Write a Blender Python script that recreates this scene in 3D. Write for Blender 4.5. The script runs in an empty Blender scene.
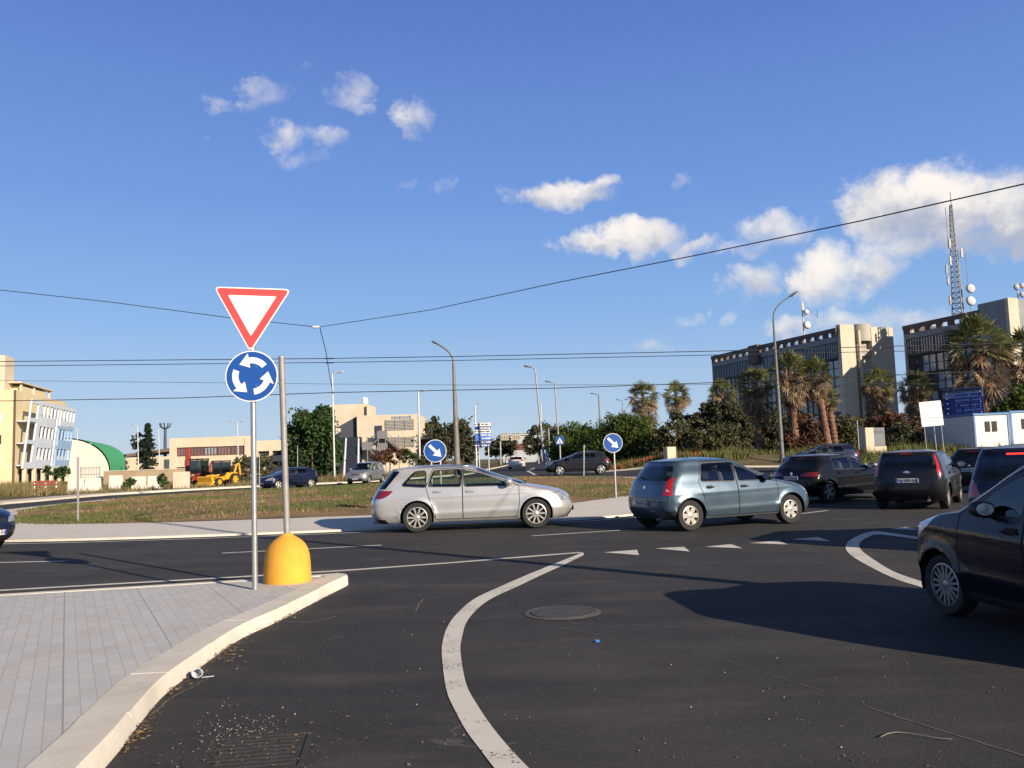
import bpy, bmesh, math, random
from mathutils import Vector, Matrix, noise
from mathutils.bvhtree import BVHTree
from mathutils.geometry import delaunay_2d_cdt

sc = bpy.context.scene
COL = sc.collection
R = math.radians
PI = math.pi

# ------------------------------------------------------------------ terrain and camera
def S(a, b, t):
    t = min(1.0, max(0.0, (t - a) / (b - a)))
    return t * t * (3 - 2 * t)

def gz(x, y):
    """height of the ground: flat junction, a gentle rise beyond it, a bank on the palm side"""
    return 0.45 * S(22, 54, y) * S(-14, 2, x) + 0.9 * S(53, 60, y) * S(6, 12, x)

CAM_H, FPX = 1.6, 840.0
PITCH, ROLL = math.atan(74 / FPX), R(1.8)
Fv = Vector((0, math.cos(PITCH), math.sin(PITCH)))
U0 = Vector((0, -math.sin(PITCH), math.cos(PITCH)))
R0 = Vector((1, 0, 0))
Rv = math.cos(ROLL) * R0 - math.sin(ROLL) * U0
Uv = math.sin(ROLL) * R0 + math.cos(ROLL) * U0
EYE = Vector((0, 0, CAM_H))

def ray(px, py):
    return Fv + (px - 512) / FPX * Rv + (384 - py) / FPX * Uv

def at(px, py, Y):
    d = ray(px, py)
    return EYE + d * (Y / d.y)

def G(px, py, dz=0.0):
    """ground point seen at a pixel, dz above the terrain"""
    d = ray(px, py)
    z = dz
    p = None
    for _ in range(30):
        if d.z >= -1e-4:
            return at(px, py, 200)
        p = EYE + d * ((z - CAM_H) / d.z)
        z = 0.5 * z + 0.5 * (gz(p.x, p.y) + dz)
    return p

def gxy(px, Y):
    """x of the ground point on image column px (taken near the horizon) at distance Y"""
    p = at(px, 460, Y)
    return p.x

cam = bpy.data.cameras.new('camera')
camo = bpy.data.objects.new('camera', cam)
COL.objects.link(camo)
M = Matrix((Rv, Uv, -Fv)).transposed().to_4x4()
M.translation = EYE
camo.matrix_world = M
cam.sensor_fit = 'HORIZONTAL'
cam.sensor_width = 36
cam.lens = FPX / 1024 * 36
cam.clip_end = 6000
cam.clip_start = 0.05
sc.camera = camo

# ------------------------------------------------------------------ materials
def newmat(name):
    m = bpy.data.materials.new(name)
    m.use_nodes = True
    nt = m.node_tree
    b = nt.nodes['Principled BSDF']
    return m, nt, b

def N(nt, typ, **kw):
    n = nt.nodes.new(typ)
    for k, v in kw.items():
        if k.startswith('_'):
            setattr(n, k[1:], v)
        else:
            n.inputs[k.replace('__', ' ')].default_value = v
    return n

def ramp(nt, src, stops):
    r = nt.nodes.new('ShaderNodeValToRGB')
    el = r.color_ramp.elements
    el[0].position, el[0].color = stops[0][0], (*stops[0][1], 1)
    el[1].position, el[1].color = stops[-1][0], (*stops[-1][1], 1)
    for p, c in stops[1:-1]:
        e = el.new(p)
        e.color = (*c, 1)
    nt.links.new(src, r.inputs[0])
    return r

def mixc(nt, fac, a, b, mode='MIX'):
    m = nt.nodes.new('ShaderNodeMix')
    m.data_type = 'RGBA'
    m.blend_type = mode
    for sock, v in ((m.inputs[0], fac), (m.inputs[6], a), (m.inputs[7], b)):
        if hasattr(v, 'links'):
            nt.links.new(v, sock)
        elif isinstance(v, (int, float)):
            sock.default_value = v
        else:
            sock.default_value = (*v, 1)
    return m.outputs[2]

def math1(nt, op, a, b=0.0, clamp=False):
    m = nt.nodes.new('ShaderNodeMath')
    m.operation = op
    m.use_clamp = clamp
    for s, v in ((m.inputs[0], a), (m.inputs[1], b)):
        if hasattr(v, 'links'):
            nt.links.new(v, s)
        else:
            s.default_value = v
    return m.outputs[0]

def coords(nt, scale=1.0, rot=0.0, which='Object'):
    tc = nt.nodes.new('ShaderNodeTexCoord')
    mp = nt.nodes.new('ShaderNodeMapping')
    mp.inputs['Scale'].default_value = (scale,) * 3 if not isinstance(scale, tuple) else scale
    mp.inputs['Rotation'].default_value = (0, 0, rot)
    nt.links.new(tc.outputs[which], mp.inputs[0])
    return mp.outputs[0]

def noise_n(nt, vec, scale, detail=4, rough=0.55):
    n = N(nt, 'ShaderNodeTexNoise', Scale=scale, Detail=detail, Roughness=rough)
    nt.links.new(vec, n.inputs['Vector'])
    return n.outputs['Fac']

def bump(nt, b, h, strength=0.3, dist=0.02):
    bp = N(nt, 'ShaderNodeBump', Strength=strength, Distance=dist)
    nt.links.new(h, bp.inputs['Height'])
    nt.links.new(bp.outputs[0], b.inputs['Normal'])

_plain = {}
def plain(name, col, rough=0.6, metal=0.0, vary=0.12, scale=6.0, bmp=0.0, coat=0.0):
    """painted / rendered / cast surface with a little uneven dirt in it"""
    if name in _plain:
        return _plain[name]
    m, nt, b = newmat(name)
    v = coords(nt)
    n = noise_n(nt, v, scale, 5, 0.6)
    dk = tuple(max(0, c * (1 - vary)) for c in col)
    lt = tuple(min(1, c * (1 + vary)) for c in col)
    rp = ramp(nt, n, [(0.3, dk), (0.7, lt)])
    nt.links.new(rp.outputs[0], b.inputs['Base Color'])
    b.inputs['Roughness'].default_value = rough
    b.inputs['Metallic'].default_value = metal
    b.inputs['Coat Weight'].default_value = coat
    if bmp:
        bump(nt, b, noise_n(nt, v, scale * 8, 4), bmp, 0.01)
    _plain[name] = m
    return m

def paint(name, col, metal=0.4, rough=0.35, dust=0.03):
    m, nt, b = newmat(name)
    v = coords(nt)
    fl = noise_n(nt, v, 900, 1)
    c1 = mixc(nt, fl, tuple(c * 0.9 for c in col), tuple(min(1, c * 1.12) for c in col))
    dn = noise_n(nt, v, 3.0, 5, 0.65)
    c1 = mixc(nt, math1(nt, 'MULTIPLY', dn, dust * min(1.0, 0.2 + 4 * max(col))), c1, (0.22, 0.20, 0.17))
    geo = nt.nodes.new('ShaderNodeNewGeometry')
    c2 = mixc(nt, geo.outputs['Backfacing'], c1, (0.02, 0.02, 0.02))
    nt.links.new(c2, b.inputs['Base Color'])
    b.inputs['Metallic'].default_value = metal
    rr = math1(nt, 'ADD', math1(nt, 'MULTIPLY', dn, 0.2), rough - 0.1)
    nt.links.new(rr, b.inputs['Roughness'])
    b.inputs['Coat Weight'].default_value = 0.75 if max(col) > .06 else 0.32
    b.inputs['Specular IOR Level'].default_value = 0.5 if max(col) > .06 else 0.22
    b.inputs['Coat Roughness'].default_value = 0.04
    return m

def glassmat(name, tint=(0.75, 0.85, 0.82), refl=0.10, dark=0.35):
    m, nt, b = newmat(name)
    out = nt.nodes['Material Output']
    tr = nt.nodes.new('ShaderNodeBsdfTransparent')
    tr.inputs[0].default_value = (*tuple(c * (1 - dark) for c in tint), 1)
    gl = nt.nodes.new('ShaderNodeBsdfGlossy')
    gl.inputs['Roughness'].default_value = 0.03
    gl.inputs[0].default_value = (0.95, 0.97, 1, 1)
    fr = N(nt, 'ShaderNodeFresnel', IOR=1.5)
    f2 = math1(nt, 'ADD', fr.outputs[0], refl - 0.04, True)
    dn = noise_n(nt, coords(nt), 5, 4)
    f2 = math1(nt, 'ADD', f2, math1(nt, 'MULTIPLY', dn, 0.03), True)
    mx = nt.nodes.new('ShaderNodeMixShader')
    nt.links.new(f2, mx.inputs[0])
    nt.links.new(tr.outputs[0], mx.inputs[1])
    nt.links.new(gl.outputs[0], mx.inputs[2])
    nt.links.new(mx.outputs[0], out.inputs[0])
    return m

def leafmat(name, stops, rough=0.6, trans=0.25):
    """each leaf its own tint"""
    m, nt, b = newmat(name)
    geo = nt.nodes.new('ShaderNodeNewGeometry')
    v = coords(nt)
    n = noise_n(nt, v, 0.9, 3)
    f = math1(nt, 'ADD', math1(nt, 'MULTIPLY', geo.outputs['Random Per Island'], 0.6), math1(nt, 'MULTIPLY', n, 0.4))
    rp = ramp(nt, f, stops)
    nt.links.new(rp.outputs[0], b.inputs['Base Color'])
    b.inputs['Roughness'].default_value = rough
    b.inputs['Specular IOR Level'].default_value = 0.25
    out = nt.nodes['Material Output']
    tl = nt.nodes.new('ShaderNodeBsdfTranslucent')
    nt.links.new(rp.outputs[0], tl.inputs[0])
    mx = nt.nodes.new('ShaderNodeMixShader')
    mx.inputs[0].default_value = trans
    nt.links.new(b.outputs[0], mx.inputs[1])
    nt.links.new(tl.outputs[0], mx.inputs[2])
    nt.links.new(mx.outputs[0], out.inputs[0])
    return m

def emit(name, col, strength, base=None):
    m, nt, b = newmat(name)
    n = noise_n(nt, coords(nt), 60, 2)
    c = mixc(nt, n, tuple(x * 0.8 for x in (base or col)), base or col)
    nt.links.new(c, b.inputs['Base Color'])
    b.inputs['Emission Color'].default_value = (*col, 1)
    b.inputs['Emission Strength'].default_value = strength
    b.inputs['Roughness'].default_value = 0.15
    return m

# ------------------------------------------------------------------ mesh collector
class MB:
    def __init__(s):
        s.v, s.f, s.m = [], [], []
        s.cur = 0
    def add(s, vs, fs):
        o = len(s.v)
        s.v.extend([tuple(p) for p in vs])
        for f in fs:
            s.f.append([i + o for i in f])
            s.m.append(s.cur)
        return s
    def box(s, c, d, rz=0.0, bev=0.0, mat=None, top=1.0):
        """box centred at c with size d; bev cuts the twelve edges; top scales the upper face"""
        x, y, z = d[0] / 2, d[1] / 2, d[2] / 2
        if bev <= 0:
            vs = []
            for sz in (-1, 1):
                k = top if sz > 0 else 1
                vs += [(-x * k, -y * k, sz * z), (x * k, -y * k, sz * z), (x * k, y * k, sz * z), (-x * k, y * k, sz * z)]
            fs = [(3, 2, 1, 0), (4, 5, 6, 7), (0, 1, 5, 4), (1, 2, 6, 5), (2, 3, 7, 6), (3, 0, 4, 7)]
        else:
            b = min(bev, x * 0.9, y * 0.9, z * 0.9)
            vs, fs = [], []
            def ring(zz, ix, iy, cc):
                k = top if zz > 0 else 1
                pts = [(-ix + cc, -iy), (ix - cc, -iy), (ix, -iy + cc), (ix, iy - cc), (ix - cc, iy), (-ix + cc, iy), (-ix, iy - cc), (-ix, -iy + cc)]
                return [(p[0] * k, p[1] * k, zz) for p in pts]
            vs += ring(-z, x - b, y - b, b * 0.5)
            vs += ring(-z + b, x, y, b)
            vs += ring(z - b, x, y, b)
            vs += ring(z, x - b, y - b, b * 0.5)
            fs.append(tuple(reversed(range(8))))
            for r_ in range(3):
                for i in range(8):
                    j = (i + 1) % 8
                    fs.append((r_ * 8 + i, r_ * 8 + j, r_ * 8 + 8 + j, r_ * 8 + 8 + i))
            fs.append(tuple(range(24, 32)))
        ca, sa = math.cos(rz), math.sin(rz)
        T = [Vector((p[0] * ca - p[1] * sa + c[0], p[0] * sa + p[1] * ca + c[1], p[2] + c[2])) for p in vs]
        if mat is not None:
            T = [mat @ t for t in T]
        return s.add(T, fs)
    def tube(s, pts, rad, n=8, cap=True, flat=None):
        pts = [Vector(p) for p in pts]
        if not isinstance(rad, (list, tuple)):
            rad = [rad] * len(pts)
        vs, fs = [], []
        t0 = (pts[1] - pts[0]).normalized()
        up = Vector((0, 0, 1)) if abs(t0.z) < 0.9 else Vector((1, 0, 0))
        a = t0.cross(up).normalized()
        for i, p in enumerate(pts):
            t = (pts[min(i + 1, len(pts) - 1)] - pts[max(i - 1, 0)]).normalized()
            a = (a - t * a.dot(t))
            a = a.normalized() if a.length > 1e-6 else t.orthogonal().normalized()
            b = t.cross(a)
            for k in range(n):
                q = 2 * PI * k / n
                vs.append(p + (a * math.cos(q) + b * math.sin(q)) * rad[i])
        for i in range(len(pts) - 1):
            for k in range(n):
                l = (k + 1) % n
                fs.append((i * n + k, i * n + l, (i + 1) * n + l, (i + 1) * n + k))
        if cap:
            fs.append(tuple(reversed(range(n))))
            fs.append(tuple(range((len(pts) - 1) * n, len(pts) * n)))
        return s.add(vs, fs)
    def lathe(s, prof, n=24, mat=None, closed=False):
        """prof: (r, z) pairs, revolved about z"""
        vs, fs = [], []
        for r_, z in prof:
            for k in range(n):
                q = 2 * PI * k / n
                vs.append(Vector((r_ * math.cos(q), r_ * math.sin(q), z)))
        m_ = len(prof)
        for i in range(m_ - 1 + (1 if closed else 0)):
            j = (i + 1) % m_
            for k in range(n):
                l = (k + 1) % n
                fs.append((i * n + k, i * n + l, j * n + l, j * n + k))
        if not closed:
            if prof[0][0] > 1e-5:
                fs.append(tuple(reversed(range(n))))
            if prof[-1][0] > 1e-5:
                fs.append(tuple(range((m_ - 1) * n, m_ * n)))
        if mat is not None:
            vs = [mat @ v for v in vs]
        return s.add(vs, fs)
    def prism(s, poly, d0, d1, mat=None):
        """polygon in the local xy plane extruded from z=d0 to z=d1"""
        n = len(poly)
        vs = [Vector((p[0], p[1], d0)) for p in poly] + [Vector((p[0], p[1], d1)) for p in poly]
        fs = [tuple(reversed(range(n))), tuple(range(n, 2 * n))]
        for i in range(n):
            j = (i + 1) % n
            fs.append((i, j, n + j, n + i))
        if mat is not None:
            vs = [mat @ v for v in vs]
        return s.add(vs, fs)
    def build(s, name, mats, parent=None, smooth=35, loc=None):
        me = bpy.data.meshes.new(name)
        me.from_pydata(s.v, [], s.f)
        if not isinstance(mats, (list, tuple)):
            mats = [mats]
        for m in mats:
            me.materials.append(m)
        if len(mats) > 1:
            me.polygons.foreach_set('material_index', s.m)
        me.validate()
        me.update()
        if smooth:
            me.polygons.foreach_set('use_smooth', [True] * len(me.polygons))
            try:
                me.set_sharp_from_angle(angle=R(smooth))
            except Exception:
                pass
        o = bpy.data.objects.new(name, me)
        COL.objects.link(o)
        if parent is not None:
            o.parent = parent
        if loc is not None:
            o.location = loc
        return o

def tag(o, label, cat, group=None, kind=None):
    o['label'] = label
    o['category'] = cat
    if group:
        o['group'] = group
    if kind:
        o['kind'] = kind
    return o

def struct(o, label=None):
    o['kind'] = 'structure'
    if label:
        o['label'] = label
    return o

def empty(name, loc=(0, 0, 0), rz=0.0, label=None, cat=None, group=None, parent=None):
    o = bpy.data.objects.new(name, None)
    o.empty_display_size = 0.3
    COL.objects.link(o)
    o.location = loc
    o.rotation_euler = (0, 0, rz)
    if parent is not None:
        o.parent = parent
    if label:
        tag(o, label, cat, group)
    return o

def copy_tree(o, parent=None):
    c = o.copy()
    COL.objects.link(c)
    if parent is not None:
        c.parent = parent
    for ch in [k for k in COL.objects if k.parent == o]:
        copy_tree(ch, c)
    return c

def catmull(pts, per=8, closed=False):
    P = [Vector(p) for p in pts]
    n = len(P)
    out = []
    for i in range(n if closed else n - 1):
        p0 = P[(i - 1) % n] if closed or i > 0 else P[0]
        p1, p2 = P[i], P[(i + 1) % n]
        p3 = P[(i + 2) % n] if closed or i + 2 < n else P[-1]
        for k in range(per):
            t = k / per
            out.append(0.5 * ((2 * p1) + (p2 - p0) * t + (2 * p0 - 5 * p1 + 4 * p2 - p3) * t * t + (3 * p1 - p0 - 3 * p2 + p3) * t ** 3))
    if not closed:
        out.append(P[-1])
    return out

def inpoly(x, y, poly):
    c = False
    j = len(poly) - 1
    for i in range(len(poly)):
        xi, yi = poly[i][0], poly[i][1]
        xj, yj = poly[j][0], poly[j][1]
        if (yi > y) != (yj > y) and x < (xj - xi) * (y - yi) / (yj - yi) + xi:
            c = not c
        j = i
    return c

def offset_poly(pts, d):
    """shift a polyline sideways (positive = to the right of its direction)"""
    out = []
    n = len(pts)
    for i in range(n):
        a = Vector(pts[max(0, i - 1)][:2]); b = Vector(pts[min(n - 1, i + 1)][:2])
        t = (b - a).normalized()
        nrm = Vector((t.y, -t.x))
        out.append(Vector(pts[i][:2]) + nrm * d)
    return out

def offset_closed(pts, d):
    out = []
    n = len(pts)
    for i in range(n):
        a = Vector(pts[(i - 1) % n][:2]); b = Vector(pts[(i + 1) % n][:2])
        t = (b - a).normalized()
        out.append(Vector(pts[i][:2]) + Vector((t.y, -t.x)) * d)
    return out

def sheet(name, poly, mat, dz=0.0, step=2.0, holes=(), fine=None, h=None):
    """flat sheet that follows the terrain inside a polygon"""
    poly = [Vector(p[:2]) for p in poly]
    # densify the outline
    def dens(pl):
        out = []
        for i in range(len(pl)):
            a, b = pl[i], pl[(i + 1) % len(pl)]
            k = max(1, int((b - a).length / step))
            for q in range(k):
                out.append(a + (b - a) * q / k)
        return out
    loops = [dens(poly)] + [dens([Vector(p[:2]) for p in hl]) for hl in holes]
    vs, es = [], []
    for lp in loops:
        o = len(vs)
        vs += lp
        es += [(o + i, o + (i + 1) % len(lp)) for i in range(len(lp))]
    x0, x1 = min(p.x for p in poly), max(p.x for p in poly)
    y0, y1 = min(p.y for p in poly), max(p.y for p in poly)
    def grid(xa, xb, ya, yb, st):
        i = math.ceil(xa / st)
        while i * st < xb:
            j = math.ceil(ya / st)
            while j * st < yb:
                q = (i * st + 0.013, j * st + 0.017)
                if inpoly(q[0], q[1], poly):
                    vs.append(Vector(q))
                j += 1
            i += 1
    if fine:
        grid(*fine, step)
    else:
        grid(x0, x1, y0, y1, step)
    V, E, Fc, _, _, _ = delaunay_2d_cdt(vs, es, [], 0, 1e-4)
    keep = []
    for f in Fc:
        cx = sum(V[i].x for i in f) / len(f); cy = sum(V[i].y for i in f) / len(f)
        if inpoly(cx, cy, poly) and not any(inpoly(cx, cy, hl) for hl in holes):
            keep.append(f)
    mb = MB()
    H = h or gz
    mb.add([(p.x, p.y, H(p.x, p.y) + dz) for p in V], keep)
    o = mb.build(name, mat, smooth=60)
    # make sure it faces up
    me = o.data
    if len(me.polygons) and sum(p.normal.z for p in me.polygons) < 0:
        me.flip_normals()
    return o

def ribbon_mb(mb, L, Rr, dz):
    """marking between two polylines of equal length (flat, following the terrain)"""
    vs, fs = [], []
    for a, b in zip(L, Rr):
        vs += [(a[0], a[1], gz(a[0], a[1]) + dz), (b[0], b[1], gz(b[0], b[1]) + dz)]
    for i in range(len(L) - 1):
        fs.append((2 * i, 2 * i + 1, 2 * i + 3, 2 * i + 2))
    mb.add(vs, fs)

def kerb_mb(mb, pts, w, h, bev=0.025, z0=-0.05):
    """kerbstone swept along pts (left edge of the stone on the line, body to the left of travel)"""
    outer = [Vector(p[:2]) for p in pts]
    o_b = offset_poly(outer, -bev)
    i_b = offset_poly(outer, -w + 0.004)
    n = len(outer)
    vs, fs = [], []
    for k in range(n):
        g = gz(outer[k].x, outer[k].y)
        vs += [(outer[k].x, outer[k].y, g + z0), (outer[k].x + (o_b[k].x - outer[k].x) * 0.35, outer[k].y + (o_b[k].y - outer[k].y) * 0.35, g + h - bev),
               (o_b[k].x, o_b[k].y, g + h), (i_b[k].x, i_b[k].y, g + h), (i_b[k].x, i_b[k].y, g + z0)]
    for k in range(n - 1):
        for q in range(4):
            fs.append((k * 5 + q, k * 5 + 5 + q, k * 5 + 6 + q, k * 5 + 1 + q))
    fs.append((0, 1, 2, 3, 4))
    fs.append(tuple(reversed([(n - 1) * 5 + q for q in range(5)])))
    mb.add(vs, fs)
# ------------------------------------------------------------------ light and sky
SUN_AZ, SUN_EL = R(136), R(20.7)
sd = Vector((math.sin(SUN_AZ) * math.cos(SUN_EL), math.cos(SUN_AZ) * math.cos(SUN_EL), math.sin(SUN_EL)))
sl = bpy.data.lights.new('sun', 'SUN')
sl.energy = 5.0
sl.angle = R(0.53)
sl.color = (1.0, 0.86, 0.67)
slo = bpy.data.objects.new('sun', sl)
COL.objects.link(slo)
slo.rotation_euler = (-sd).to_track_quat('-Z', 'Y').to_euler()
slo.location = sd * 60

w = bpy.data.worlds.new('World')
sc.world = w
w.use_nodes = True
wn = w.node_tree
bg = wn.nodes['Background']
bg.inputs['Strength'].default_value = 0.077
sky = wn.nodes.new('ShaderNodeTexSky')
sky.sky_type = 'NISHITA'
sky.sun_disc = False
sky.sun_elevation = SUN_EL
sky.sun_rotation = SUN_AZ
sky.altitude = 20
sky.air_density = 1.25
sky.dust_density = 0.35
sky.ozone_density = 3.2
wtc = wn.nodes.new('ShaderNodeTexCoord')
wd = wtc.outputs['Generated']
# two warps, a wide one for the outline of the clouds and a fine one for their fringe
n1 = N(wn, 'ShaderNodeTexNoise', Scale=16.0, Detail=7.0, Roughness=0.62)
wn.links.new(wd, n1.inputs['Vector'])
n2 = N(wn, 'ShaderNodeTexNoise', Scale=46.0, Detail=6.0, Roughness=0.6)
wn.links.new(wd, n2.inputs['Vector'])
c1 = wn.nodes.new('ShaderNodeSeparateColor'); wn.links.new(n1.outputs['Color'], c1.inputs[0])
c2 = wn.nodes.new('ShaderNodeSeparateColor'); wn.links.new(n2.outputs['Color'], c2.inputs[0])
sx = wn.nodes.new('ShaderNodeSeparateXYZ'); wn.links.new(wd, sx.inputs[0])
az = math1(wn, 'ARCTAN2', sx.outputs[0], sx.outputs[1])
el = math1(wn, 'ARCSINE', sx.outputs[2])
def wsum(base, a, ka, b, kb):
    t = math1(wn, 'ADD', base, math1(wn, 'MULTIPLY', math1(wn, 'SUBTRACT', a, 0.5), ka))
    return math1(wn, 'ADD', t, math1(wn, 'MULTIPLY', math1(wn, 'SUBTRACT', b, 0.5), kb))
azw = wsum(az, c1.outputs[0], 0.105, c2.outputs[0], 0.022)
elw = wsum(el, c1.outputs[1], 0.060, c2.outputs[1], 0.016)
# clouds: (px, py) of the heart, half extents in pixels, thickness
CLOUDS = [(266, 92, 32, 19, .40), (214, 104, 28, 7, .30), (290, 136, 30, 18, .66), (328, 142, 38, 12, .40), (304, 160, 34, 12, .22), (250, 104, 18, 10, .36),
          (356, 92, 30, 20, .40), (368, 108, 18, 12, .28), (419, 116, 27, 22, .55), (412, 134, 14, 10, .3), (407, 181, 17, 8, .28), (446, 181, 20, 10, .26), (310, 60, 22, 7, .16), (204, 135, 8, 6, .2),
          (560, 192, 62, 17, .95), (604, 183, 26, 11, .8), (632, 240, 60, 22, 1.05), (588, 242, 44, 13, .8), (690, 246, 34, 10, .7), (679, 186, 14, 8, .30), (775, 232, 46, 18, .62), (688, 316, 22, 12, .40),
          (645, 348, 34, 9, .42), (752, 282, 38, 22, .60), (735, 250, 30, 8, .3), (790, 326, 34, 17, .62),
          (890, 205, 58, 38, 1.1), (940, 200, 52, 44, 1.25), (1000, 212, 48, 44, 1.0), (1010, 238, 34, 24, .7), (828, 272, 44, 36, .95), (872, 266, 38, 26, .75), (905, 242, 60, 18, .6), (960, 236, 50, 20, .7), (850, 318, 70, 18, .50), (925, 322, 60, 14, .42), (1070, 190, 46, 40, .9), (732, 322, 16, 9, .3)]
cv = wn.nodes.new('ShaderNodeCombineXYZ')
wn.links.new(azw, cv.inputs[0]); wn.links.new(elw, cv.inputs[1])
dens = None
hsum = None
def vm(op, *a):
    n_ = wn.nodes.new('ShaderNodeVectorMath'); n_.operation = op
    for s_, v_ in zip(n_.inputs, a):
        if hasattr(v_, 'links'):
            wn.links.new(v_, s_)
        else:
            s_.default_value = v_
    return n_
for (px, py, a, b, k) in CLOUDS:
    d = ray(px, py).normalized()
    u0, v0 = math.atan2(d.x, d.y), math.asin(d.z)
    fu = FPX * (1 + ((px - 512) / FPX) ** 2) ** 0.5
    q = vm('MULTIPLY_ADD', cv.outputs[0], (fu / a, FPX / b, 0), (-u0 * fu / a, -v0 * FPX / b, 0)).outputs[0]
    r2 = vm('DOT_PRODUCT', q, q).outputs['Value']
    den = math1(wn, 'MULTIPLY', math1(wn, 'SUBTRACT', 1.0, r2, True), k)
    hh = math1(wn, 'MULTIPLY', den, vm('DOT_PRODUCT', q, (0, 1, 0)).outputs['Value'])
    dens = den if dens is None else math1(wn, 'MAXIMUM', dens, den)
    hsum = hh if hsum is None else math1(wn, 'ADD', hsum, hh)
n3 = N(wn, 'ShaderNodeTexNoise', Scale=24.0, Detail=5.0, Roughness=0.6)
wn.links.new(wd, n3.inputs['Vector'])
dens_g = math1(wn, 'ADD', dens, math1(wn, 'MULTIPLY', math1(wn, 'SUBTRACT', n3.outputs['Fac'], 0.52), 0.9))
fr = math1(wn, 'ADD', dens_g, math1(wn, 'MULTIPLY', math1(wn, 'SUBTRACT', n2.outputs['Fac'], 0.5), 0.50))
al = N(wn, 'ShaderNodeMapRange', _interpolation_type='SMOOTHSTEP')
al.inputs['From Min'].default_value = 0.0
al.inputs['From Max'].default_value = 0.88
wn.links.new(math1(wn, 'MULTIPLY', fr, math1(wn, 'MULTIPLY', dens, 9.0, True)), al.inputs['Value'])
# tops catch the warm sun, bellies are grey blue
lit = math1(wn, 'ADD', math1(wn, 'MULTIPLY', hsum, 0.75), math1(wn, 'MULTIPLY', math1(wn, 'SUBTRACT', n1.outputs['Fac'], 0.5), 2.2))
lr = N(wn, 'ShaderNodeMapRange', _interpolation_type='SMOOTHSTEP')
lr.inputs['From Min'].default_value = -0.62
lr.inputs['From Max'].default_value = 0.48
wn.links.new(lit, lr.inputs['Value'])
ccol = mixc(wn, lr.outputs[0], (4.0, 4.35, 5.3), (9.0, 8.4, 7.7))
# a clear maritime evening: the model's amber horizon is washed with the blue the air had
sr = ramp(wn, el, [(0.0, (4.5, 5.7, 6.9)), (0.05, (3.8, 5.2, 7.2)), (0.16, (2.25, 4.05, 7.2)), (0.30, (1.45, 2.85, 6.7)), (0.52, (0.86, 1.75, 5.2)), (0.64, (0.62, 1.2, 3.0)), (0.85, (0.40, 0.70, 1.4)), (1.0, (0.34, 0.56, 1.1))])
skyc = mixc(wn, 0.86, sky.outputs[0], sr.outputs[0])
fin = mixc(wn, math1(wn, 'MULTIPLY', al.outputs[0], 0.95), skyc, ccol)
wn.links.new(fin, bg.inputs['Color'])

sc.view_settings.view_transform = 'Standard'
sc.view_settings.look = 'None'
sc.view_settings.gamma = 1.0
sc.view_settings.exposure = 0.58
sc.render.engine = 'CYCLES'
sc.cycles.max_bounces = 6
sc.cycles.transparent_max_bounces = 12
sc.cycles.caustics_reflective = False
sc.cycles.caustics_refractive = False
sc.cycles.use_denoising = True

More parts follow.
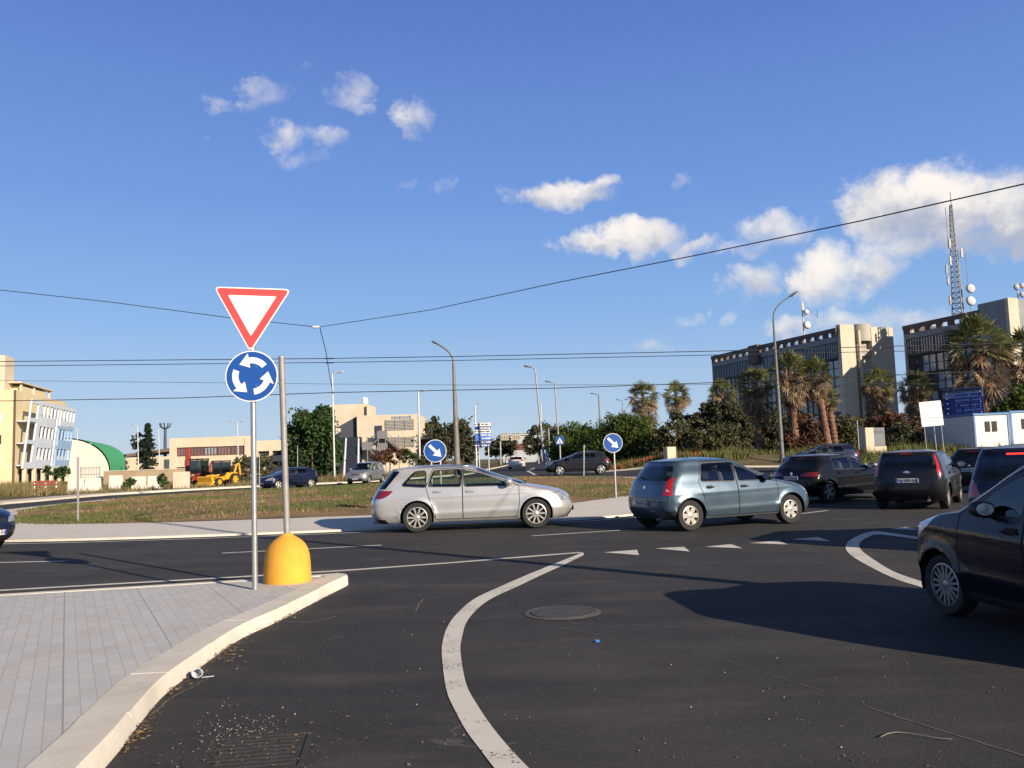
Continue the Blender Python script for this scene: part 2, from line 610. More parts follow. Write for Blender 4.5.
# ------------------------------------------------------------------ ground materials
def asphalt_mat():
    m, nt, b = newmat('asphalt')
    v = coords(nt)
    big = noise_n(nt, v, 0.22, 6, 0.6)
    mid = noise_n(nt, v, 1.7, 6, 0.65)
    c = ramp(nt, big, [(0.28, (0.026, 0.025, 0.025)), (0.52, (0.043, 0.040, 0.039)), (0.74, (0.066, 0.060, 0.055))])
    c2 = mixc(nt, math1(nt, 'MULTIPLY', mid, 0.5), c.outputs[0], (0.030, 0.029, 0.030))
    # dust blown into thin patches
    dst = noise_n(nt, coords(nt, (0.5, 1.6, 1)), 0.9, 8, 0.7)
    dm = N(nt, 'ShaderNodeMapRange')
    dm.inputs['From Min'].default_value = 0.50
    dm.inputs['From Max'].default_value = 0.76
    nt.links.new(dst, dm.inputs['Value'])
    c3 = mixc(nt, math1(nt, 'MULTIPLY', dm.outputs[0], 0.45), c2, (0.135, 0.105, 0.080))
    # tyre polished streaks along the ring road
    st = noise_n(nt, coords(nt, (0.06, 2.2, 1), R(4)), 1.0, 3)
    sm = N(nt, 'ShaderNodeMapRange')
    sm.inputs['From Min'].default_value = 0.52
    sm.inputs['From Max'].default_value = 0.7
    nt.links.new(st, sm.inputs['Value'])
    c3 = mixc(nt, math1(nt, 'MULTIPLY', sm.outputs[0], 0.5), c3, (0.024, 0.023, 0.025))
    # oil drips and darker patches
    ob = noise_n(nt, v, 0.8, 3, .5)
    om = N(nt, 'ShaderNodeMapRange')
    om.inputs['From Min'].default_value = 0.62
    om.inputs['From Max'].default_value = 0.70
    nt.links.new(ob, om.inputs['Value'])
    c3 = mixc(nt, math1(nt, 'MULTIPLY', om.outputs[0], 0.5), c3, (0.018, 0.018, 0.019))
    lb = noise_n(nt, coords(nt, (0.35, 0.8, 1), R(30)), 0.7, 5, .6)
    lm = N(nt, 'ShaderNodeMapRange')
    lm.inputs['From Min'].default_value = 0.52
    lm.inputs['From Max'].default_value = 0.66
    nt.links.new(lb, lm.inputs['Value'])
    c3 = mixc(nt, math1(nt, 'MULTIPLY', lm.outputs[0], 0.35), c3, (0.078, 0.072, 0.068))
    # aggregate
    vo = N(nt, 'ShaderNodeTexVoronoi', Scale=95.0)
    nt.links.new(v, vo.inputs['Vector'])
    sep = nt.nodes.new('ShaderNodeSeparateColor')
    nt.links.new(vo.outputs['Color'], sep.inputs[0])
    sp = math1(nt, 'MULTIPLY', math1(nt, 'POWER', sep.outputs[0], 5.0), 0.24)
    c4 = mixc(nt, sp, c3, (0.15, 0.14, 0.13))
    # hairline cracks
    vc = N(nt, 'ShaderNodeTexVoronoi', _feature='DISTANCE_TO_EDGE', Scale=0.33)
    wv = nt.nodes.new('ShaderNodeVectorMath'); wv.operation = 'ADD'
    nn = N(nt, 'ShaderNodeTexNoise', Scale=1.4, Detail=6.0)
    nt.links.new(v, nn.inputs['Vector'])
    nt.links.new(v, wv.inputs[0]); nt.links.new(nn.outputs['Color'], wv.inputs[1])
    nt.links.new(wv.outputs[0], vc.inputs['Vector'])
    ck = math1(nt, 'LESS_THAN', vc.outputs['Distance'], 0.0035)
    gate = math1(nt, 'GREATER_THAN', noise_n(nt, v, 0.35, 2), 0.56)
    c5 = mixc(nt, math1(nt, 'MULTIPLY', math1(nt, 'MULTIPLY', ck, gate), 0.6), c4, (0.11, 0.10, 0.09))
    nt.links.new(c5, b.inputs['Base Color'])
    b.inputs['Roughness'].default_value = 0.86
    b.inputs['Specular IOR Level'].default_value = 0.22
    hb = math1(nt, 'ADD', math1(nt, 'MULTIPLY', vo.outputs['Distance'], 0.5), noise_n(nt, v, 160, 3))
    bump(nt, b, hb, 0.28, 0.006)
    return m

def paver_mat(name, rot, c1, c2, mortar, bw=0.2, bh=0.1, msize=0.006):
    m, nt, b = newmat(name)
    v = coords(nt, 1.0, rot)
    br = nt.nodes.new('ShaderNodeTexBrick')
    br.offset = 0.5
    br.inputs['Color1'].default_value = (*c1, 1)
    br.inputs['Color2'].default_value = (*c2, 1)
    br.inputs['Mortar'].default_value = (*mortar, 1)
    br.inputs['Scale'].default_value = 1.0
    br.inputs['Mortar Size'].default_value = msize
    br.inputs['Mortar Smooth'].default_value = 0.3
    br.inputs['Brick Width'].default_value = bw
    br.inputs['Row Height'].default_value = bh
    nt.links.new(v, br.inputs['Vector'])
    big = noise_n(nt, v, 0.7, 6, 0.65)
    cc = mixc(nt, math1(nt, 'MULTIPLY', big, 0.55), br.outputs['Color'], tuple(x * 0.62 for x in c1))
    # longer joints where the strips of pavers meet
    w_ = nt.nodes.new('ShaderNodeSeparateXYZ'); nt.links.new(v, w_.inputs[0])
    fr_ = math1(nt, 'FRACT', math1(nt, 'ADD', math1(nt, 'MULTIPLY', w_.outputs[1], 1.25), math1(nt, 'MULTIPLY', big, 0.02)))
    ln = math1(nt, 'LESS_THAN', fr_, 0.016)
    cc = mixc(nt, math1(nt, 'MULTIPLY', ln, 0.7), cc, tuple(x * 0.6 for x in mortar))
    sd_ = N(nt, 'ShaderNodeMapRange')
    sd_.inputs['From Min'].default_value = 0.5
    sd_.inputs['From Max'].default_value = 0.75
    nt.links.new(noise_n(nt, v, 2.3, 8, 0.7), sd_.inputs['Value'])
    cc = mixc(nt, math1(nt, 'MULTIPLY', sd_.outputs[0], 0.35), cc, (0.42, 0.36, 0.28))
    fi = noise_n(nt, v, 70, 4)
    cc = mixc(nt, math1(nt, 'MULTIPLY', fi, 0.35), cc, tuple(x * 0.55 for x in c1))
    nt.links.new(cc, b.inputs['Base Color'])
    b.inputs['Roughness'].default_value = 0.9
    b.inputs['Specular IOR Level'].default_value = 0.2
    hb = math1(nt, 'SUBTRACT', math1(nt, 'MULTIPLY', fi, 0.25), br.outputs['Fac'])
    bump(nt, b, hb, 0.5, 0.004)
    return m

def concrete_mat(name, col, dirt=(0.20, 0.16, 0.12), amt=0.5):
    m, nt, b = newmat(name)
    v = coords(nt)
    big = noise_n(nt, v, 1.1, 7, 0.65)
    f = N(nt, 'ShaderNodeMapRange')
    f.inputs['From Min'].default_value = 0.45
    f.inputs['From Max'].default_value = 0.75
    nt.links.new(big, f.inputs['Value'])
    c = mixc(nt, math1(nt, 'MULTIPLY', f.outputs[0], amt), col, dirt)
    sm = noise_n(nt, v, 26, 6, 0.7)
    c = mixc(nt, math1(nt, 'MULTIPLY', sm, 0.4), c, tuple(x * 0.6 for x in col))
    vo = N(nt, 'ShaderNodeTexVoronoi', Scale=38.0)
    nt.links.new(v, vo.inputs['Vector'])
    pit = math1(nt, 'LESS_THAN', vo.outputs['Distance'], 0.09)
    c = mixc(nt, math1(nt, 'MULTIPLY', pit, 0.5), c, tuple(x * 0.35 for x in col))
    nt.links.new(c, b.inputs['Base Color'])
    b.inputs['Roughness'].default_value = 0.9
    b.inputs['Specular IOR Level'].default_value = 0.2
    bump(nt, b, sm, 0.4, 0.008)
    return m

def soil_mat(name, stops, scale=0.5):
    m, nt, b = newmat(name)
    v = coords(nt)
    n = noise_n(nt, v, scale, 9, 0.68)
    r_ = ramp(nt, n, stops)
    f = noise_n(nt, v, 14, 6, 0.7)
    c = mixc(nt, math1(nt, 'MULTIPLY', f, 0.6), r_.outputs[0], (0.10, 0.075, 0.045))
    nt.links.new(c, b.inputs['Base Color'])
    b.inputs['Roughness'].default_value = 0.95
    b.inputs['Specular IOR Level'].default_value = 0.1
    bump(nt, b, f, 0.8, 0.08)
    return m

def paintline_mat(name, col, wear=0.5):
    m, nt, b = newmat(name)
    v = coords(nt)
    n = noise_n(nt, v, 2.0, 7, 0.7)
    f = N(nt, 'ShaderNodeMapRange')
    f.inputs['From Min'].default_value = 0.45
    f.inputs['From Max'].default_value = 0.85
    nt.links.new(n, f.inputs['Value'])
    c = mixc(nt, math1(nt, 'MULTIPLY', f.outputs[0], wear), col, tuple(x * 0.5 for x in col))
    vo = N(nt, 'ShaderNodeTexVoronoi', Scale=70.0)
    nt.links.new(v, vo.inputs['Vector'])
    sep = nt.nodes.new('ShaderNodeSeparateColor'); nt.links.new(vo.outputs['Color'], sep.inputs[0])
    chip = math1(nt, 'GREATER_THAN', math1(nt, 'ADD', sep.outputs[0], math1(nt, 'MULTIPLY', f.outputs[0], 0.2)), 1.0)
    c = mixc(nt, chip, c, (0.07, 0.065, 0.06))
    nt.links.new(c, b.inputs['Base Color'])
    b.inputs['Roughness'].default_value = 0.75
    bump(nt, b, noise_n(nt, v, 180, 3), 0.3, 0.003)
    return m

ASPH = asphalt_mat()
PAVE = paver_mat('grey_pavers', R(-118), (0.62, 0.60, 0.575), (0.53, 0.515, 0.495), (0.45, 0.43, 0.40), 0.2, 0.1, 0.004)
APRON = concrete_mat('apron_concrete', (0.66, 0.61, 0.54), (0.46, 0.41, 0.34), 0.4)
KERBM = concrete_mat('kerb_concrete', (0.70, 0.645, 0.555), (0.36, 0.29, 0.21), 0.55)
FARKERB = concrete_mat('far_kerb_concrete', (0.62, 0.55, 0.45), (0.42, 0.35, 0.27), 0.4)
SOIL = soil_mat('dry_island_soil', [(0.32, (0.10, 0.12, 0.04)), (0.43, (0.27, 0.20, 0.095)), (0.56, (0.40, 0.25, 0.125)), (0.70, (0.44, 0.20, 0.09))], 0.35)
FIELD = soil_mat('dry_field', [(0.30, (0.07, 0.085, 0.03)), (0.48, (0.18, 0.15, 0.075)), (0.70, (0.26, 0.20, 0.12))], 0.12)
LINE = paintline_mat('road_paint', (0.64, 0.59, 0.50), 0.6)
THINLINE = paintline_mat('worn_road_paint', (0.56, 0.53, 0.47), 0.8)

# ------------------------------------------------------------------ ground sheets
road_poly = [(-90, -30), (80, -30), (80, 45), (30, 51), (16, 54), (8, 56.5), (4.5, 59), (3.2, 63), (3.4, 80), (5, 140), (9, 300), (3, 300), (-1, 140), (-3.2, 92),
             (-4, 72), (-8, 70), (-13, 68), (-19, 65), (-23, 61), (-26.5, 55), (-27, 45), (-31, 37), (-90, 30)]
def ground_sheet():
    xs = [-3000, -1200, -420, -200, -120] + [-90 + 3 * i for i in range(61)] + [120, 200, 420, 1200, 3000]
    ys = [-600, -200, -60] + [-30 + 3 * i for i in range(18)] + [21 + 1.5 * i for i in range(34)] + [76, 84, 100, 150, 300, 600, 1200, 3000]
    xs = sorted(set(xs + [4.5 + 1.0 * i for i in range(10)]))
    vs = [(x, y, gz(x, y) - 0.06) for y in ys for x in xs]
    n = len(xs)
    fs = [(j * n + i, j * n + i + 1, (j + 1) * n + i + 1, (j + 1) * n + i) for j in range(len(ys) - 1) for i in range(n - 1)]
    mb = MB()
    mb.add(vs, fs)
    return struct(mb.build('ground', FIELD, smooth=60), 'dry brownish field with weeds around the junction')
ground_sheet()
struct(sheet('road', road_poly, ASPH, 0.0, 2.0), 'dark asphalt of the roundabout and its approach roads')

# the island: kerb line, paved apron, dry grass
isl = catmull([(-12, 20, 0), (-5, 19.9, 0), (1.65, 21.3, 0), (5.2, 24.6, 0), (8, 30, 0), (8.6, 37, 0), (7, 43.5, 0), (3.8, 47.5, 0), (-2, 52, 0), (-8, 54.5, 0),
               (-14, 55, 0), (-19, 53.5, 0), (-22, 48, 0), (-22.5, 40, 0), (-21, 29, 0), (-17.5, 22.6, 0)], 6, True)
isl2 = [(p.x, p.y) for p in isl]
def ctr_in(p, d):
    return p
inner = offset_closed(isl2, -0.28)
grass_edge = []
for p, q in zip(isl2, offset_closed(isl2, -1.0)):
    nrm = Vector(q) - Vector(p)
    wdt = 1.0 + 2.9 * S(40, 24, p[1]) if p[1] < 40 else 1.0
    wdt = 1.0 + 2.9 * (1 - S(24, 42, p[1])) + .22 * noise.noise(Vector((p[0] * .8, p[1] * .8, 2)))
    grass_edge.append(Vector(p) + nrm * wdt)
_ip = [Vector(p[:2]) for p in isl2]
def apron_h(x, y):
    d = min((Vector((x, y)) - q).length for q in _ip)
    return gz(x, y) + 0.046 + 0.075 * S(0.2, 3.6, d)
mb = MB()
kerb_mb(mb, [Vector(p) for p in isl2] + [Vector(isl2[0]), ], 0.28, 0.05, 0.02)
struct(mb.build('roundabout_kerb', KERBM), 'pale concrete kerb round the traffic island')
struct(sheet('roundabout_apron', inner, APRON, 0.0, 1.0, holes=[grass_edge], h=apron_h), 'light concrete apron round the grassed traffic island')
def isl_h(x, y):
    return apron_h(x, y) + 0.005 + 0.04 * noise.noise(Vector((x * 0.5, y * 0.5, 3))) + 0.10 * S(0, 6, min(6, abs(min((Vector((x, y)) - e).length for e in grass_edge[::3]))))
struct(sheet('island_soil', grass_edge, SOIL, 0.0, 0.9, h=isl_h), 'dry soil of the traffic island')

# pavement at the sign: pixels of the kerb foot, turned into ground points
foot_px = [(105.5, 768), (137, 728), (165, 695), (200, 668), (239, 640), (281, 620), (327, 596), (346, 586.5)]
foot = [G(x, y) for x, y in foot_px]
foot = [Vector((-1.0, -4.5, 0)), Vector((-1.5, -0.5, 0)), Vector((-1.9, 2.4, 0))] + foot
foot = catmull(foot, 5)
# far edge of the pavement
far_px = [(338, 573.2), (290, 576.5), (235, 580), (130, 586.5), (60, 590.5), (0, 594)]
farp = [G(x, y, 0.12) for x, y in far_px]
far_full = [farp[-1] + (farp[-1] - farp[-2]).normalized() * 18] + list(reversed(farp))
tipc = catmull([foot[-1], (foot[-1] + farp[0]) * 0.5 + Vector((0.07, 0.05, 0)), farp[0]], 5)
kerb_line = [Vector(p[:2]) for p in foot] + [Vector(p[:2]) for p in tipc[1:]]
mb = MB()
def resample(pl, st):
    out = [Vector(pl[0][:2])]
    acc = 0.0
    for i in range(len(pl) - 1):
        a, b = Vector(pl[i][:2]), Vector(pl[i + 1][:2])
        L_ = (b - a).length
        while acc + L_ >= st:
            a = a + (b - a) * ((st - acc) / L_)
            L_ = (b - a).length
            acc = 0.0
            out.append(a.copy())
        acc += L_
    out.append(Vector(pl[-1][:2]))
    return out
rs = resample(kerb_line, 0.09)
kerb_mb(mb, kerb_line, 0.295, 0.108)
rk_ = random.Random(12)
i = 0
while i < len(rs) - 1:
    seg = rs[i:i + 12]
    if len(seg) > 2:
        q = [p.copy() for p in seg]
        q[0] = q[0].lerp(q[1], .05); q[-1] = q[-1].lerp(q[-2], .05)
        jit = rk_.uniform(-.006, .006)
        q = offset_poly(q, jit)
        kerb_mb(mb, q, 0.295, 0.125 + rk_.uniform(-.003, .004), rk_.uniform(.02, .032))
    i += 11
struct(mb.build('kerb', KERBM), 'pale kerb curving round the paved corner')
mb = MB()
kerb_mb(mb, [Vector(p[:2]) for p in reversed(far_full)][0:], 0.16, 0.125)
struct(mb.build('kerb_far_side', KERBM), 'pale kerb on the roundabout side of the paved corner')
in_edge = offset_poly(kerb_line, -0.29)
far_in = offset_poly([Vector(p[:2]) for p in reversed(far_full)], -0.155)
pav_poly = [Vector((-26, -4.5))] + in_edge[:-6] + far_in[1:]
struct(sheet('pavement', pav_poly, PAVE, 0.118, 1.0), 'grey block pavement of the corner by the give way sign')

# far side: pale footway beyond the ring road on the building side and kerb on the palm side
left_line = catmull([(-90, 30, 0), (-31, 37, 0), (-27, 45, 0), (-26.5, 55, 0), (-23, 61, 0), (-19, 65, 0), (-13, 68, 0), (-8, 70, 0), (-4, 72, 0), (-3.2, 92, 0), (-1, 140, 0), (3, 300, 0)], 5)
mb = MB()
kerb_mb(mb, left_line, 0.3, 0.11)
struct(mb.build('kerb_building_side', FARKERB), 'pale kerb beyond the roundabout on the building side')
ll = offset_poly(left_line, -0.28)
lo = offset_poly(left_line, -2.6)
struct(sheet('footway', ll[3:42] + list(reversed(lo[3:42])), FARKERB, 0.10, 1.5), 'pale footway beyond the roundabout on the building side')
right_line = catmull([(9, 300, 0), (5, 140, 0), (3.4, 80, 0), (3.2, 63, 0), (4.5, 59, 0), (8, 56.5, 0), (16, 54, 0), (30, 51, 0), (80, 45, 0)], 6)
mb = MB()
kerb_mb(mb, right_line, 0.3, 0.11)
struct(mb.build('kerb_palm_side', FARKERB), 'pale kerb along the verge below the palms')

# ------------------------------------------------------------------ painted markings
mb = MB()
ol = [(583, 552.6), (552, 565), (525, 576), (499, 587.5), (481, 595.5), (469, 603), (456, 615), (447, 628), (442.5, 643), (442, 657), (446, 689), (455, 711), (466, 731), (480, 750), (494.5, 769), (520, 800)]
il = [(584, 555.2), (563, 565.5), (540, 576), (516, 587.5), (497, 596), (483, 604.5), (472, 615), (465.5, 625), (461.5, 640), (460.5, 653), (466, 684), (477, 705), (491, 726), (509, 748), (529, 769), (560, 800)]
Lw = catmull([G(*p) for p in ol], 4); Rw = catmull([G(*p) for p in il], 4)
ribbon_mb(mb, Lw, Rw, 0.005)
tl = [(-60, 594.2), (0, 590.6), (60, 587.2), (130, 583.2), (235, 577.3), (345, 570.6), (450, 563), (545, 555.4), (581, 552.6)]
c_ = [G(*p) for p in tl]
ribbon_mb(mb, offset_poly(c_, -0.07), offset_poly(c_, 0.07), 0.004)
# curve in front of the queue
oc = [(935, 593), (919.6, 587), (893.5, 578.5), (865.5, 564.6), (851, 555.5), (846, 549.5), (846.5, 544.5), (851, 539.8), (864, 533.6), (877, 531.6), (900, 534.5), (930, 539)]
ic = [(937, 587), (921, 581.5), (893.5, 571.8), (874, 560), (863, 552), (859.5, 547.5), (859.5, 544), (862.5, 540.5), (869, 537), (877, 534.6), (900, 537), (930, 541.3)]
ribbon_mb(mb, catmull([G(*p) for p in oc], 3), catmull([G(*p) for p in ic], 3), 0.005)
for t in [((604, 552.6), (637, 550), (639, 555.3)), ((655, 548.6), (684, 547.0), (690, 551.8)), ((705, 547), (731, 544.3), (742.6, 548.5)), ((749, 543.3), (778, 540.8), (787.7, 544.7)),
          ((792, 539.4), (818, 537.3), (830.6, 541.5)), ((890, 529.0), (906, 527.2), (921, 530.3))]:
    q = [G(*p) for p in t]
    mb.add([(p.x, p.y, gz(p.x, p.y) + 0.005) for p in q], [(0, 1, 2)])
struct(mb.build('road_markings', LINE, smooth=0), 'white give way triangles and edge lines painted on the asphalt')
mb = MB()
def dash(a, b, wd):
    pa, pb = G(*a), G(*b)
    n_ = max(2, int((pb - pa).length / 1.0))
    c2_ = [pa + (pb - pa) * i / n_ for i in range(n_ + 1)]
    ribbon_mb(mb, offset_poly(c2_, -wd / 2), offset_poly(c2_, wd / 2), 0.004)
dash((222, 553.3), (382, 545.2), 0.12); dash((-60, 564), (66, 561.2), 0.12); dash((532, 536), (620, 530.4), 0.12)
dash((795, 514.5), (828, 510.5), 0.12); dash((668, 521), (700, 518.5), 0.1)
el_ = offset_closed(isl2, 0.45)
k0 = [i for i in range(len(el_)) if el_[i].y < 33 and el_[i].x > -30]
seq = [el_[i] for i in range(0, 26)]
ribbon_mb(mb, offset_poly(seq, -0.06), offset_poly(seq, 0.06), 0.004)
# chevron in front of the exit road nose
for t in [((526, 471.2), (533, 468.0), (536, 468.4), (530, 471.4), (537, 475.2), (534, 475.6))]:
    q = [G(*p) for p in t]
    mb.add([(p.x, p.y, gz(p.x, p.y) + 0.02) for p in q], [(0, 1, 2, 3), (0, 3, 4, 5)])
struct(mb.build('lane_lines', THINLINE, smooth=0), 'thin worn white lane lines on the ring road')

# a crack, old scratches and a patch in the asphalt
CRACK = plain('crack_dust', (0.115, 0.104, 0.09), .95, 0, .4, 9)
def thin_line(pxs, wd, seed, name, label):
    rnd_ = random.Random(seed)
    pts = resample(catmull([G(*p) for p in pxs], 6), .05)
    mb_ = MB()
    run, prev = [], True
    for i_, p in enumerate(pts):
        on = noise.noise(Vector((i_ * .09, seed, 0))) > -.22
        jx, jy = rnd_.gauss(0, .006), rnd_.gauss(0, .006)
        if on:
            run.append(Vector((p.x + jx, p.y + jy)))
        if (not on or i_ == len(pts) - 1) and len(run) > 3:
            wd2 = wd * rnd_.uniform(.6, 1.3)
            ribbon_mb(mb_, offset_poly(run, -wd2 / 2), offset_poly(run, wd2 / 2), .003)
            run = []
    struct(mb_.build(name, CRACK, None, 0), label)
thin_line([(560, 628), (690, 652), (760, 672), (830, 694), (900, 718), (1030, 758), (1100, 780)], .012, 3, 'road_crack', 'pale dusty crack running across the empty asphalt')
thin_line([(150, 716), (172, 698), (202, 682), (212, 676)], .02, 5, 'road_scratch', 'dusty line in the gutter near the kerb')
thin_line([(284, 622), (306, 622.5), (322, 620), (336, 616.5)], .035, 7, 'road_scratch', 'pale sandy streak by the tip of the kerb')
thin_line([(415, 612), (420, 604), (428, 598), (462, 596)], .02, 9, 'road_scratch', 'pale wiggly scratch beside the white curve')
# ------------------------------------------------------------------ cars
RUBBER = plain('tyre_rubber', (0.018, 0.018, 0.018), 0.85, 0, 0.25, 30)
BLACKTRIM = plain('black_trim', (0.016, 0.016, 0.017), 0.55, 0, 0.2, 20)
DARKCAB = plain('cabin_lining', (0.03, 0.03, 0.032), 0.85, 0, 0.2, 12)
SEATM = plain('seat_fabric', (0.07, 0.07, 0.075), 0.9, 0, 0.25, 40)
ALLOY = plain('wheel_alloy', (0.56, 0.53, 0.48), 0.32, 0.6, 0.08, 20)
ALLOYD = plain('dull_wheel_alloy', (0.30, 0.30, 0.31), 0.4, 0.6, 0.1, 20)
SEAL = plain('shut_line', (0.004, 0.004, 0.004), 1.0, 0, 0.1, 20)
CHROME = plain('chrome', (0.75, 0.75, 0.75), 0.15, 1.0, 0.05, 30)
PLATEW = plain('plate_white', (0.55, 0.55, 0.54), 0.4, 0, 0.05, 30)
PLATEB = plain('plate_blue', (0.02, 0.06, 0.35), 0.4, 0, 0.05, 30)
INK = plain('ink', (0.02, 0.02, 0.025), 0.5, 0, 0.1, 40)
CARGLASS = glassmat('car_glass', (0.86, 0.95, 0.90), 0.06, 0.08)
TINTGLASS = glassmat('tinted_car_glass', (0.55, 0.62, 0.62), 0.09, 0.62)
LAMPGLASS = plain('lamp_lens', (0.78, 0.80, 0.82), 0.18, 0.0, 0.08, 40, 0, 0.6)
LAMPDIM = plain('dim_lamp_lens', (0.26, 0.28, 0.30), 0.12, 0.2, 0.5, 14, 0, 1.0)
REDLENS = plain('red_lens', (0.42, 0.012, 0.012), 0.15, 0, 0.25, 30, 0, 1.0)
DARKRED = plain('dark_red_lens', (0.17, 0.008, 0.012), 0.15, 0, 0.3, 30, 0, 1.0)
CLEARLENS = plain('clear_lens', (0.70, 0.62, 0.58), 0.15, 0.1, 0.1, 30, 0, 1.0)
BRAKE = emit('lit_brake_lamp', (1.0, 0.05, 0.04), 1.0, (0.6, 0.02, 0.02))

def interp(tab, z):
    """smooth monotone interpolation in a table of (z, value)"""
    if z <= tab[0][0]:
        return tab[0][1]
    if z >= tab[-1][0]:
        return tab[-1][1]
    n = len(tab)
    for i in range(n - 1):
        if tab[i][0] <= z <= tab[i + 1][0]:
            h = tab[i + 1][0] - tab[i][0]
            d = (tab[i + 1][1] - tab[i][1]) / h
            def sl(j):
                if j <= 0 or j >= n - 1:
                    k = min(max(j, 0), n - 2)
                    return (tab[k + 1][1] - tab[k][1]) / (tab[k + 1][0] - tab[k][0])
                a = (tab[j][1] - tab[j - 1][1]) / (tab[j][0] - tab[j - 1][0])
                b = (tab[j + 1][1] - tab[j][1]) / (tab[j + 1][0] - tab[j][0])
                if a * b <= 0:
                    return 0
                return 2 * a * b / (a + b)
            m0, m1 = sl(i), sl(i + 1)
            t = (z - tab[i][0]) / h
            t2, t3 = t * t, t * t * t
            return (2 * t3 - 3 * t2 + 1) * tab[i][1] + (t3 - 2 * t2 + t) * h * m0 + (-2 * t3 + 3 * t2) * tab[i + 1][1] + (t3 - t2) * h * m1

def wheel_meshes(r, width, style):
    """tyre and rim, axle along y, outer face towards +y"""
    ty = MB()
    w2 = width / 2
    ri = r * (0.62 if style.get('small') else 0.70)
    prof = [(ri, -w2 * 0.8), (ri + 0.01, -w2 * 0.95), (r * 0.93, -w2), (r * 0.985, -w2 * 0.8), (r, -w2 * 0.45), (r, w2 * 0.45), (r * 0.985, w2 * 0.8), (r * 0.93, w2), (ri + 0.012, w2 * 0.95), (ri, w2 * 0.8)]  # closed into a ring below
    rot = Matrix.Rotation(-PI / 2, 4, 'X')
    ty.lathe(prof, 36, rot, closed=True)
    rm = MB()
    # barrel and dark backing
    rm.cur = 1
    rm.lathe([(ri, -w2 * 0.75), (ri * 0.98, w2 * 0.1), (0.0001, w2 * 0.12)], 28, rot)
    rm.cur = 0
    rm.lathe([(ri * 0.99, w2 * 0.55), (ri * 1.0, w2 * 0.86), (ri * 0.93, w2 * 0.9), (ri * 0.89, w2 * 0.6)], 36, rot, closed=True)
    ns, kind = style['n'], style['kind']
    hub = 0.22 if kind != 'cap' else 0.30
    rm.lathe([(ri * hub, w2 * 0.2), (ri * hub, w2 * 0.72), (ri * hub * 0.7, w2 * 0.80), (0.0001, w2 * 0.82)], 20, rot)
    for i in range(ns):
        a = 2 * PI * i / ns
        offs = (-0.10, 0.10) if kind == 'twin' else (0,)
        for of in offs:
            b0, b1 = {'slim': (0.065, 0.085), 'cap': (0.19, 0.27), 'twin': (0.07, 0.06), 'five': (0.17, 0.22)}[kind]
            k0, k1 = of * 0.6, of * 1.6
            pl = [(ri * hub * 0.8, (-b0 + k0) * ri), (ri * 0.92, (-b1 + k1) * ri), (ri * 0.92, (b1 + k1) * ri), (ri * hub * 0.8, (b0 + k0) * ri)]
            mm = rot @ Matrix.Rotation(a, 4, 'Z')
            rm.prism(pl, w2 * 0.35, w2 * 0.74, mm)
    return ty, rm

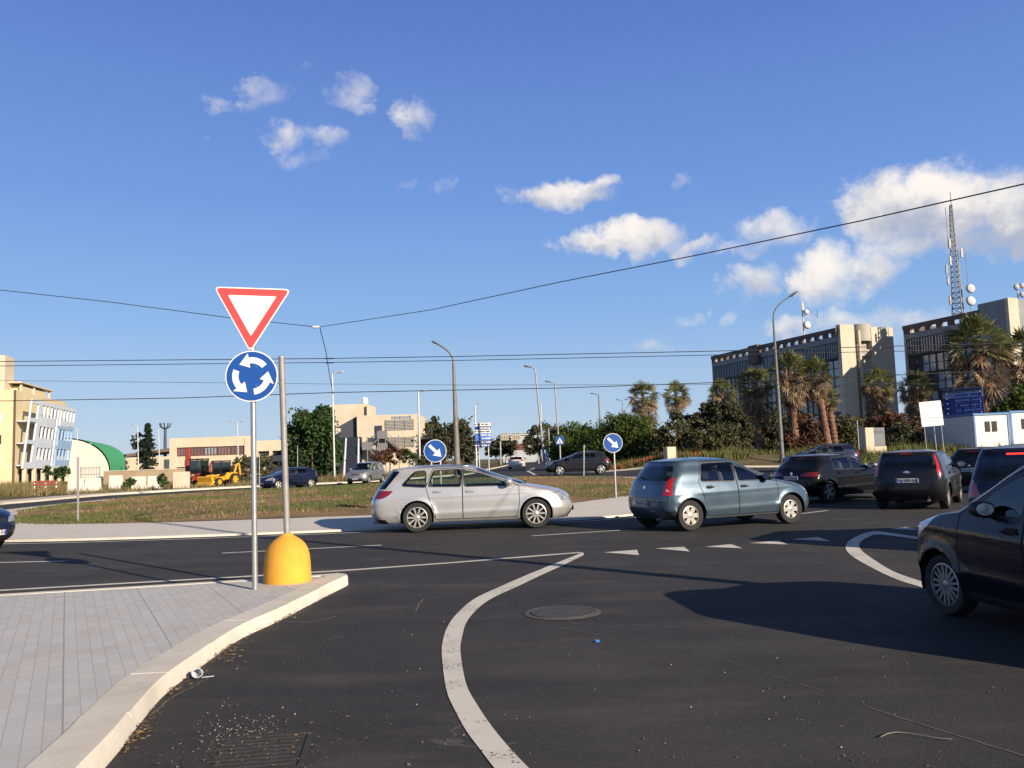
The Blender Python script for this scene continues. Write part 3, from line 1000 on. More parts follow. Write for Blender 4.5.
def make_car(sp):
    """hull lofted as a stack of plan outlines, then cut into panels, panes and lamps along side and end view outlines"""
    W, H, wb, r = sp['W'], sp['H'], sp['wb'], sp['r']
    xa, xb = wb / 2, -wb / 2
    nose, tail = xa + sp['fo'], xb - sp['ro']
    FT = [(z, nose - d) for z, d in sp['front']]
    RT = [(z, tail + d) for z, d in sp['rear']]
    WT = [(z, k * W / 2) for z, k in sp['width']]
    zb = sp['zb']
    zr = H - 0.075
    zs = []
    nz = 22 if sp.get('far') else 38
    for i in range(nz):
        zs.append(zb + (zr - zb) * i / (nz - 1))
    zs += [H - 0.075 * (1 - t) ** 2 for t in (0.12, 0.25, 0.4, 0.55, 0.7, 0.84, 0.94, 0.985)]
    LF = sp.get('lf', [(0.2, 0.55), (0.55, 0.60), (0.8, 0.75), (0.95, 0.75), (1.05, 0.45), (1.5, 0.35)])
    LR = sp.get('lr', [(0.2, 0.40), (0.6, 0.36), (0.95, 0.34), (1.2, 0.30), (1.5, 0.28)])
    NF, NS, NR = (7, 24, 6) if sp.get('far') else (11, 46, 9)
    xc = (interp(FT, zr) + interp(RT, zr)) / 2 + 0.05
    xmid = 0.5 * (nose + tail)
    bm = bmesh.new()
    rings = []
    for z in zs:
        ze = min(z, zr)
        xf, xr, wd = interp(FT, ze), interp(RT, ze), interp(WT, ze)
        lf, lr = interp(LF, ze), interp(LR, ze)
        if z > zr:
            s_ = math.sqrt(max(0.0, (H - z) / 0.075))
            xf, xr, wd = xc + (xf - xc) * s_, xc + (xr - xc) * s_, wd * s_
            lf, lr = lf * s_, lr * s_
        L_ = xf - xr
        lf, lr = min(lf, L_ * 0.42), min(lr, L_ * 0.42)
        ef, er = 2 / 2.35, 2 / 3.2
        half = []
        for k in range(NF):
            t = PI / 2 * (k / NF)
            half.append((xf - lf + lf * math.cos(t) ** ef, wd * math.sin(t) ** ef))
        for k in range(NS + 1):
            x = (xf - lf) + ((xr + lr) - (xf - lf)) * k / NS
            half.append((x, wd))
        for k in range(1, NR + 1):
            t = PI / 2 * (1 - k / NR)
            half.append((xr + lr - lr * math.cos(t) ** er, wd * math.sin(t) ** er))
        pts = []
        for x, y in half:
            u = (x - xmid) / (0.5 * (nose - tail))
            y *= 1 - 0.045 * abs(u) ** 2.5
            if z < 0.95:
                for ax in (xa, xb):
                    d = math.hypot(x - ax, z - r)
                    y += (y > 0.5 * wd) * 0.022 * math.exp(-((d - r - 0.05) / 0.06) ** 2)
            if sp.get('crease'):
                for (zc, amp, wd_) in sp['crease']:
                    y += (y > 0.6 * wd) * amp * math.exp(-((z - zc - 0.05 * u) / wd_) ** 2) * max(0, 1 - abs(u) ** 4)
            pts.append((x, y))
        ring = [bm.verts.new((x, y, z)) for x, y in pts]
        ring += [bm.verts.new((x, -y, z)) for x, y in reversed(pts[1:-1])]
        rings.append(ring)
    n = len(rings[0])
    for i in range(len(rings) - 1):
        for k in range(n):
            l = (k + 1) % n
            bm.faces.new((rings[i][k], rings[i][l], rings[i + 1][l], rings[i + 1][k]))
    bm.faces.new(rings[-1])
    bm.faces.new(list(reversed(rings[0])))
    bm.normal_update()
    for f in bm.faces:
        f.smooth = True
    hull = BVHTree.FromBMesh(bm)

    # ---- cuts
    def sel(view):
        out = []
        for f in bm.faces:
            nn = f.normal
            c = f.calc_center_median()
            if view == 'side' and abs(nn.y) > 0.28 and abs(nn.y) > abs(nn.x) * 0.55 and c.z < H - 0.07:
                out.append(f)
            elif view == 'rear' and nn.x < -0.12 and c.x < xb + 0.4 and nn.x < -abs(nn.y) * 0.55 and nn.z < 0.95:
                out.append(f)
            elif view == 'front' and nn.x > 0.12 and c.x > 0 and nn.x > abs(nn.y) * 0.55:
                out.append(f)
        return out
    def cut(view, poly):
        m_ = len(poly)
        lo, hi = min(p[0] for p in poly) - 0.12, max(p[0] for p in poly) + 0.12
        z0, z1 = min(p[1] for p in poly) - 0.08, max(p[1] for p in poly) + 0.08
        fs = []
        for f in sel(view):
            c = f.calc_center_median()
            q = c.x if view == 'side' else c.y
            if lo < q < hi and z0 < c.z < z1:
                fs.append(f)
        for i in range(m_):
            a, b = poly[i], poly[(i + 1) % m_]
            if view == 'side':
                dx, dz = b[0] - a[0], b[1] - a[1]
                co, no = Vector((a[0], 0, a[1])), Vector((-dz, 0, dx))
            else:
                dy, dz = b[0] - a[0], b[1] - a[1]
                co, no = Vector((0, a[0], a[1])), Vector((0, -dz, dy))
            if no.length < 1e-9:
                continue
            es = {e for f in fs for e in f.edges}
            vs = {v for f in fs for v in f.verts}
            res = bmesh.ops.bisect_plane(bm, geom=list(fs) + list(es) + list(vs), dist=1e-5, plane_co=co, plane_no=no.normalized())
            fs = [g_ for g_ in res['geom'] if isinstance(g_, bmesh.types.BMFace)]
    def circle(cx, cz, rr, k=26):
        return [(cx + rr * math.cos(2 * PI * i / k), cz + rr * math.sin(2 * PI * i / k)) for i in range(k)]
    kc = 14 if sp.get('far') else 24
    regs = []   # (region, view, polygon, sides)
    for ax in (xa, xb):
        regs.append(('hole', 'side', circle(ax, r + 0.005, r + sp.get('gap', 0.045), kc), 0))
    for nm, poly in sp.get('extra_side', []) + sp['side']:
        regs.append((nm, 'side', poly, 0))
    for nm, poly in sp['rearview']:
        regs.append((nm, 'rear', poly, 0))
        if nm in ('taillight', 'brake_light_pair', 'reflector', 'lens'):
            regs.append((nm, 'rear', [(-p[0], p[1]) for p in reversed(poly)], 0))
    for nm, poly in sp['frontview']:
        regs.append((nm, 'front', poly, 0))
        if nm in ('headlight', 'fog_lamp'):
            regs.append((nm, 'front', [(-p[0], p[1]) for p in reversed(poly)], 0))
    for nm, view, poly, _ in regs:
        cut(view, poly)
    bm.normal_update()
    views = {v: set(sel(v)) for v in ('side', 'rear', 'front')}
    boxed = [(a_, b_, p_, (min(t[0] for t in p_), max(t[0] for t in p_), min(t[1] for t in p_), max(t[1] for t in p_))) for a_, b_, p_, _ in regs]
    groups = {}
    zbump = sp.get('bumper_z', 0.56)
    for f in bm.faces:
        c = f.calc_center_median()
        key = None
        for nm, view, poly, bb in boxed:
            if f in views[view]:
                q = c.x if view == 'side' else c.y
                if bb[0] <= q <= bb[1] and bb[2] <= c.z <= bb[3] and inpoly(q, c.z, poly):
                    key = nm
                    break
        if key is None:
            key = 'body'
        if key not in ('body', 'windscreen', 'rear_window', 'number_recess', 'hole', 'grille', 'rear_bumper', 'front_bumper', 'tailgate', 'high_brake_light'):
            key = key + ('@L' if c.y > 0 else '@R')
        groups.setdefault(key, []).append(f)

    root = empty(sp['name'], (0, 0, 0))
    vn = {v: v.normal.copy() for v in bm.verts}
    PM = sp['paint']
    gl = sp.get('glass', CARGLASS)
    matof = {'body': PM, 'windscreen': CARGLASS, 'rear_window': sp.get('rear_glass', gl), 'window': gl, 'rear_door_window': gl, 'quarter_window': gl, 'front_door': PM, 'rear_door': PM, 'seam': SEAL,
             'sill_trim': sp.get('sill', BLACKTRIM), 'trim': BLACKTRIM, 'taillight': sp.get('tl', REDLENS), 'lens': CLEARLENS, 'headlight': sp.get('hl', LAMPDIM), 'grille': BLACKTRIM, 'fog_lamp': LAMPGLASS,
             'rear_bumper': sp.get('rb', PM), 'front_bumper': sp.get('fb', PM), 'tailgate': PM, 'high_brake_light': sp.get('hbl', DARKRED), 'number_recess': BLACKTRIM, 'mirror_base': BLACKTRIM, 'reflector': DARKRED,
             'quarter_light': gl}
    nameof = {'rear_door_window': 'window', 'front_door_window': 'window', 'quarter_light': 'quarter_window', 'lens': 'lamp_lens'}
    doors = {}
    made = {}
    order = sorted(groups, key=lambda k: 0 if ('door' in k and 'window' not in k) or k in ('tailgate',) or 'taillight' in k else 1)
    for key in order:
        fs = groups[key]
        base = key.split('@')[0]
        if base == 'hole':
            continue
        idx, vs, faces, nrm = {}, [], [], []
        for f in fs:
            ids = []
            for v in f.verts:
                if v not in idx:
                    idx[v] = len(vs)
                    vs.append(v.co.copy()); nrm.append(vn[v])
                ids.append(idx[v])
            faces.append(ids)
        me = bpy.data.meshes.new(nameof.get(base, base))
        me.from_pydata(vs, [], faces)
        mt = matof.get(base, SEAL if 'seam' in base else BLACKTRIM if 'frame' in base or 'skirt' in base or 'grille' in base or 'seam' in base else gl if 'window' in base else PM)
        me.materials.append(mt)
        me.polygons.foreach_set('use_smooth', [True] * len(me.polygons))
        me.update()
        me.normals_split_custom_set_from_vertices([tuple(q) for q in nrm])
        nm = nameof.get(base, base)
        nm = {'front_door': 'door', 'rear_door': 'rear_door', 'front_window': 'window'}.get(nm, nm)
        o = bpy.data.objects.new(nm, me)
        COL.objects.link(o)
        par = root
        if base.endswith('seam'):
            nm = 'door_seal'
        if base.endswith('window_frame'):
            nm = 'window_frame'
        o.name = nm
        if base.startswith('front_window_frame') and 'front_door@' + key[-1] in made:
            par = made['front_door@' + key[-1]]
        elif base.startswith('rear_window_frame') and 'rear_door@' + key[-1] in made:
            par = made['rear_door@' + key[-1]]
        elif base == 'front_door_window' and 'front_door@' + key[-1] in made:
            par = made['front_door@' + key[-1]]
        elif base == 'rear_door_window' and 'rear_door@' + key[-1] in made:
            par = made['rear_door@' + key[-1]]
        elif base in ('rear_window',) and 'tailgate' in made:
            par = made['tailgate']
        elif base == 'lens' and 'taillight@' + key[-1] in made:
            par = made['taillight@' + key[-1]]
        o.parent = par
        made[key] = o
    if sp.get('debug'):
        print('DEBUG', {k: (len(v), tuple(round(q, 2) for q in v[0].calc_center_median())) for k, v in groups.items() if 'light' in k or 'bumper' in k})
    bm.free()

    # ---- arch liners, underbody, cabin
    mb = MB()
    for ax in (xa, xb):
        for sgn in (1, -1):
            ra = r + sp.get('gap', 0.045) + 0.004
            vs, fs = [], []
            k_ = 22
            for i in range(k_ + 1):
                a = -0.35 + (PI + 0.7) * i / k_
                for yy in (W / 2 - 0.035, W / 2 - 0.30):
                    vs.append((ax + ra * math.cos(a), sgn * yy, max(zb + 0.001, r + 0.005 + ra * math.sin(a))))
            for i in range(k_):
                fs.append((2 * i, 2 * i + 1, 2 * i + 3, 2 * i + 2))
            o_ = len(vs)
            vs.append((ax, sgn * (W / 2 - 0.30), r))
            for i in range(k_):
                fs.append((2 * i + 1, 2 * i + 3, o_))
            mb.add(vs, fs)
    mb.box((0, 0, zb + 0.06), (nose - tail - 0.5, W - 0.62, 0.10))
    mb.build('underbody', BLACKTRIM, root, 40)
    zb_ = sp.get('belt', 0.95)
    ds = sp.get('dx', 0.0)
    mb = MB()
    mb.box((0.05 + ds, 0, 0.40), (2.3, W * 0.80, 0.06))
    mb.box((-1.05 + ds, 0, 0.72), (0.3, W * 0.78, 0.5), bev=0.05)
    mb.box((1.02 + ds, 0, zb_ - 0.12), (0.40, W * 0.76, 0.24), bev=0.06)
    mb.build('dashboard', DARKCAB, root, 40)
    for sgn in (1, -1):
        mb = MB()
        mb.box((0.10 + ds, sgn * 0.36, 0.55), (0.52, 0.48, 0.16), bev=0.05)
        rk = Matrix.Translation((-0.16 + ds, sgn * 0.36, 0.60)) @ Matrix.Rotation(R(-16), 4, 'Y')
        mb.box((0, 0, 0.30), (0.14, 0.46, 0.62), bev=0.05, mat=rk, top=0.85)
        st_ = mb.build('seat', SEATM, root, 40)
        hb = MB()
        hb.box((0.0, 0, 0.74), (0.10, 0.26, 0.17), bev=0.045, mat=rk)
        hb.tube([rk @ Vector((0, 0.05, 0.58)), rk @ Vector((0, 0.05, 0.70))], 0.008, 6)
        hb.tube([rk @ Vector((0, -0.05, 0.58)), rk @ Vector((0, -0.05, 0.70))], 0.008, 6)
        hb.build('headrest', SEATM, st_, 40)
    mb = MB()
    rk = Matrix.Translation((-0.92 + ds, 0, 0.58)) @ Matrix.Rotation(R(-20), 4, 'Y')
    mb.box((-0.66 + ds, 0, 0.53), (0.46, W * 0.72, 0.16), bev=0.05)
    mb.box((0, 0, 0.27), (0.13, W * 0.70, 0.56), bev=0.05, mat=rk)
    for yy in (-0.38, 0.38):
        mb.box((0, yy, 0.62), (0.09, 0.24, 0.14), bev=0.04, mat=rk)
    mb.build('rear_seat', SEATM, root, 40)
    mb = MB()
    mt = Matrix.Translation((0.72 + ds, 0.36, 0.90)) @ Matrix.Rotation(R(-65), 4, 'Y')
    ring = [mt @ Vector((0.18 * math.cos(2 * PI * i / 20), 0.18 * math.sin(2 * PI * i / 20), 0)) for i in range(21)]
    mb.tube(ring, 0.016, 6, False)
    mb.box((0, 0, 0), (0.10, 0.34, 0.03), bev=0.01, mat=mt)
    mb.build('steering_wheel', DARKCAB, root, 40)

    # ---- wheels
    ty, rm = wheel_meshes(r, sp.get('tw', 0.205), sp['rim'])
    first = None
    for ax, sgn in ((xa, 1), (xa, -1), (xb, 1), (xb, -1)):
        e = empty('wheel', (ax, sgn * (W / 2 - 0.135), r), 0 if sgn > 0 else PI, parent=root)
        if ax == xa and sp.get('steer'):
            e.rotation_euler.z += R(sp['steer'])
        if first is None:
            t_ = ty.build('tyre', RUBBER, e, 40)
            q_ = rm.build('rim', [sp.get('rimmat', ALLOY), BLACKTRIM], e, 35)
            first = (t_, q_)
        else:
            for src in first:
                c = src.copy(); COL.objects.link(c); c.parent = e
        
    # ---- mirrors, handles, wipers, aerial, plates
    def hit(x, y0, z):
        loc, nn, _, _ = hull.ray_cast(Vector((x, y0, z)), Vector((0, -1 if y0 > 0 else 1, 0)))
        return loc
    def hitx(x0, y, z):
        loc, nn, _, _ = hull.ray_cast(Vector((x0, y, z)), Vector((-1 if x0 > 0 else 1, 0, 0)))
        return loc
    mx, mz = sp['mirror']
    for sgn in (1, -1):
        p = hit(mx, sgn * 3, mz)
        yy = p.y if p else sgn * W * 0.42
        mb = MB()
        mm = Matrix.Translation((mx - 0.02, yy + sgn * sp.get('mirror_out', 0.15), mz + 0.04)) @ Matrix.Rotation(sgn * R(-8), 4, 'Z')
        prof = [(0.0001, -0.075), (0.055, -0.072), (0.085, -0.045), (0.098, 0.0), (0.092, 0.05), (0.075, 0.075)]
        rot = mm @ Matrix.Diagonal((1, 1.25 * sp.get('mirror_k', 1), 0.88 * sp.get('mirror_k', 1), 1)) @ Matrix.Rotation(-PI / 2, 4, 'Y')
        mb.lathe(prof, 18, rot)
        mo = mb.build('mirror', sp.get('mirmat', PM), root, 50)
        mb = MB()
        mb.box((mx - 0.02, yy + sgn * 0.04, mz - 0.015), (0.09, 0.14, 0.05), bev=0.015)
        mb.build('mirror_arm', BLACKTRIM, mo, 40)
        mb = MB()
        mb.lathe([(0.0001, 0.077), (0.070, 0.0765)], 18, rot)
        mb.build('mirror_glass', CHROME, mo, 40)
    for k, (hx, hz) in enumerate(sp['handles']):
        for sgn in (1, -1):
            p = hit(hx, sgn * 3, hz)
            if not p:
                continue
            mb = MB()
            mb.box((hx, p.y + sgn * 0.018, hz), (0.19, 0.028, 0.030), bev=0.011)
            mb.box((hx - 0.02, p.y + sgn * 0.003, hz - 0.005), (0.13, 0.012, 0.075), bev=0.005)
            par = made.get(('front_door@' if k == 0 else 'rear_door@') + ('L' if sgn > 0 else 'R')) or root
            mb.build('handle', sp.get('handmat', PM), par, 40)
    def plate(x0, z, front):
        p = hitx(x0, 0.0, z)
        if not p:
            return
        s_ = 1 if front else -1
        th = R(sp.get('plate_tilt', 0)) * s_
        mt_ = Matrix.Translation((p.x + s_ * 0.014, sp.get('plate_y', 0.0), z)) @ Matrix.Rotation(th, 4, 'Y')
        mb = MB()
        mb.box((0, 0, 0), (0.012, 0.52, 0.11), bev=0.004, mat=mt_)
        po = mb.build('licence_plate', PLATEW, root, 40)
        for sg in (-1, 1):
            mb = MB()
            mb.box((s_ * 0.0075, sg * 0.235, 0), (0.004, 0.042, 0.104), mat=mt_)
            mb.build('plate_band', PLATEB, po, 0)
        mb = MB()
        rnd = random.Random(sp['seed'])
        for i in range(7):
            yc = (-0.175 + i * 0.058 + (0.012 if i > 1 else 0) + (0.012 if i > 4 else 0)) * (1 if front else -1)
            mb.box((s_ * 0.0075, yc - 0.012, 0), (0.004, 0.010, 0.075), mat=mt_)
            mb.box((s_ * 0.0075, yc + 0.012, rnd.choice((0, 0.012, -0.012))), (0.004, 0.010, rnd.choice((0.075, 0.05))), mat=mt_)
            mb.box((s_ * 0.0078, yc, rnd.choice((-0.032, 0.032, 0.0))), (0.004, 0.03, 0.011), mat=mt_)
        mb.build('plate_lettering', INK, po, 0)
    plate(-5, sp['plates'][0], False)
    plate(5, sp['plates'][1], True)
    # rear wiper, badge, exhaust
    if sp.get('wiper', True):
        zt = sp['wiper_z']
        pts = []
        for i in range(6):
            y = -0.02 + 0.36 * i / 5
            p = hitx(-5, y, zt + 0.02 + 0.03 * i / 5)
            if p:
                pts.append((p.x - 0.022, y, p.z))
        if len(pts) > 2:
            mb = MB()
            mb.tube(pts, 0.010, 6)
            mb.build('rear_wiper', BLACKTRIM, root, 40)
    p = hitx(-5, 0.0, sp.get('badge_z', 0.86))
    if p:
        mb = MB()
        mb.lathe([(0.052, 0), (0.052, 0.008), (0.045, 0.014), (0.0001, 0.016)], 20, Matrix.Translation(p + Vector((0.002, 0, 0))) @ Matrix.Diagonal((1, sp.get('badge_w', .8), sp.get('badge_h', .8), 1)) @ Matrix.Rotation(-PI / 2, 4, 'Y'))
        mb.build('badge', CHROME, root, 40)
    mb = MB()
    mb.tube([(tail + 0.30, -0.45, zb + 0.02), (tail + 0.07, -0.45, zb + 0.02)], 0.03, 10)
    mb.build('exhaust_pipe', ALLOYD, root, 40)
    mb = MB()
    mb.tube([(sp.get('aerial', -0.7), 0, H - 0.02), (sp.get('aerial', -0.7) - 0.16, 0, H + 0.20)], [0.009, 0.004], 6)
    mb.build('aerial', BLACKTRIM, root, 40)
    # windscreen wipers
    for y0, y1 in ((-0.55, 0.05), (0.0, 0.58)):
        pts = []
        for i in range(6):
            y = y0 + (y1 - y0) * i / 5
            p = hitx(6, y, zb_ + 0.05 + 0.02 * i / 5)
            if p:
                pts.append((p.x + 0.02, y, p.z + 0.012))
        if len(pts) > 2:
            mb = MB()
            mb.tube(pts, 0.009, 6)
            mb.build('wiper', BLACKTRIM, root, 40)
    if sp.get('rails'):
        for sgn in (1, -1):
            pts = []
            for i in range(12):
                x = xb + 0.02 + (wb - 0.85) * i / 11
                p = hit(x, sgn * 3, H - 0.085)
                if p:
                    yy = p.y - sgn * 0.06
                    dn, _, _, _ = hull.ray_cast(Vector((x, yy, 3)), Vector((0, 0, -1)))
                    if dn:
                        pts.append((x, yy, dn.z + (0.03 if 0 < i < 11 else 0.0)))
            mb = MB()
            mb.tube(pts, 0.014, 8)
            mb.build('roof_rail', CHROME, root, 40)
    return root

def ro_poly(pts, rr=0.03, k=3):
    """round the corners of an outline"""
    out = []
    n = len(pts)
    for i in range(n):
        p0, p1, p2 = Vector(pts[i - 1]), Vector(pts[i]), Vector(pts[(i + 1) % n])
        a, b = (p0 - p1), (p2 - p1)
        d = min(rr, a.length * 0.45, b.length * 0.45)
        q0, q2 = p1 + a.normalized() * d, p1 + b.normalized() * d
        for j in range(k + 1):
            t = j / k
            q = q0 * (1 - t) ** 2 + p1 * 2 * t * (1 - t) + q2 * t * t
            out.append((q.x, q.y))
    return out

def grow(poly, d):
    """polygon grown outwards by d"""
    n = len(poly)
    ar = sum(poly[i][0] * poly[(i + 1) % n][1] - poly[(i + 1) % n][0] * poly[i][1] for i in range(n))
    s_ = 1 if ar > 0 else -1
    out = []
    for i in range(n):
        a, b, c = Vector(poly[i - 1]), Vector(poly[i]), Vector(poly[(i + 1) % n])
        n1 = Vector(((b - a).y, -(b - a).x)).normalized() * s_
        n2 = Vector(((c - b).y, -(c - b).x)).normalized() * s_
        m = (n1 + n2)
        m = m / max(0.4, m.length_squared / 2)
        q = b + m * d
        out.append((q.x, q.y))
    return out
def door_regs(front, rear, fw, rw, qw=None):
    """door panels with a dark shut line, panes with a dark frame"""
    out = []
    out.append(('front_door_window', fw)); out.append(('rear_door_window', rw))
    if qw:
        out.append(('quarter_window', qw))
        out.append(('quarter_window_frame', grow(qw, 0.022)))
    out.append(('front_window_frame', grow(fw, 0.022))); out.append(('rear_window_frame', grow(rw, 0.022)))
    out.append(('front_door', front)); out.append(('rear_door', rear))
    out.append(('front_seam', grow(front, 0.014))); out.append(('rear_seam', grow(rear, 0.014)))
    return out
# ------------------------------------------------------------------ car kinds
def gen(name, paint_, L, W, H, wb, fo, r, belt, nz, cowl, atop, tb, tt, bp, cp, tum=0.70, zb=0.21, quarter=None, tl=None, tlside=None, **kw):
    xa, xb = wb / 2, -wb / 2
    ro = L - wb - fo
    nose, tail = xa + fo, xb - ro
    zr = H - 0.075
    cz = belt + 0.03
    front = [(zb, .15), (.32, .04), (.45, 0), (.58, .015), (nz, .08), (nz + .42 * (cz - nz), .26), (nz + .78 * (cz - nz), .62 * cowl), (cz, .97 * cowl),
             (cz + .05, cowl + .07), (cz + .5 * (zr - cz), cowl + .50 * (atop - cowl)), (zr - .06, cowl + .86 * (atop - cowl)), (zr, atop)]
    rear = [(zb, .17), (.34, .05), (.48, 0), (.68, .01), (belt - .12, tb * .55), (belt + .02, tb), ((belt + zr) / 2, tb + (tt - tb) * .56), (zr - .05, tt - .02), (zr, tt + .02)]
    width = [(zb, .90), (.30, .965), (.48, .995), (.66, 1.0), (.82, .985), (belt - .03, .955), (belt + .05, .925), (belt + .22, .865), (zr - .10, tum + .055), (zr - .04, tum + .025), (zr, tum)]
    bz, tz = belt + .035, zr - .05
    tipx = nose - cowl - .40
    topx = nose - atop - .30
    zm = (bz + tz) / 2 + .06
    midx = tipx + (topx - tipx) * .62
    fw = ro_poly([(bp + .045, bz), (tipx, bz - .005), (midx, zm), (topx, tz - .03), (bp + .03, tz)], .05)
    rw = ro_poly([(cp, bz + .02), (bp - .045, bz), (bp - .03, tz), (cp + .13, tz - .015)], .05)
    fx = xa - r - .10
    fd = [(bp + .006, .29), (fx, .29), (fx + .05, .58), (max(tipx + .06, fx + .05), bz - .03), (midx + .06, zm + .02), (topx + .03, tz + .01), (bp + .006, tz + .035)]
    rd = [(bp - .016, .29), (bp - .016, tz + .035), (cp + .11, tz + .025), (cp - .05, bz), (min(cp + .02, xb + .33), .74), (xb + r + .07, .46), (xb + r + .09, .29)]
    side = []
    if tlside:
        side.append(('taillight', tlside))
    hls = kw.pop('hlside', [(nose - .52, nz + .10), (nose - .36, nz - .04), (nose + .1, nz - .10), (nose + .1, nz + .08), (nose - .3, nz + .13)])
    side.append(('headlight', hls))
    side += door_regs(fd, rd, fw, rw, quarter)
    side.append(('sill_trim', [(xb + r, zb - .02), (xa - r, zb - .02), (xa - r, .275), (xb + r, .275)]))
    bzz = kw.pop('bumper_top', .60)
    if not kw.pop('nobump', False):
        side.append(('rear_bumper', [(tail - .2, .1), (xb - r * .8, .1), (xb - r * .95, bzz - .06), (tail - .2, bzz)]))
        side.append(('front_bumper', [(nose + .2, .1), (xa + r * .8, .1), (xa + r * .95, bzz - .08), (nose + .2, bzz - .02)]))
    rearv = []
    if tl:
        rearv.append(('taillight', tl))
    hb = kw.pop('hbl_poly', [(-.16, zr - .075), (.16, zr - .075), (.16, zr - .04), (-.16, zr - .04)])
    rearv.append(('high_brake_light', hb))
    rwz = kw.pop('rwz', belt + .04)
    rearv.append(('rear_window', ro_poly([(-.40 * W, rwz), (.40 * W, rwz), (.325 * W, zr - .10), (-.325 * W, zr - .10)], .06)))
    rearv.append(('number_recess', ro_poly(kw.pop('recess', [(-.30, .66), (.30, .66), (.27, .80), (-.27, .80)]), .02)))
    tgp = [(-.43 * W, bzz + .01), (.43 * W, bzz + .01), (.44 * W, belt), (.36 * W, zr - .02), (-.36 * W, zr - .02), (-.44 * W, belt)]
    rearv.append(('tailgate', tgp))
    rearv.append(('seam', grow(tgp, .012)))
    rearv.append(('rear_bumper', [(-1.2, .1), (1.2, .1), (1.2, bzz), (-1.2, bzz)]))
    fv = [('headlight', kw.pop('hlfront', ro_poly([(.36, nz - .14), (.74, nz - .12), (1.1, nz - .06), (1.1, nz + .10), (.66, nz + .04), (.40, nz - .05)], .03))),
          ('grille', ro_poly([(-.33, nz - .13), (.33, nz - .13), (.30, nz - .05), (-.30, nz - .05)], .02)),
          ('grille', ro_poly([(-.56, zb + .05), (.56, zb + .05), (.50, .44), (-.50, .44)], .05)),
          ('fog_lamp', ro_poly([(.62, .34), (.74, .34), (.74, .43), (.62, .43)], .04)),
          ('windscreen', ro_poly([(-.43 * W, cz + .015), (.43 * W, cz + .015), (.345 * W, zr - .025), (-.345 * W, zr - .025)], .06)),
          ('front_bumper', [(-1.2, .1), (1.2, .1), (1.2, bzz - .05), (-1.2, bzz - .05)])]
    sp = dict(name=name, paint=paint_, W=W, H=H, wb=wb, r=r, fo=fo, ro=ro, zb=zb, front=front, rear=rear, width=width, side=side, rearview=rearv, frontview=fv, belt=belt,
              lf=[(0.2, 0.50), (0.55, 0.52), (nz, 0.54), (cz - .02, 0.50), (cz + .06, 0.40), (zr, 0.32)],
              mirror=(tipx - .06, belt + .06), handles=[(bp + .16, belt - .09), (cp + .20, belt - .075)], plates=(.73, .40), wiper_z=belt + .06, badge_z=belt - .07, seed=len(name) + int(L * 100),
              rim=dict(n=5, kind='five'), crease=[(belt - .16, .010, .035), (.42, .012, .05)])
    sp.update(kw)
    return sp

silver = paint('silver_paint', (0.54, 0.53, 0.515), 0.55, 0.32)
bluegrey = paint('blue_grey_paint', (0.066, 0.104, 0.142), 0.45, 0.32)
black1 = paint('black_paint', (0.007, 0.007, 0.008), 0.2, 0.26, 0.05)
black2 = paint('soft_black_paint', (0.010, 0.010, 0.012), 0.2, 0.28, 0.06)
navy1 = paint('navy_paint', (0.008, 0.014, 0.040), 0.3, 0.26, 0.04)
navy2 = paint('dark_navy_paint', (0.005, 0.008, 0.020), 0.3, 0.26, 0.05)
greyp = paint('grey_paint', (0.10, 0.105, 0.11), 0.5, 0.34)
graphite = paint('graphite_paint', (0.022, 0.022, 0.026), 0.4, 0.3)
whitep = paint('white_paint', (0.72, 0.71, 0.68), 0.0, 0.35)
beigegrey = paint('warm_grey_paint', (0.26, 0.26, 0.27), 0.5, 0.34)

# silver estate, seen side on
e = gen('parked_car', silver, 4.70, 1.81, 1.50, 2.685, .93, .335, .97, .72, 1.06, 2.22, .17, .50, -.31, -1.08, tum=.70,
        quarter=ro_poly([(-1.68, 1.055), (-1.14, 1.01), (-1.14, 1.365), (-1.38, 1.35)], .06),
        tlside=ro_poly([(-2.7, .95), (-1.86, .95), (-1.96, .85), (-2.12, .775), (-2.7, .775)], .04),
        tl=ro_poly([(.46, .79), (.60, .775), (1.1, .775), (1.1, .95), (.52, .94)], .02),
        hlside=ro_poly([(1.74, .80), (1.86, .70), (2.5, .60), (2.5, .79), (1.95, .845)], .03), tw=.215, rails=True, rim=dict(n=10, kind='slim'), tlm=0, sill=silver, tl_mat=0)
e.pop('tlm'); e.pop('tl_mat')
e['tl'] = DARKRED
e['name'] = 'estate_car'
e['extra_side'] = [('lower_grille', [(2.02, .20), (2.6, .20), (2.6, .50), (2.20, .47)]), ('rear_skirt', [(-2.7, .19), (-1.95, .19), (-2.05, .31), (-2.7, .33)]), ('rear_window', [(-2.7, .985), (-2.04, .99), (-1.72, 1.36), (-1.76, 1.38), (-2.5, 1.38)])]
car_silver = make_car(e)
tag(car_silver, 'silver estate car driving round the roundabout, ten spoke wheels and roof rails', 'car')

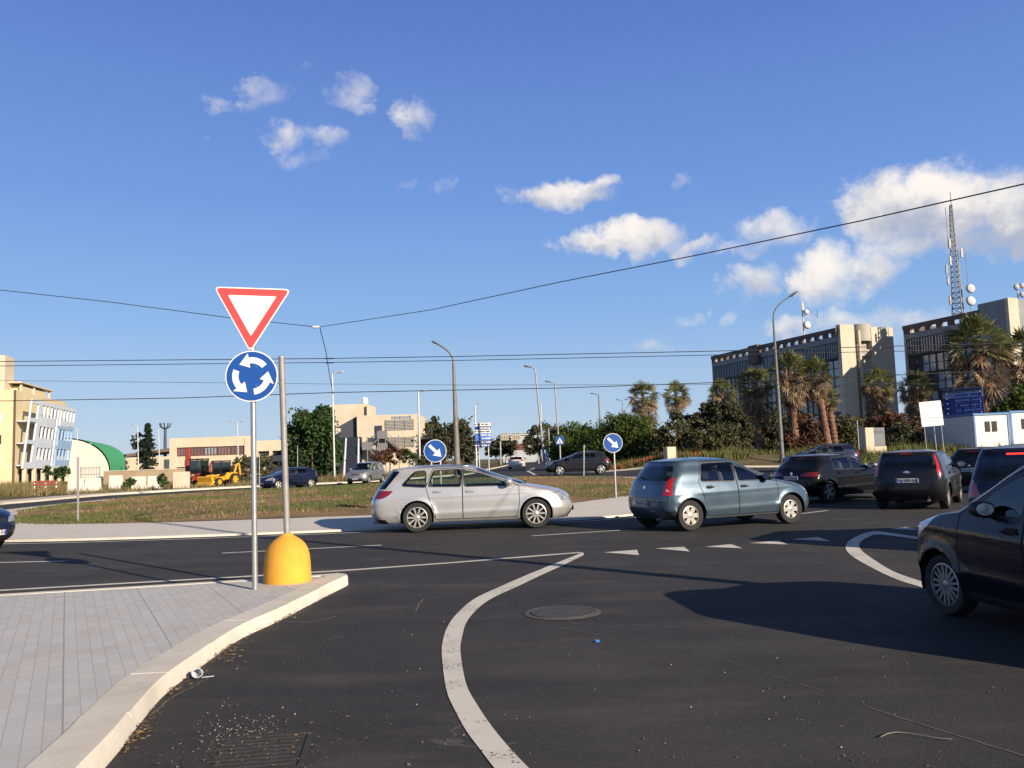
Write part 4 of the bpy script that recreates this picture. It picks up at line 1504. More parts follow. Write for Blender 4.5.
# blue grey hatchback
e = gen('hatchback_car', bluegrey, 4.02, 1.75, 1.50, 2.59, .80, .315, .95, .73, .98, 2.02, .10, .42, -.10, -1.00, tum=.715, zb=.23,
        quarter=None,
        tlside=ro_poly([(-2.6, 1.10), (-1.86, 1.10), (-1.80, .92), (-1.70, .74), (-2.6, .74)], .04),
        tl=ro_poly([(.62, .74), (.72, .735), (1.1, .735), (1.1, 1.10), (.66, 1.09), (.66, .93)], .02),
        rim=dict(n=6, kind='cap', small=True), tw=.19, sill=plain('sill_grey', (0.10, 0.12, 0.13), .5), rwz=1.03, recess=[(-.28, .50), (.28, .50), (.26, .62), (-.26, .62)], plates=(.56, .42),
        handmat=BLACKTRIM, mirmat=BLACKTRIM, badge_z=.90, wiper_z=1.05, belt_=0)
e.pop('belt_')
e['extra_side'] = [('rear_skirt', [(-2.6, .2), (-1.62, .2), (-1.66, .42), (-2.6, .44)]), ('lens', [(-2.6, .91), (-1.80, .91), (-1.745, .82), (-2.6, .82)])]  # shade low on this bumper is painted in as black trim
car_blue = make_car(e)
tag(car_blue, 'blue grey five door hatchback with tall red tail lamps and six spoke hubcaps', 'car')

# black sporty hatchback behind it
e = gen('hatchback_car', black1, 4.10, 1.73, 1.43, 2.55, .86, .315, .92, .70, 1.05, 2.10, .12, .55, -.12, -.98, tum=.68, zb=.19,
        tlside=ro_poly([(-2.6, .90), (-1.80, .90), (-1.82, .78), (-2.6, .76)], .03), tl=ro_poly([(.28, .80), (.5, .775), (1.1, .76), (1.1, .90), (.5, .90)], .02), rwz=.99, rimmat=ALLOYD, badge_h=1.2)
e['tl'] = DARKRED
car_alfa = make_car(e)
tag(car_alfa, 'black low hatchback with slim red tail lamps queuing between blue hatchback and upright black hatchback', 'car')

# upright black hatchback seen from behind
e = gen('hatchback_car', black2, 4.02, 1.72, 1.50, 2.49, .80, .31, .96, .76, .90, 1.85, .06, .24, -.02, -1.00, tum=.745, zb=.22,
        tlside=ro_poly([(-2.4, 1.36), (-1.80, 1.36), (-1.86, 1.10), (-1.86, .84), (-2.4, .84)], .03), tl=ro_poly([(.69, .84), (1.1, .84), (1.1, 1.38), (.60, 1.38), (.66, 1.08)], .02), rwz=1.0,
        hbl_poly=[(-.14, 1.385), (.14, 1.385), (.14, 1.42), (-.14, 1.42)], badge_w=1.6, badge_h=.8, badge_z=.93)
car_ford = make_car(e)
tag(car_ford, 'upright black hatchback seen from behind with tall red lamps beside its rear window', 'car')

# navy tall car with its brake lamps lit
e = gen('hatchback_car', navy1, 3.90, 1.70, 1.58, 2.50, .74, .30, .98, .80, .72, 1.62, .06, .26, 0.0, -1.0, tum=.73, zb=.20,
        tlside=ro_poly([(-2.4, 1.08), (-1.80, 1.10), (-1.72, .92), (-2.4, .80)], .03), tl=ro_poly([(.60, .82), (1.1, .80), (1.1, 1.10), (.70, 1.06)], .02),
        hbl_poly=[(-.26, 1.425), (.26, 1.425), (.26, 1.45), (-.26, 1.45)])
e['tl'] = REDLENS
e['hbl'] = BRAKE
car_jazz = make_car(e)
tag(car_jazz, 'tall navy hatchback at the picture edge with its high brake lamp glowing red', 'car')

# dark city car close to the camera
e = gen('city_car', navy2, 3.57, 1.60, 1.52, 2.38, .70, .285, .95, .83, .72, 1.58, .06, .26, .02, -.92, tum=.735, zb=.20,
        tlside=ro_poly([(-2.2, 1.05), (-1.66, 1.06), (-1.62, .84), (-2.2, .82)], .03), tl=ro_poly([(.60, .82), (1.1, .80), (1.1, 1.06), (.66, 1.04)], .02),
        hlside=ro_poly([(1.20, .96), (1.34, .82), (1.58, .69), (1.85, .63), (2.2, .63), (2.2, .86), (1.7, .93), (1.40, 1.0)], .02),
        rim=dict(n=8, kind='twin', small=False), rimmat=ALLOYD, steer=4, mirmat=BLACKTRIM, handmat=navy2, tw=.18)
e['mirror'] = (e['mirror'][0] - .27, e['mirror'][1] - .01)
e['mirror_out'] = .11
e['mirror_k'] = .85
e['hl'] = LAMPGLASS
e['lf'] = [(0.2, .48), (.55, .48), (.83, .44), (.95, .40), (1.05, .38), (1.5, .30)]
car_city = make_car(e)
tag(car_city, 'dark navy city car close by, its front wheel beside the curved white line', 'car')

# far cars share one plain hatch body each of their own
e = gen('hatchback_car', graphite, 4.06, 1.72, 1.45, 2.51, .88, .31, .93, .73, .98, 2.0, .12, .48, -.22, -1.02, tum=.68,
        tlside=ro_poly([(-2.4, .95), (-1.82, .95), (-1.80, .80), (-2.4, .78)], .03), tl=ro_poly([(.50, .80), (1.1, .78), (1.1, .95), (.5, .95)], .02))
e['far'] = True
car_mito = make_car(e)
tag(car_mito, 'dark grey rounded hatchback passing in front of the big green bush', 'car')
e = gen('hatchback_car', whitep, 4.15, 1.77, 1.45, 2.58, .84, .32, .95, .74, .98, 2.0, .08, .42, -.14, -1.0, tum=.70, tlside=ro_poly([(-2.4, .98), (-1.86, .98), (-1.82, .80), (-2.4, .80)], .03),
        tl=ro_poly([(.45, .82), (1.1, .80), (1.1, .98), (.5, .97)], .02), glass=TINTGLASS)
e['far'] = True
car_white = make_car(e)
tag(car_white, 'white hatchback driving away along the exit road', 'car')
e = gen('minivan_car', beigegrey, 4.05, 1.70, 1.62, 2.63, .76, .31, 1.0, .80, .80, 1.65, .06, .28, .0, -1.0, tum=.74, tlside=ro_poly([(-2.4, 1.2), (-1.84, 1.2), (-1.82, .9), (-2.4, .9)], .03),
        tl=ro_poly([(.64, .9), (1.1, .9), (1.1, 1.2), (.66, 1.2)], .02))
e['far'] = True
car_van = make_car(e)
tag(car_van, 'grey minivan facing the camera beyond the island near the leafy tree', 'car')
e = gen('hatchback_car', navy1, 4.0, 1.70, 1.46, 2.50, .84, .31, .94, .74, .95, 1.95, .10, .42, -.14, -1.0, tum=.69, tlside=ro_poly([(-2.4, 1.0), (-1.84, 1.0), (-1.82, .82), (-2.4, .82)], .03),
        tl=ro_poly([(.6, .82), (1.1, .82), (1.1, 1.0), (.62, 1.0)], .02))
e['far'] = True
car_far = make_car(e)
tag(car_far, 'dark navy hatchback beyond the island, behind the two steel sign posts', 'car')
car_left = copy_tree(car_far)
tag(car_left, 'dark navy car whose nose enters beside the paved corner, only bonnet and headlamp showing', 'car')
car_navy = copy_tree(car_far)
tag(car_navy, 'navy car roof showing just above the black low hatchback', 'car')
car_grey = copy_tree(car_mito)
tag(car_grey, 'dark grey car half hidden behind the tall navy hatchback with lit brake lamp', 'car')

def put(c, x, y, yaw):
    c.location = (x, y, gz(x, y))
    c.rotation_euler = (0, 0, R(yaw))
def put_wheels(c, prx, fwx, wbase, W):
    """place by the ground contact pixels of the rear and front wheel on the side towards the camera"""
    a, b = G(*prx), G(*fwx)
    d = (b - a); d.z = 0; d.normalize()
    mid = (a + b) / 2 + Vector((-d.y, d.x, 0)) * (W / 2 - .12)
    put(c, mid.x, mid.y, math.degrees(math.atan2(d.y, d.x)))
put_wheels(car_silver, (417.5, 532.5), (536.5, 528.0), 2.685, 1.81)
put_wheels(car_blue, (690, 531), (789.5, 523.5), 2.59, 1.75)
put(car_alfa, 9.75, 26.0, 33)
put(car_ford, 10.85, 22.7, 56)
put(car_jazz, 8.3, 13.4, 54)
put(car_city, 4.88, 6.97, 96)
put(car_left, -12.7, 17.9, -14)
put(car_far, gxy(287, 57), 57.5, 226)
put(car_van, gxy(366, 63), 63, 257)
put(car_white, gxy(516, 91) + .1, 91, 87)
put(car_mito, gxy(579, 52), 52, 180)
put(car_navy, gxy(822, 46), 46, 180)
put(car_grey, gxy(992, 28), 28, 40)
# ------------------------------------------------------------------ street furniture
STEEL = plain('galvanised_steel', (0.42, 0.42, 0.42), 0.42, 0.7, 0.12, 14)
DULLSTEEL = plain('dull_galvanised_steel', (0.33, 0.33, 0.325), 0.6, 0.4, 0.15, 8)
RUSTY = plain('weathered_lamp_steel', (0.20, 0.185, 0.165), 0.7, 0.3, 0.25, 3)
SIGNBACK = plain('sign_back_grey', (0.10, 0.10, 0.105), 0.6, 0.2)
SIGNRED = plain('sign_red', (0.50, 0.06, 0.06), 0.45, 0, 0.06, 9)
SIGNWHITE = plain('sign_white', (0.80, 0.77, 0.70), 0.45, 0, 0.05, 9)
SIGNBLUE = plain('sign_blue', (0.006, 0.068, 0.30), 0.45, 0, 0.06, 9)
DARKBLUE = plain('board_blue', (0.008, 0.028, 0.20), 0.5, 0, 0.08, 9)
YELLOWC = plain('yellow_painted_concrete', (0.74, 0.34, 0.035), 0.8, 0, 0.2, 3, 0.3)
DARKHEAD = plain('lamp_head_grey', (0.12, 0.12, 0.12), 0.5, 0.2)
PALEPOLE = plain('pale_pole', (0.55, 0.55, 0.54), 0.5, 0.3)
WOODBROWN = plain('brown_wood', (0.12, 0.07, 0.04), 0.8)

def facing(loc, yaw=0.0, roll=0.0):
    """frame whose local x runs right, y up, z towards the viewer's side (-Y of the world at yaw 0)"""
    return Matrix.Translation(loc) @ Matrix.Rotation(yaw, 4, 'Z') @ Matrix.Rotation(PI / 2, 4, 'X') @ Matrix.Rotation(roll, 4, 'Z')

def rtri(side, rr, k=6):
    h = side * math.sqrt(3) / 2
    pts = [(-side / 2, h / 3), (side / 2, h / 3), (0, -2 * h / 3)]
    out = []
    for i in range(3):
        p = Vector(pts[i])
        a = (Vector(pts[i - 1]) - p).normalized(); b = (Vector(pts[(i + 1) % 3]) - p).normalized()
        d = rr / math.tan(R(30))
        q0, q1 = p + a * d, p + b * d
        for j in range(k + 1):
            t = j / k
            q = q0 * (1 - t) ** 2 + p * 2 * t * (1 - t) + q1 * t * t
            out.append((q.x, q.y))
    return list(reversed(out))

def disc(r, k=40, cx=0, cy=0):
    return [(cx + r * math.cos(2 * PI * i / k), cy + r * math.sin(2 * PI * i / k)) for i in range(k)]

# give way sign with roundabout disc on its steel post
pb = G(255, 589.5, 0.118)
post_h = 3.02
sg = empty('road_sign', (pb.x, pb.y, 0.118), 0, 'red and white give way triangle above blue roundabout disc on a steel post', 'road sign')
mb = MB(); mb.tube([(0, 0, -0.05), (-0.02, 0, post_h + 0.62)], 0.033, 16)
mb.build('post', STEEL, sg)
def sign_parts(root, m, shapes, t=0.003):
    """shapes: (name, polygons, material, level); each its own thin plate stacked forward"""
    made = {}
    for nm, polys, mt, lv, par in shapes:
        mb = MB()
        for pl in polys:
            mb.prism(pl, lv, lv + t, m)
        made[nm] = mb.build(nm, mt, made.get(par, root), 0)
    return made
tri_c = at(253.2, 310, pb.y) - Vector((pb.x, pb.y, 0.118))
m = facing((tri_c.x, -0.05, tri_c.z), R(8), R(-2.2))
sign_parts(sg, m, [('triangle_plate', [rtri(.93, .045)], SIGNWHITE, 0.0, None), ('red_border', [rtri(.88, .035)], SIGNRED, 0.004, 'triangle_plate'), ('white_field', [rtri(.585, .012)], SIGNWHITE, 0.008, 'triangle_plate'),
                   ])
cc = at(253, 376.5, pb.y) - Vector((pb.x, pb.y, 0.118))
m = facing((cc.x, -0.05, cc.z), R(5), 0)
arrows = []
for q in range(3):
    a0 = R(38 + 120 * q)
    def pol(a, r_):
        return (r_ * math.cos(a), r_ * math.sin(a))
    sp_ = R(62)
    body = [pol(a0 + sp_ * i / 8, 0.232) for i in range(9)] + [pol(a0 + sp_ * (8 - i) / 8, 0.158) for i in range(9)]
    arrows.append(body)
    ah = a0 + sp_ - R(1)
    arrows.append([pol(ah, 0.105), pol(ah, 0.285), pol(ah + R(36), 0.205)])
sign_parts(sg, m, [('disc_plate', [disc(.315)], SIGNWHITE, 0.0, None), ('blue_face', [disc(.302)], SIGNBLUE, 0.004, 'disc_plate'), ('white_arrows', arrows, SIGNWHITE, 0.008, 'disc_plate')])
mb = MB()
for z in (tri_c.z + 0.16, tri_c.z - 0.05, cc.z + 0.12, cc.z - 0.12):
    mb.box((0, -0.03, z), (0.10, 0.03, 0.035), bev=0.005)
    mb.cur = 0
for i, z in enumerate((tri_c.z + 0.16, tri_c.z - 0.05, cc.z + 0.12, cc.z - 0.12)):
    mb = MB(); mb.box((-0.015, -0.015, z), (0.13, 0.075, 0.035), bev=0.006)
    mb.build('clamp', STEEL, sg)

# plain leaning post standing in a yellow concrete base
yb = G(287.5, 581.5, 0.118)
yp = empty('sign_post', (yb.x, yb.y, 0.118), 0, 'bare leaning grey post standing in a domed yellow concrete base', 'post')
mb = MB()
prof = [(0.298, 0.0), (0.300, 0.02), (0.296, 0.10), (0.290, 0.24), (0.278, 0.34), (0.255, 0.42), (0.215, 0.485), (0.160, 0.535), (0.105, 0.57), (0.075, 0.588), (0.066, 0.605), (0.056, 0.612), (0.048, 0.612)]
mb.lathe(prof, 48)
base_ = mb.build('base', YELLOWC, yp, 50)
tp = at(281.5, 358, yb.y) - Vector((yb.x, yb.y, 0.118))
mb = MB(); mb.tube([(0.0, 0, 0.55), (tp.x, 0, tp.z)], 0.040, 16)
mb.build('pole', plain('old_post_grey', (0.30, 0.285, 0.27), 0.6, 0.35, 0.2, 5), yp)
mb = MB(); mb.lathe([(0.042, 0), (0.042, 0.02), (0.03, 0.028), (0.001, 0.03)], 16, Matrix.Translation(tp))
mb.build('cap', DULLSTEEL, yp)

# blue pass-this-side discs
def keep_right(px, cy, r_px, Y, base_z, posts, label):
    c = at(px, cy, Y)
    r_ = r_px * Y / FPX
    rt = empty('road_sign', (c.x, Y, base_z), 0, label, 'road sign', 'round blue arrow signs on the island')
    m = facing((0, -0.04, c.z - base_z), R(3), 0)
    A = Matrix.Rotation(R(-45), 2)
    def rot(p):
        v = A @ Vector(p)
        return (v.x * r_, v.y * r_)
    arrow = [rot(p) for p in [(-.72, -.13), (.12, -.13), (.12, -.42), (.74, 0), (.12, .42), (.12, .13), (-.72, .13)]]
    sign_parts(rt, m, [('disc_plate', [disc(r_)], SIGNWHITE, 0.0, None), ('blue_face', [disc(r_ * .95)], SIGNBLUE, 0.004, 'disc_plate'), ('white_arrow', [arrow], SIGNWHITE, 0.008, 'disc_plate')])
    for dx in posts:
        mb = MB(); mb.tube([(dx, 0.0, -0.2), (dx, 0.0, c.z - base_z + r_ * 0.5)], 0.03, 10)
        mb.build('post', STEEL, rt)
keep_right(435.3, 451, 11.3, 24.2, gz(-2, 24.2) + 0.1, (-0.12, 0.14), 'round blue arrow sign on two posts behind the silver estate car')
keep_right(612.8, 443, 9.6, 28.3, gz(3.4, 28.3) + 0.1, (0.03,), 'round blue arrow sign on one thin post on the island near the blue grey hatchback')

# thin marker posts on the island, a sign seen from the back, crossing sign
def marker(px, y0, y1, Y, label, rad=0.032, base_dz=0.1):
    b = at(px, y0, Y); t = at(px, y1, Y)
    z0 = gz(b.x, Y) + base_dz
    o = MB().tube([(b.x, Y, z0 - 0.1), (t.x, Y, t.z)], rad, 10)
    ob = o.build('marker_post', STEEL)
    tag(ob, label, 'post', 'thin posts round the island')
    return ob
marker(78, 520, 457, 25.2, 'thin steel post on the grass edge of the island before the green hall')
marker(584, 480, 445, 49.5, 'thin steel post in front of the dark grey rounded hatchback')
marker(297.5, 460, 445.5, 66, 'thin steel post under the leafy tree beyond the island')
bs = at(259.5, 490, 50.5)
rt = empty('road_sign', (bs.x, 50.5, gz(bs.x, 50.5) + .1), 0, 'dark round sign seen from behind on a thin post by the navy hatchback', 'road sign')
mb = MB(); mb.tube([(0, 0, -0.1), (0, 0, 2.25)], 0.035, 10); mb.build('post', STEEL, rt)
mb = MB(); mb.prism(disc(.42, 28), 0, 0.012, facing((-.34, 0, 1.75), R(-35), 0)); mb.build('sign_plate', SIGNBACK, rt, 0)
cp_ = at(560.5, 463, 62)
rt = empty('road_sign', (cp_.x, 62, gz(cp_.x, 62)), 0, 'square blue crossing sign on a grey post before the big green bush', 'road sign')
ct = at(559.8, 440.5, 62)
hz = ct.z - gz(cp_.x, 62)
mb = MB(); mb.tube([(0, 0, -0.1), (0, 0, hz + 0.2)], 0.06, 10); mb.build('post', DULLSTEEL, rt)
m = facing((0, -0.07, hz), 0, 0)
man = [[(-.03, .10), (.03, .10), (.10, -.10), (.14, -.20), (.08, -.20), (0, -.04), (-.10, -.20), (-.16, -.20), (-.06, -.05)], disc(.035, 12, 0, .14)]
sign_parts(rt, m, [('blue_plate', [[(-.31, -.31), (.31, -.31), (.31, .31), (-.31, .31)]], SIGNBLUE, 0, None), ('white_triangle', [[(-.24, -.22), (.24, -.22), (0, .22)]], SIGNWHITE, .004, 'blue_plate'),
                   ('walking_figure', [[(x * .8, y * .8 - .06) for x, y in pl] for pl in man], INK, .008, 'blue_plate')])

# direction boards: rows of strips with illegible lettering
def board(px0, px1, py0, py1, Y, rows, label, legs, group=None, lean=0.0, wk=1.0):
    a, b = at(px0, py1, Y), at(px1, py0, Y)
    wd, ht = b.x - a.x, b.z - a.z
    cx = (a.x + b.x) / 2
    wd *= wk
    z0 = gz(cx, Y)
    rt = empty('direction_board', (cx, Y, z0), R(lean), label, 'direction board', group)
    for lx in legs:
        mb = MB(); mb.tube([(lx * wd, 0.05, -0.1), (lx * wd, 0.05, a.z - z0 + ht * .9)], 0.06, 8)
        mb.build('leg', STEEL, rt)
    n_ = len(rows)
    rnd = random.Random(int(px0))
    for i, (bgm, inkm, split) in enumerate(rows):
        zc = a.z - z0 + ht * (n_ - i - .5) / n_
        h_ = ht / n_ * .92
        mb = MB(); mb.box((0, 0, zc), (wd, 0.04, h_), bev=0.006)
        ro = mb.build('name_strip', bgm, rt, 30)
        mb = MB()
        x = -wd * .34 + (0.15 * wd if split else 0)
        while x < wd * (.42):
            lw = wd * rnd.uniform(.025, .05)
            mb.box((x + lw / 2, -0.024, zc + rnd.choice((0, .02, -.02)) * h_), (lw, 0.006, h_ * rnd.uniform(.36, .52)))
            x += lw * 1.35 + (wd * .05 if rnd.random() < .15 else 0)
        mb.build('lettering', inkm, ro, 0)
        mb = MB()
        mb.prism([(-.09 * wd, -.03 * wd), (0, -.03 * wd), (0, -.06 * wd), (.06 * wd, 0), (0, .06 * wd), (0, .03 * wd), (-.09 * wd, .03 * wd)], 0.0, 0.008,
                 facing((-wd * .44 if not split else wd * .43, -0.021, zc), 0, PI / 2 if i % 2 else 0) @ Matrix.Scale(min(1.0, h_ / (wd * .16)), 4))
        mb.build('arrow', inkm, ro, 0)
    return rt
MIDBLUE = plain('row_blue', (0.06, 0.16, 0.55), 0.5)
board(475.5, 490.5, 422.5, 447.5, 84, [(SIGNWHITE, INK, 0), (DARKBLUE, SIGNWHITE, 1), (SIGNWHITE, INK, 0), (MIDBLUE, SIGNWHITE, 1), (MIDBLUE, SIGNWHITE, 1), (DARKBLUE, SIGNWHITE, 1), (DARKBLUE, SIGNWHITE, 0)],
      'white and blue direction board with seven rows on two thin legs', (-.28, .32))
GREYROW = plain('row_grey', (0.10, 0.12, 0.20), 0.5); PALEROW = plain('row_pale', (0.22, 0.28, 0.45), 0.5)
board(947, 979, 387, 418.5, 62, [(GREYROW, INK, 0), (PALEROW, DARKBLUE, 1), (DARKBLUE, PALEROW, 1), (DARKBLUE, PALEROW, 1), (DARKBLUE, PALEROW, 1), (DARKBLUE, PALEROW, 1)],
      'large dark blue direction board standing above the white cabins', (-.42, .42), None, -58.0, 1.18)
# gantry panels far off, seen edge lit
GANT = plain('gantry_beige', (0.42, 0.39, 0.30), 0.6)
gy = 150
for k, (px, yy, lb) in enumerate(((504.5, 437.5, 'beige gantry panel nearest the blue and white direction board'), (516.5, 437, 'beige gantry panel hanging above the white hatchback'), (529, 436.5, 'beige gantry panel beside its tall grey upright'))):
    c = at(px, yy, gy)
    rt = empty('gantry_sign', (c.x, gy, gz(c.x, gy)), 0, lb, 'gantry sign', 'gantry signs over the exit road')
    zc = c.z - gz(c.x, gy)
    mb = MB(); mb.box((0, 0, zc), (1.45, 0.12, 1.05), bev=0.02); pn = mb.build('panel', GANT, rt)
    for dx in (-.42, 0, .42):
        mb = MB(); mb.box((dx, -0.065, zc - .05), (0.22, 0.012, 0.62)); mb.build('panel_field', plain('gantry_field', (0.20, 0.17, 0.13), 0.6), pn, 0)
    for dx in (-.5, .5):
        mb = MB(); mb.tube([(dx, 0.1, zc + .3), (dx, 0.1, zc + .72)], 0.05, 6); mb.build('hanger', DULLSTEEL, rt)
g0, g1 = at(500, 434, gy + .25), at(538, 433, gy + .25)
rt = empty('gantry', (g1.x, gy + .25, gz(g1.x, gy)), 0, 'thin grey gantry beam and upright carrying three beige panels', 'gantry')
mb = MB(); mb.tube([(g0.x - g1.x, 0, g0.z - gz(g1.x, gy)), (0, 0, g1.z - gz(g1.x, gy))], 0.09, 8); mb.build('beam', DULLSTEEL, rt)
for x_ in (g0.x - g1.x, -0.05):
    mb = MB(); mb.tube([(x_, 0, 0), (x_, 0, g1.z - gz(g1.x, gy))], 0.14, 8); mb.build('upright', DULLSTEEL, rt)

# blank white notice board on three legs
a, b = at(921, 427, 52.0), at(943, 402, 52.0)
cx, wd, ht = (a.x + b.x) / 2 * 53.4 / 52 - .05, 1.36, 1.58
z0 = gz(cx, 53.4)
rt = empty('notice_board', (cx, 53.4, z0), R(-4), 'blank white notice board on three thin legs among dry grass', 'notice board')
zc = (a.z + b.z) / 2 - z0 + .1
mm = Matrix.Translation((0, 0, zc)) @ Matrix.Rotation(R(-3.5), 4, 'Y')
mb = MB(); mb.box((0, 0, 0), (wd, 0.05, ht), bev=0.008, mat=mm); mb.build('panel', plain('notice_white', (0.80, 0.79, 0.75), 0.5, 0, 0.03), rt)
for dx in (-.5, .1, .55):
    mb = MB(); mb.tube([(dx + .1, 0.04, -0.1), (dx, 0.04, zc)], 0.03, 8); mb.build('leg', DULLSTEEL, rt)

# ------------------------------------------------------------------ street lamps
def lamp(px, y0, ptx, pty, Y, arm, label, style='curved', rad=(0.10, 0.055), mat=None, lean=0.0, double=False):
    b = at(px, y0, Y); t = at(ptx, pty, Y)
    z0 = gz(b.x, Y)
    rt = empty('street_lamp', (b.x, Y, z0), 0, label, 'street lamp', 'street lamps round the junction')
    H_ = t.z - z0
    dx = t.x - b.x
    mt = mat or DULLSTEEL
    mb = MB()
    mb.lathe([(rad[0] * 1.8, -0.1), (rad[0] * 1.8, 0.12), (rad[0] * 1.1, 0.16)], 12); mb.build('base', mt, rt)
    if style == 'curved':
        hs = H_ * 0.86
        mb = MB(); mb.tube([(0, 0, 0), (dx * .5, 0, hs * .5), (dx, 0, hs)], [rad[0], (rad[0] + rad[1]) / 2, rad[1]], 12); mb.build('pole', mt, rt)
        pts = [(dx, 0, hs)]
        for i in range(1, 9):
            q = i / 8
            pts.append((dx + arm * (q ** 1.7), 0, hs + (H_ - hs) * (q ** .72)))
        mb = MB(); mb.tube(pts, rad[1] * .8, 10); mb.build('arm', mt, rt)
        e_ = pts[-1]; sl_ = math.atan2(pts[-1][2] - pts[-2][2], abs(pts[-1][0] - pts[-2][0]))
    else:
        mb = MB(); mb.tube([(0, 0, 0), (dx, 0, H_ - .1)], [rad[0], rad[1]], 12); mb.build('pole', mt, rt)
        mb = MB(); mb.tube([(dx, 0, H_ - .15), (dx + arm * .55, 0, H_)], rad[1] * .7, 8); mb.build('arm', mt, rt)
        e_ = (dx + arm * .5, 0, H_); sl_ = R(12)
    for sgn in ((1, -1) if double else (1,)):
        s_ = math.copysign(1, arm) * sgn
        hm = Matrix.Translation((e_[0] if sgn > 0 else dx - arm * .5, 0, e_[2])) @ (Matrix.Rotation(0 if s_ > 0 else PI, 4, 'Z')) @ Matrix.Rotation(-sl_ * .9, 4, 'Y')
        mb = MB()
        mb.lathe([(0.03, -0.05), (0.085, 0.05), (0.13, 0.25), (0.15, 0.45), (0.12, 0.66), (0.04, 0.74)], 14, hm @ Matrix.Diagonal((1, 1.15, 0.62, 1)) @ Matrix.Rotation(PI / 2, 4, 'Y'))
        lh = mb.build('lamp_head', DARKHEAD if mat is not PALEPOLE else PALEPOLE, rt)
        mb = MB(); mb.box((0.42, 0, -0.085), (0.40, 0.2, 0.03), bev=0.012, mat=hm); mb.build('lamp_glass', LAMPGLASS, lh)
    return rt
lamp(782, 452, 772, 297.5, 56, 1.15, 'tall curved street lamp before the dark office block, among the palms', rad=(0.15, 0.065), mat=plain('dark_lamp_steel', (0.17, 0.165, 0.155), .7, .3, .2, 3))
lamp(457.5, 466, 453, 345, 64, -1.0, 'brownish curved street lamp behind the silver estate car', rad=(0.26, 0.10), mat=RUSTY)
lamp(545, 468, 535, 367, 78, -.7, 'grey street lamp leaning over the white hatchback on the exit road', 'plain', (0.11, 0.07))
lamp(560.3, 458, 554.5, 382, 104, -.9, 'grey street lamp just behind the square blue crossing sign', 'plain', (0.13, 0.08))
lamp(601.5, 446, 598.5, 394, 120, -.9, 'far street lamp rising behind the big green bush', 'plain', (0.13, 0.09), RUSTY)
lamp(625, 440, 622, 400, 165, -.9, 'faint double headed far street lamp by the first palm', 'plain', (0.10, 0.07), RUSTY, double=True)
lamp(334.5, 468, 332.3, 373, 82, 1.0, 'white street lamp between leafy tree and the cream block', 'plain', (0.10, 0.07), PALEPOLE)
lamp(420, 466, 418.3, 391.5, 92, .5, 'pale slim street lamp before the louvred windows', 'plain', (0.12, 0.09), PALEPOLE)
lamp(476.5, 462, 475, 404, 110, .4, 'pale slim street lamp just behind the white and blue direction board', 'plain', (0.12, 0.09), PALEPOLE)
lamp(138.5, 478, 137.7, 425, 120, -.6, 'thin pale lamp in front of the dark conifer', 'plain', (0.09, 0.06), PALEPOLE)
lamp(160, 476, 158.5, 428, 125, -1.0, 'thin pale lamp between dark conifer and floodlight mast', 'plain', (0.08, 0.05), PALEPOLE)
lamp(238.5, 476, 237.5, 422, 115, -.8, 'double headed pale lamp before the long low cream building', 'plain', (0.09, 0.06), PALEPOLE, double=True)
lamp(78.5, 478, 77, 427, 118, -.8, 'thin pale lamp beside the balconied apartment block', 'plain', (0.08, 0.05), PALEPOLE)
lamp(957, 432, 955, 376, 72, -.7, 'small white lamp rising behind the dark blue direction board', 'plain', (0.07, 0.05), PALEPOLE)
lamp(542, 455, 541, 402, 200, -.4, 'very far thin lamp by the gantry upright', 'plain', (0.12, 0.09), PALEPOLE)
lamp(549.5, 455, 548.5, 428, 130, .01, 'short grey pole lamp between gantry and crossing sign', 'plain', (0.12, 0.1), DULLSTEEL)

src = [o for o in COL.objects if o.name == 'street_lamp'][0]
lc = copy_tree(src)
lc.location = (7.0, 6.0, 0)
tag(lc, 'tall curved street lamp outside the picture whose thin shadow crosses the road', 'street lamp', 'street lamps round the junction')
# floodlight mast
fb = at(165, 475, 170); ft = at(165, 428, 170)
rt = empty('floodlight_mast', (fb.x, 170, 0), 0, 'dark floodlight mast with a spiky ring head beside the conifer', 'mast')
mb = MB(); mb.tube([(0, 0, 0), (0, 0, ft.z)], [0.42, 0.24], 10); mb.build('mast', plain('mast_dark', (0.06, 0.07, 0.085), .6), rt)
hd = None
for i in range(9):
    a_ = 2 * PI * i / 9
    mb = MB(); mb.tube([(0, 0, ft.z - .3), (math.cos(a_) * .9, math.sin(a_) * .9, ft.z + .2), (math.cos(a_) * 1.1, math.sin(a_) * 1.1, ft.z + 1.0)], 0.11, 6)
    mb.build('floodlight', plain('mast_dark', (0, 0, 0)), rt)

# ------------------------------------------------------------------ overhead wires
WIRE = plain('wire_black', (0.02, 0.02, 0.022), 0.6)
def wire(pts, rad, label):
    P_ = []
    for i in range(len(pts) - 1):
        a, b = at(*pts[i]), at(*pts[i + 1])
        for k in range(8):
            t = k / 8
            q = a.lerp(b, t); P_.append(q)
    P_.append(at(*pts[-1]))
    o = MB().tube(P_, rad, 6).build('overhead_wire', WIRE)
    tag(o, label, 'wire', 'overhead wires')
wire([(-160, 268, 30), (0, 290, 30), (110, 302, 30), (228, 317.5, 30), (317, 327, 30)], 0.014, 'sagging wire running from the white span insulator towards the apartment side above the signs')
wire([(319, 327, 30), (430, 310, 26), (560, 282, 21), (700, 254.5, 17), (860, 221, 14), (1024, 184, 11.8), (1200, 140, 9.8)], 0.011, 'long rising wire that crosses the clouds up to the lattice mast')
wire([(320, 328, 30), (326, 352, 34), (329, 372, 38), (333, 394, 43)], 0.016, 'short wire hanging down from the insulator across the trolley wires')
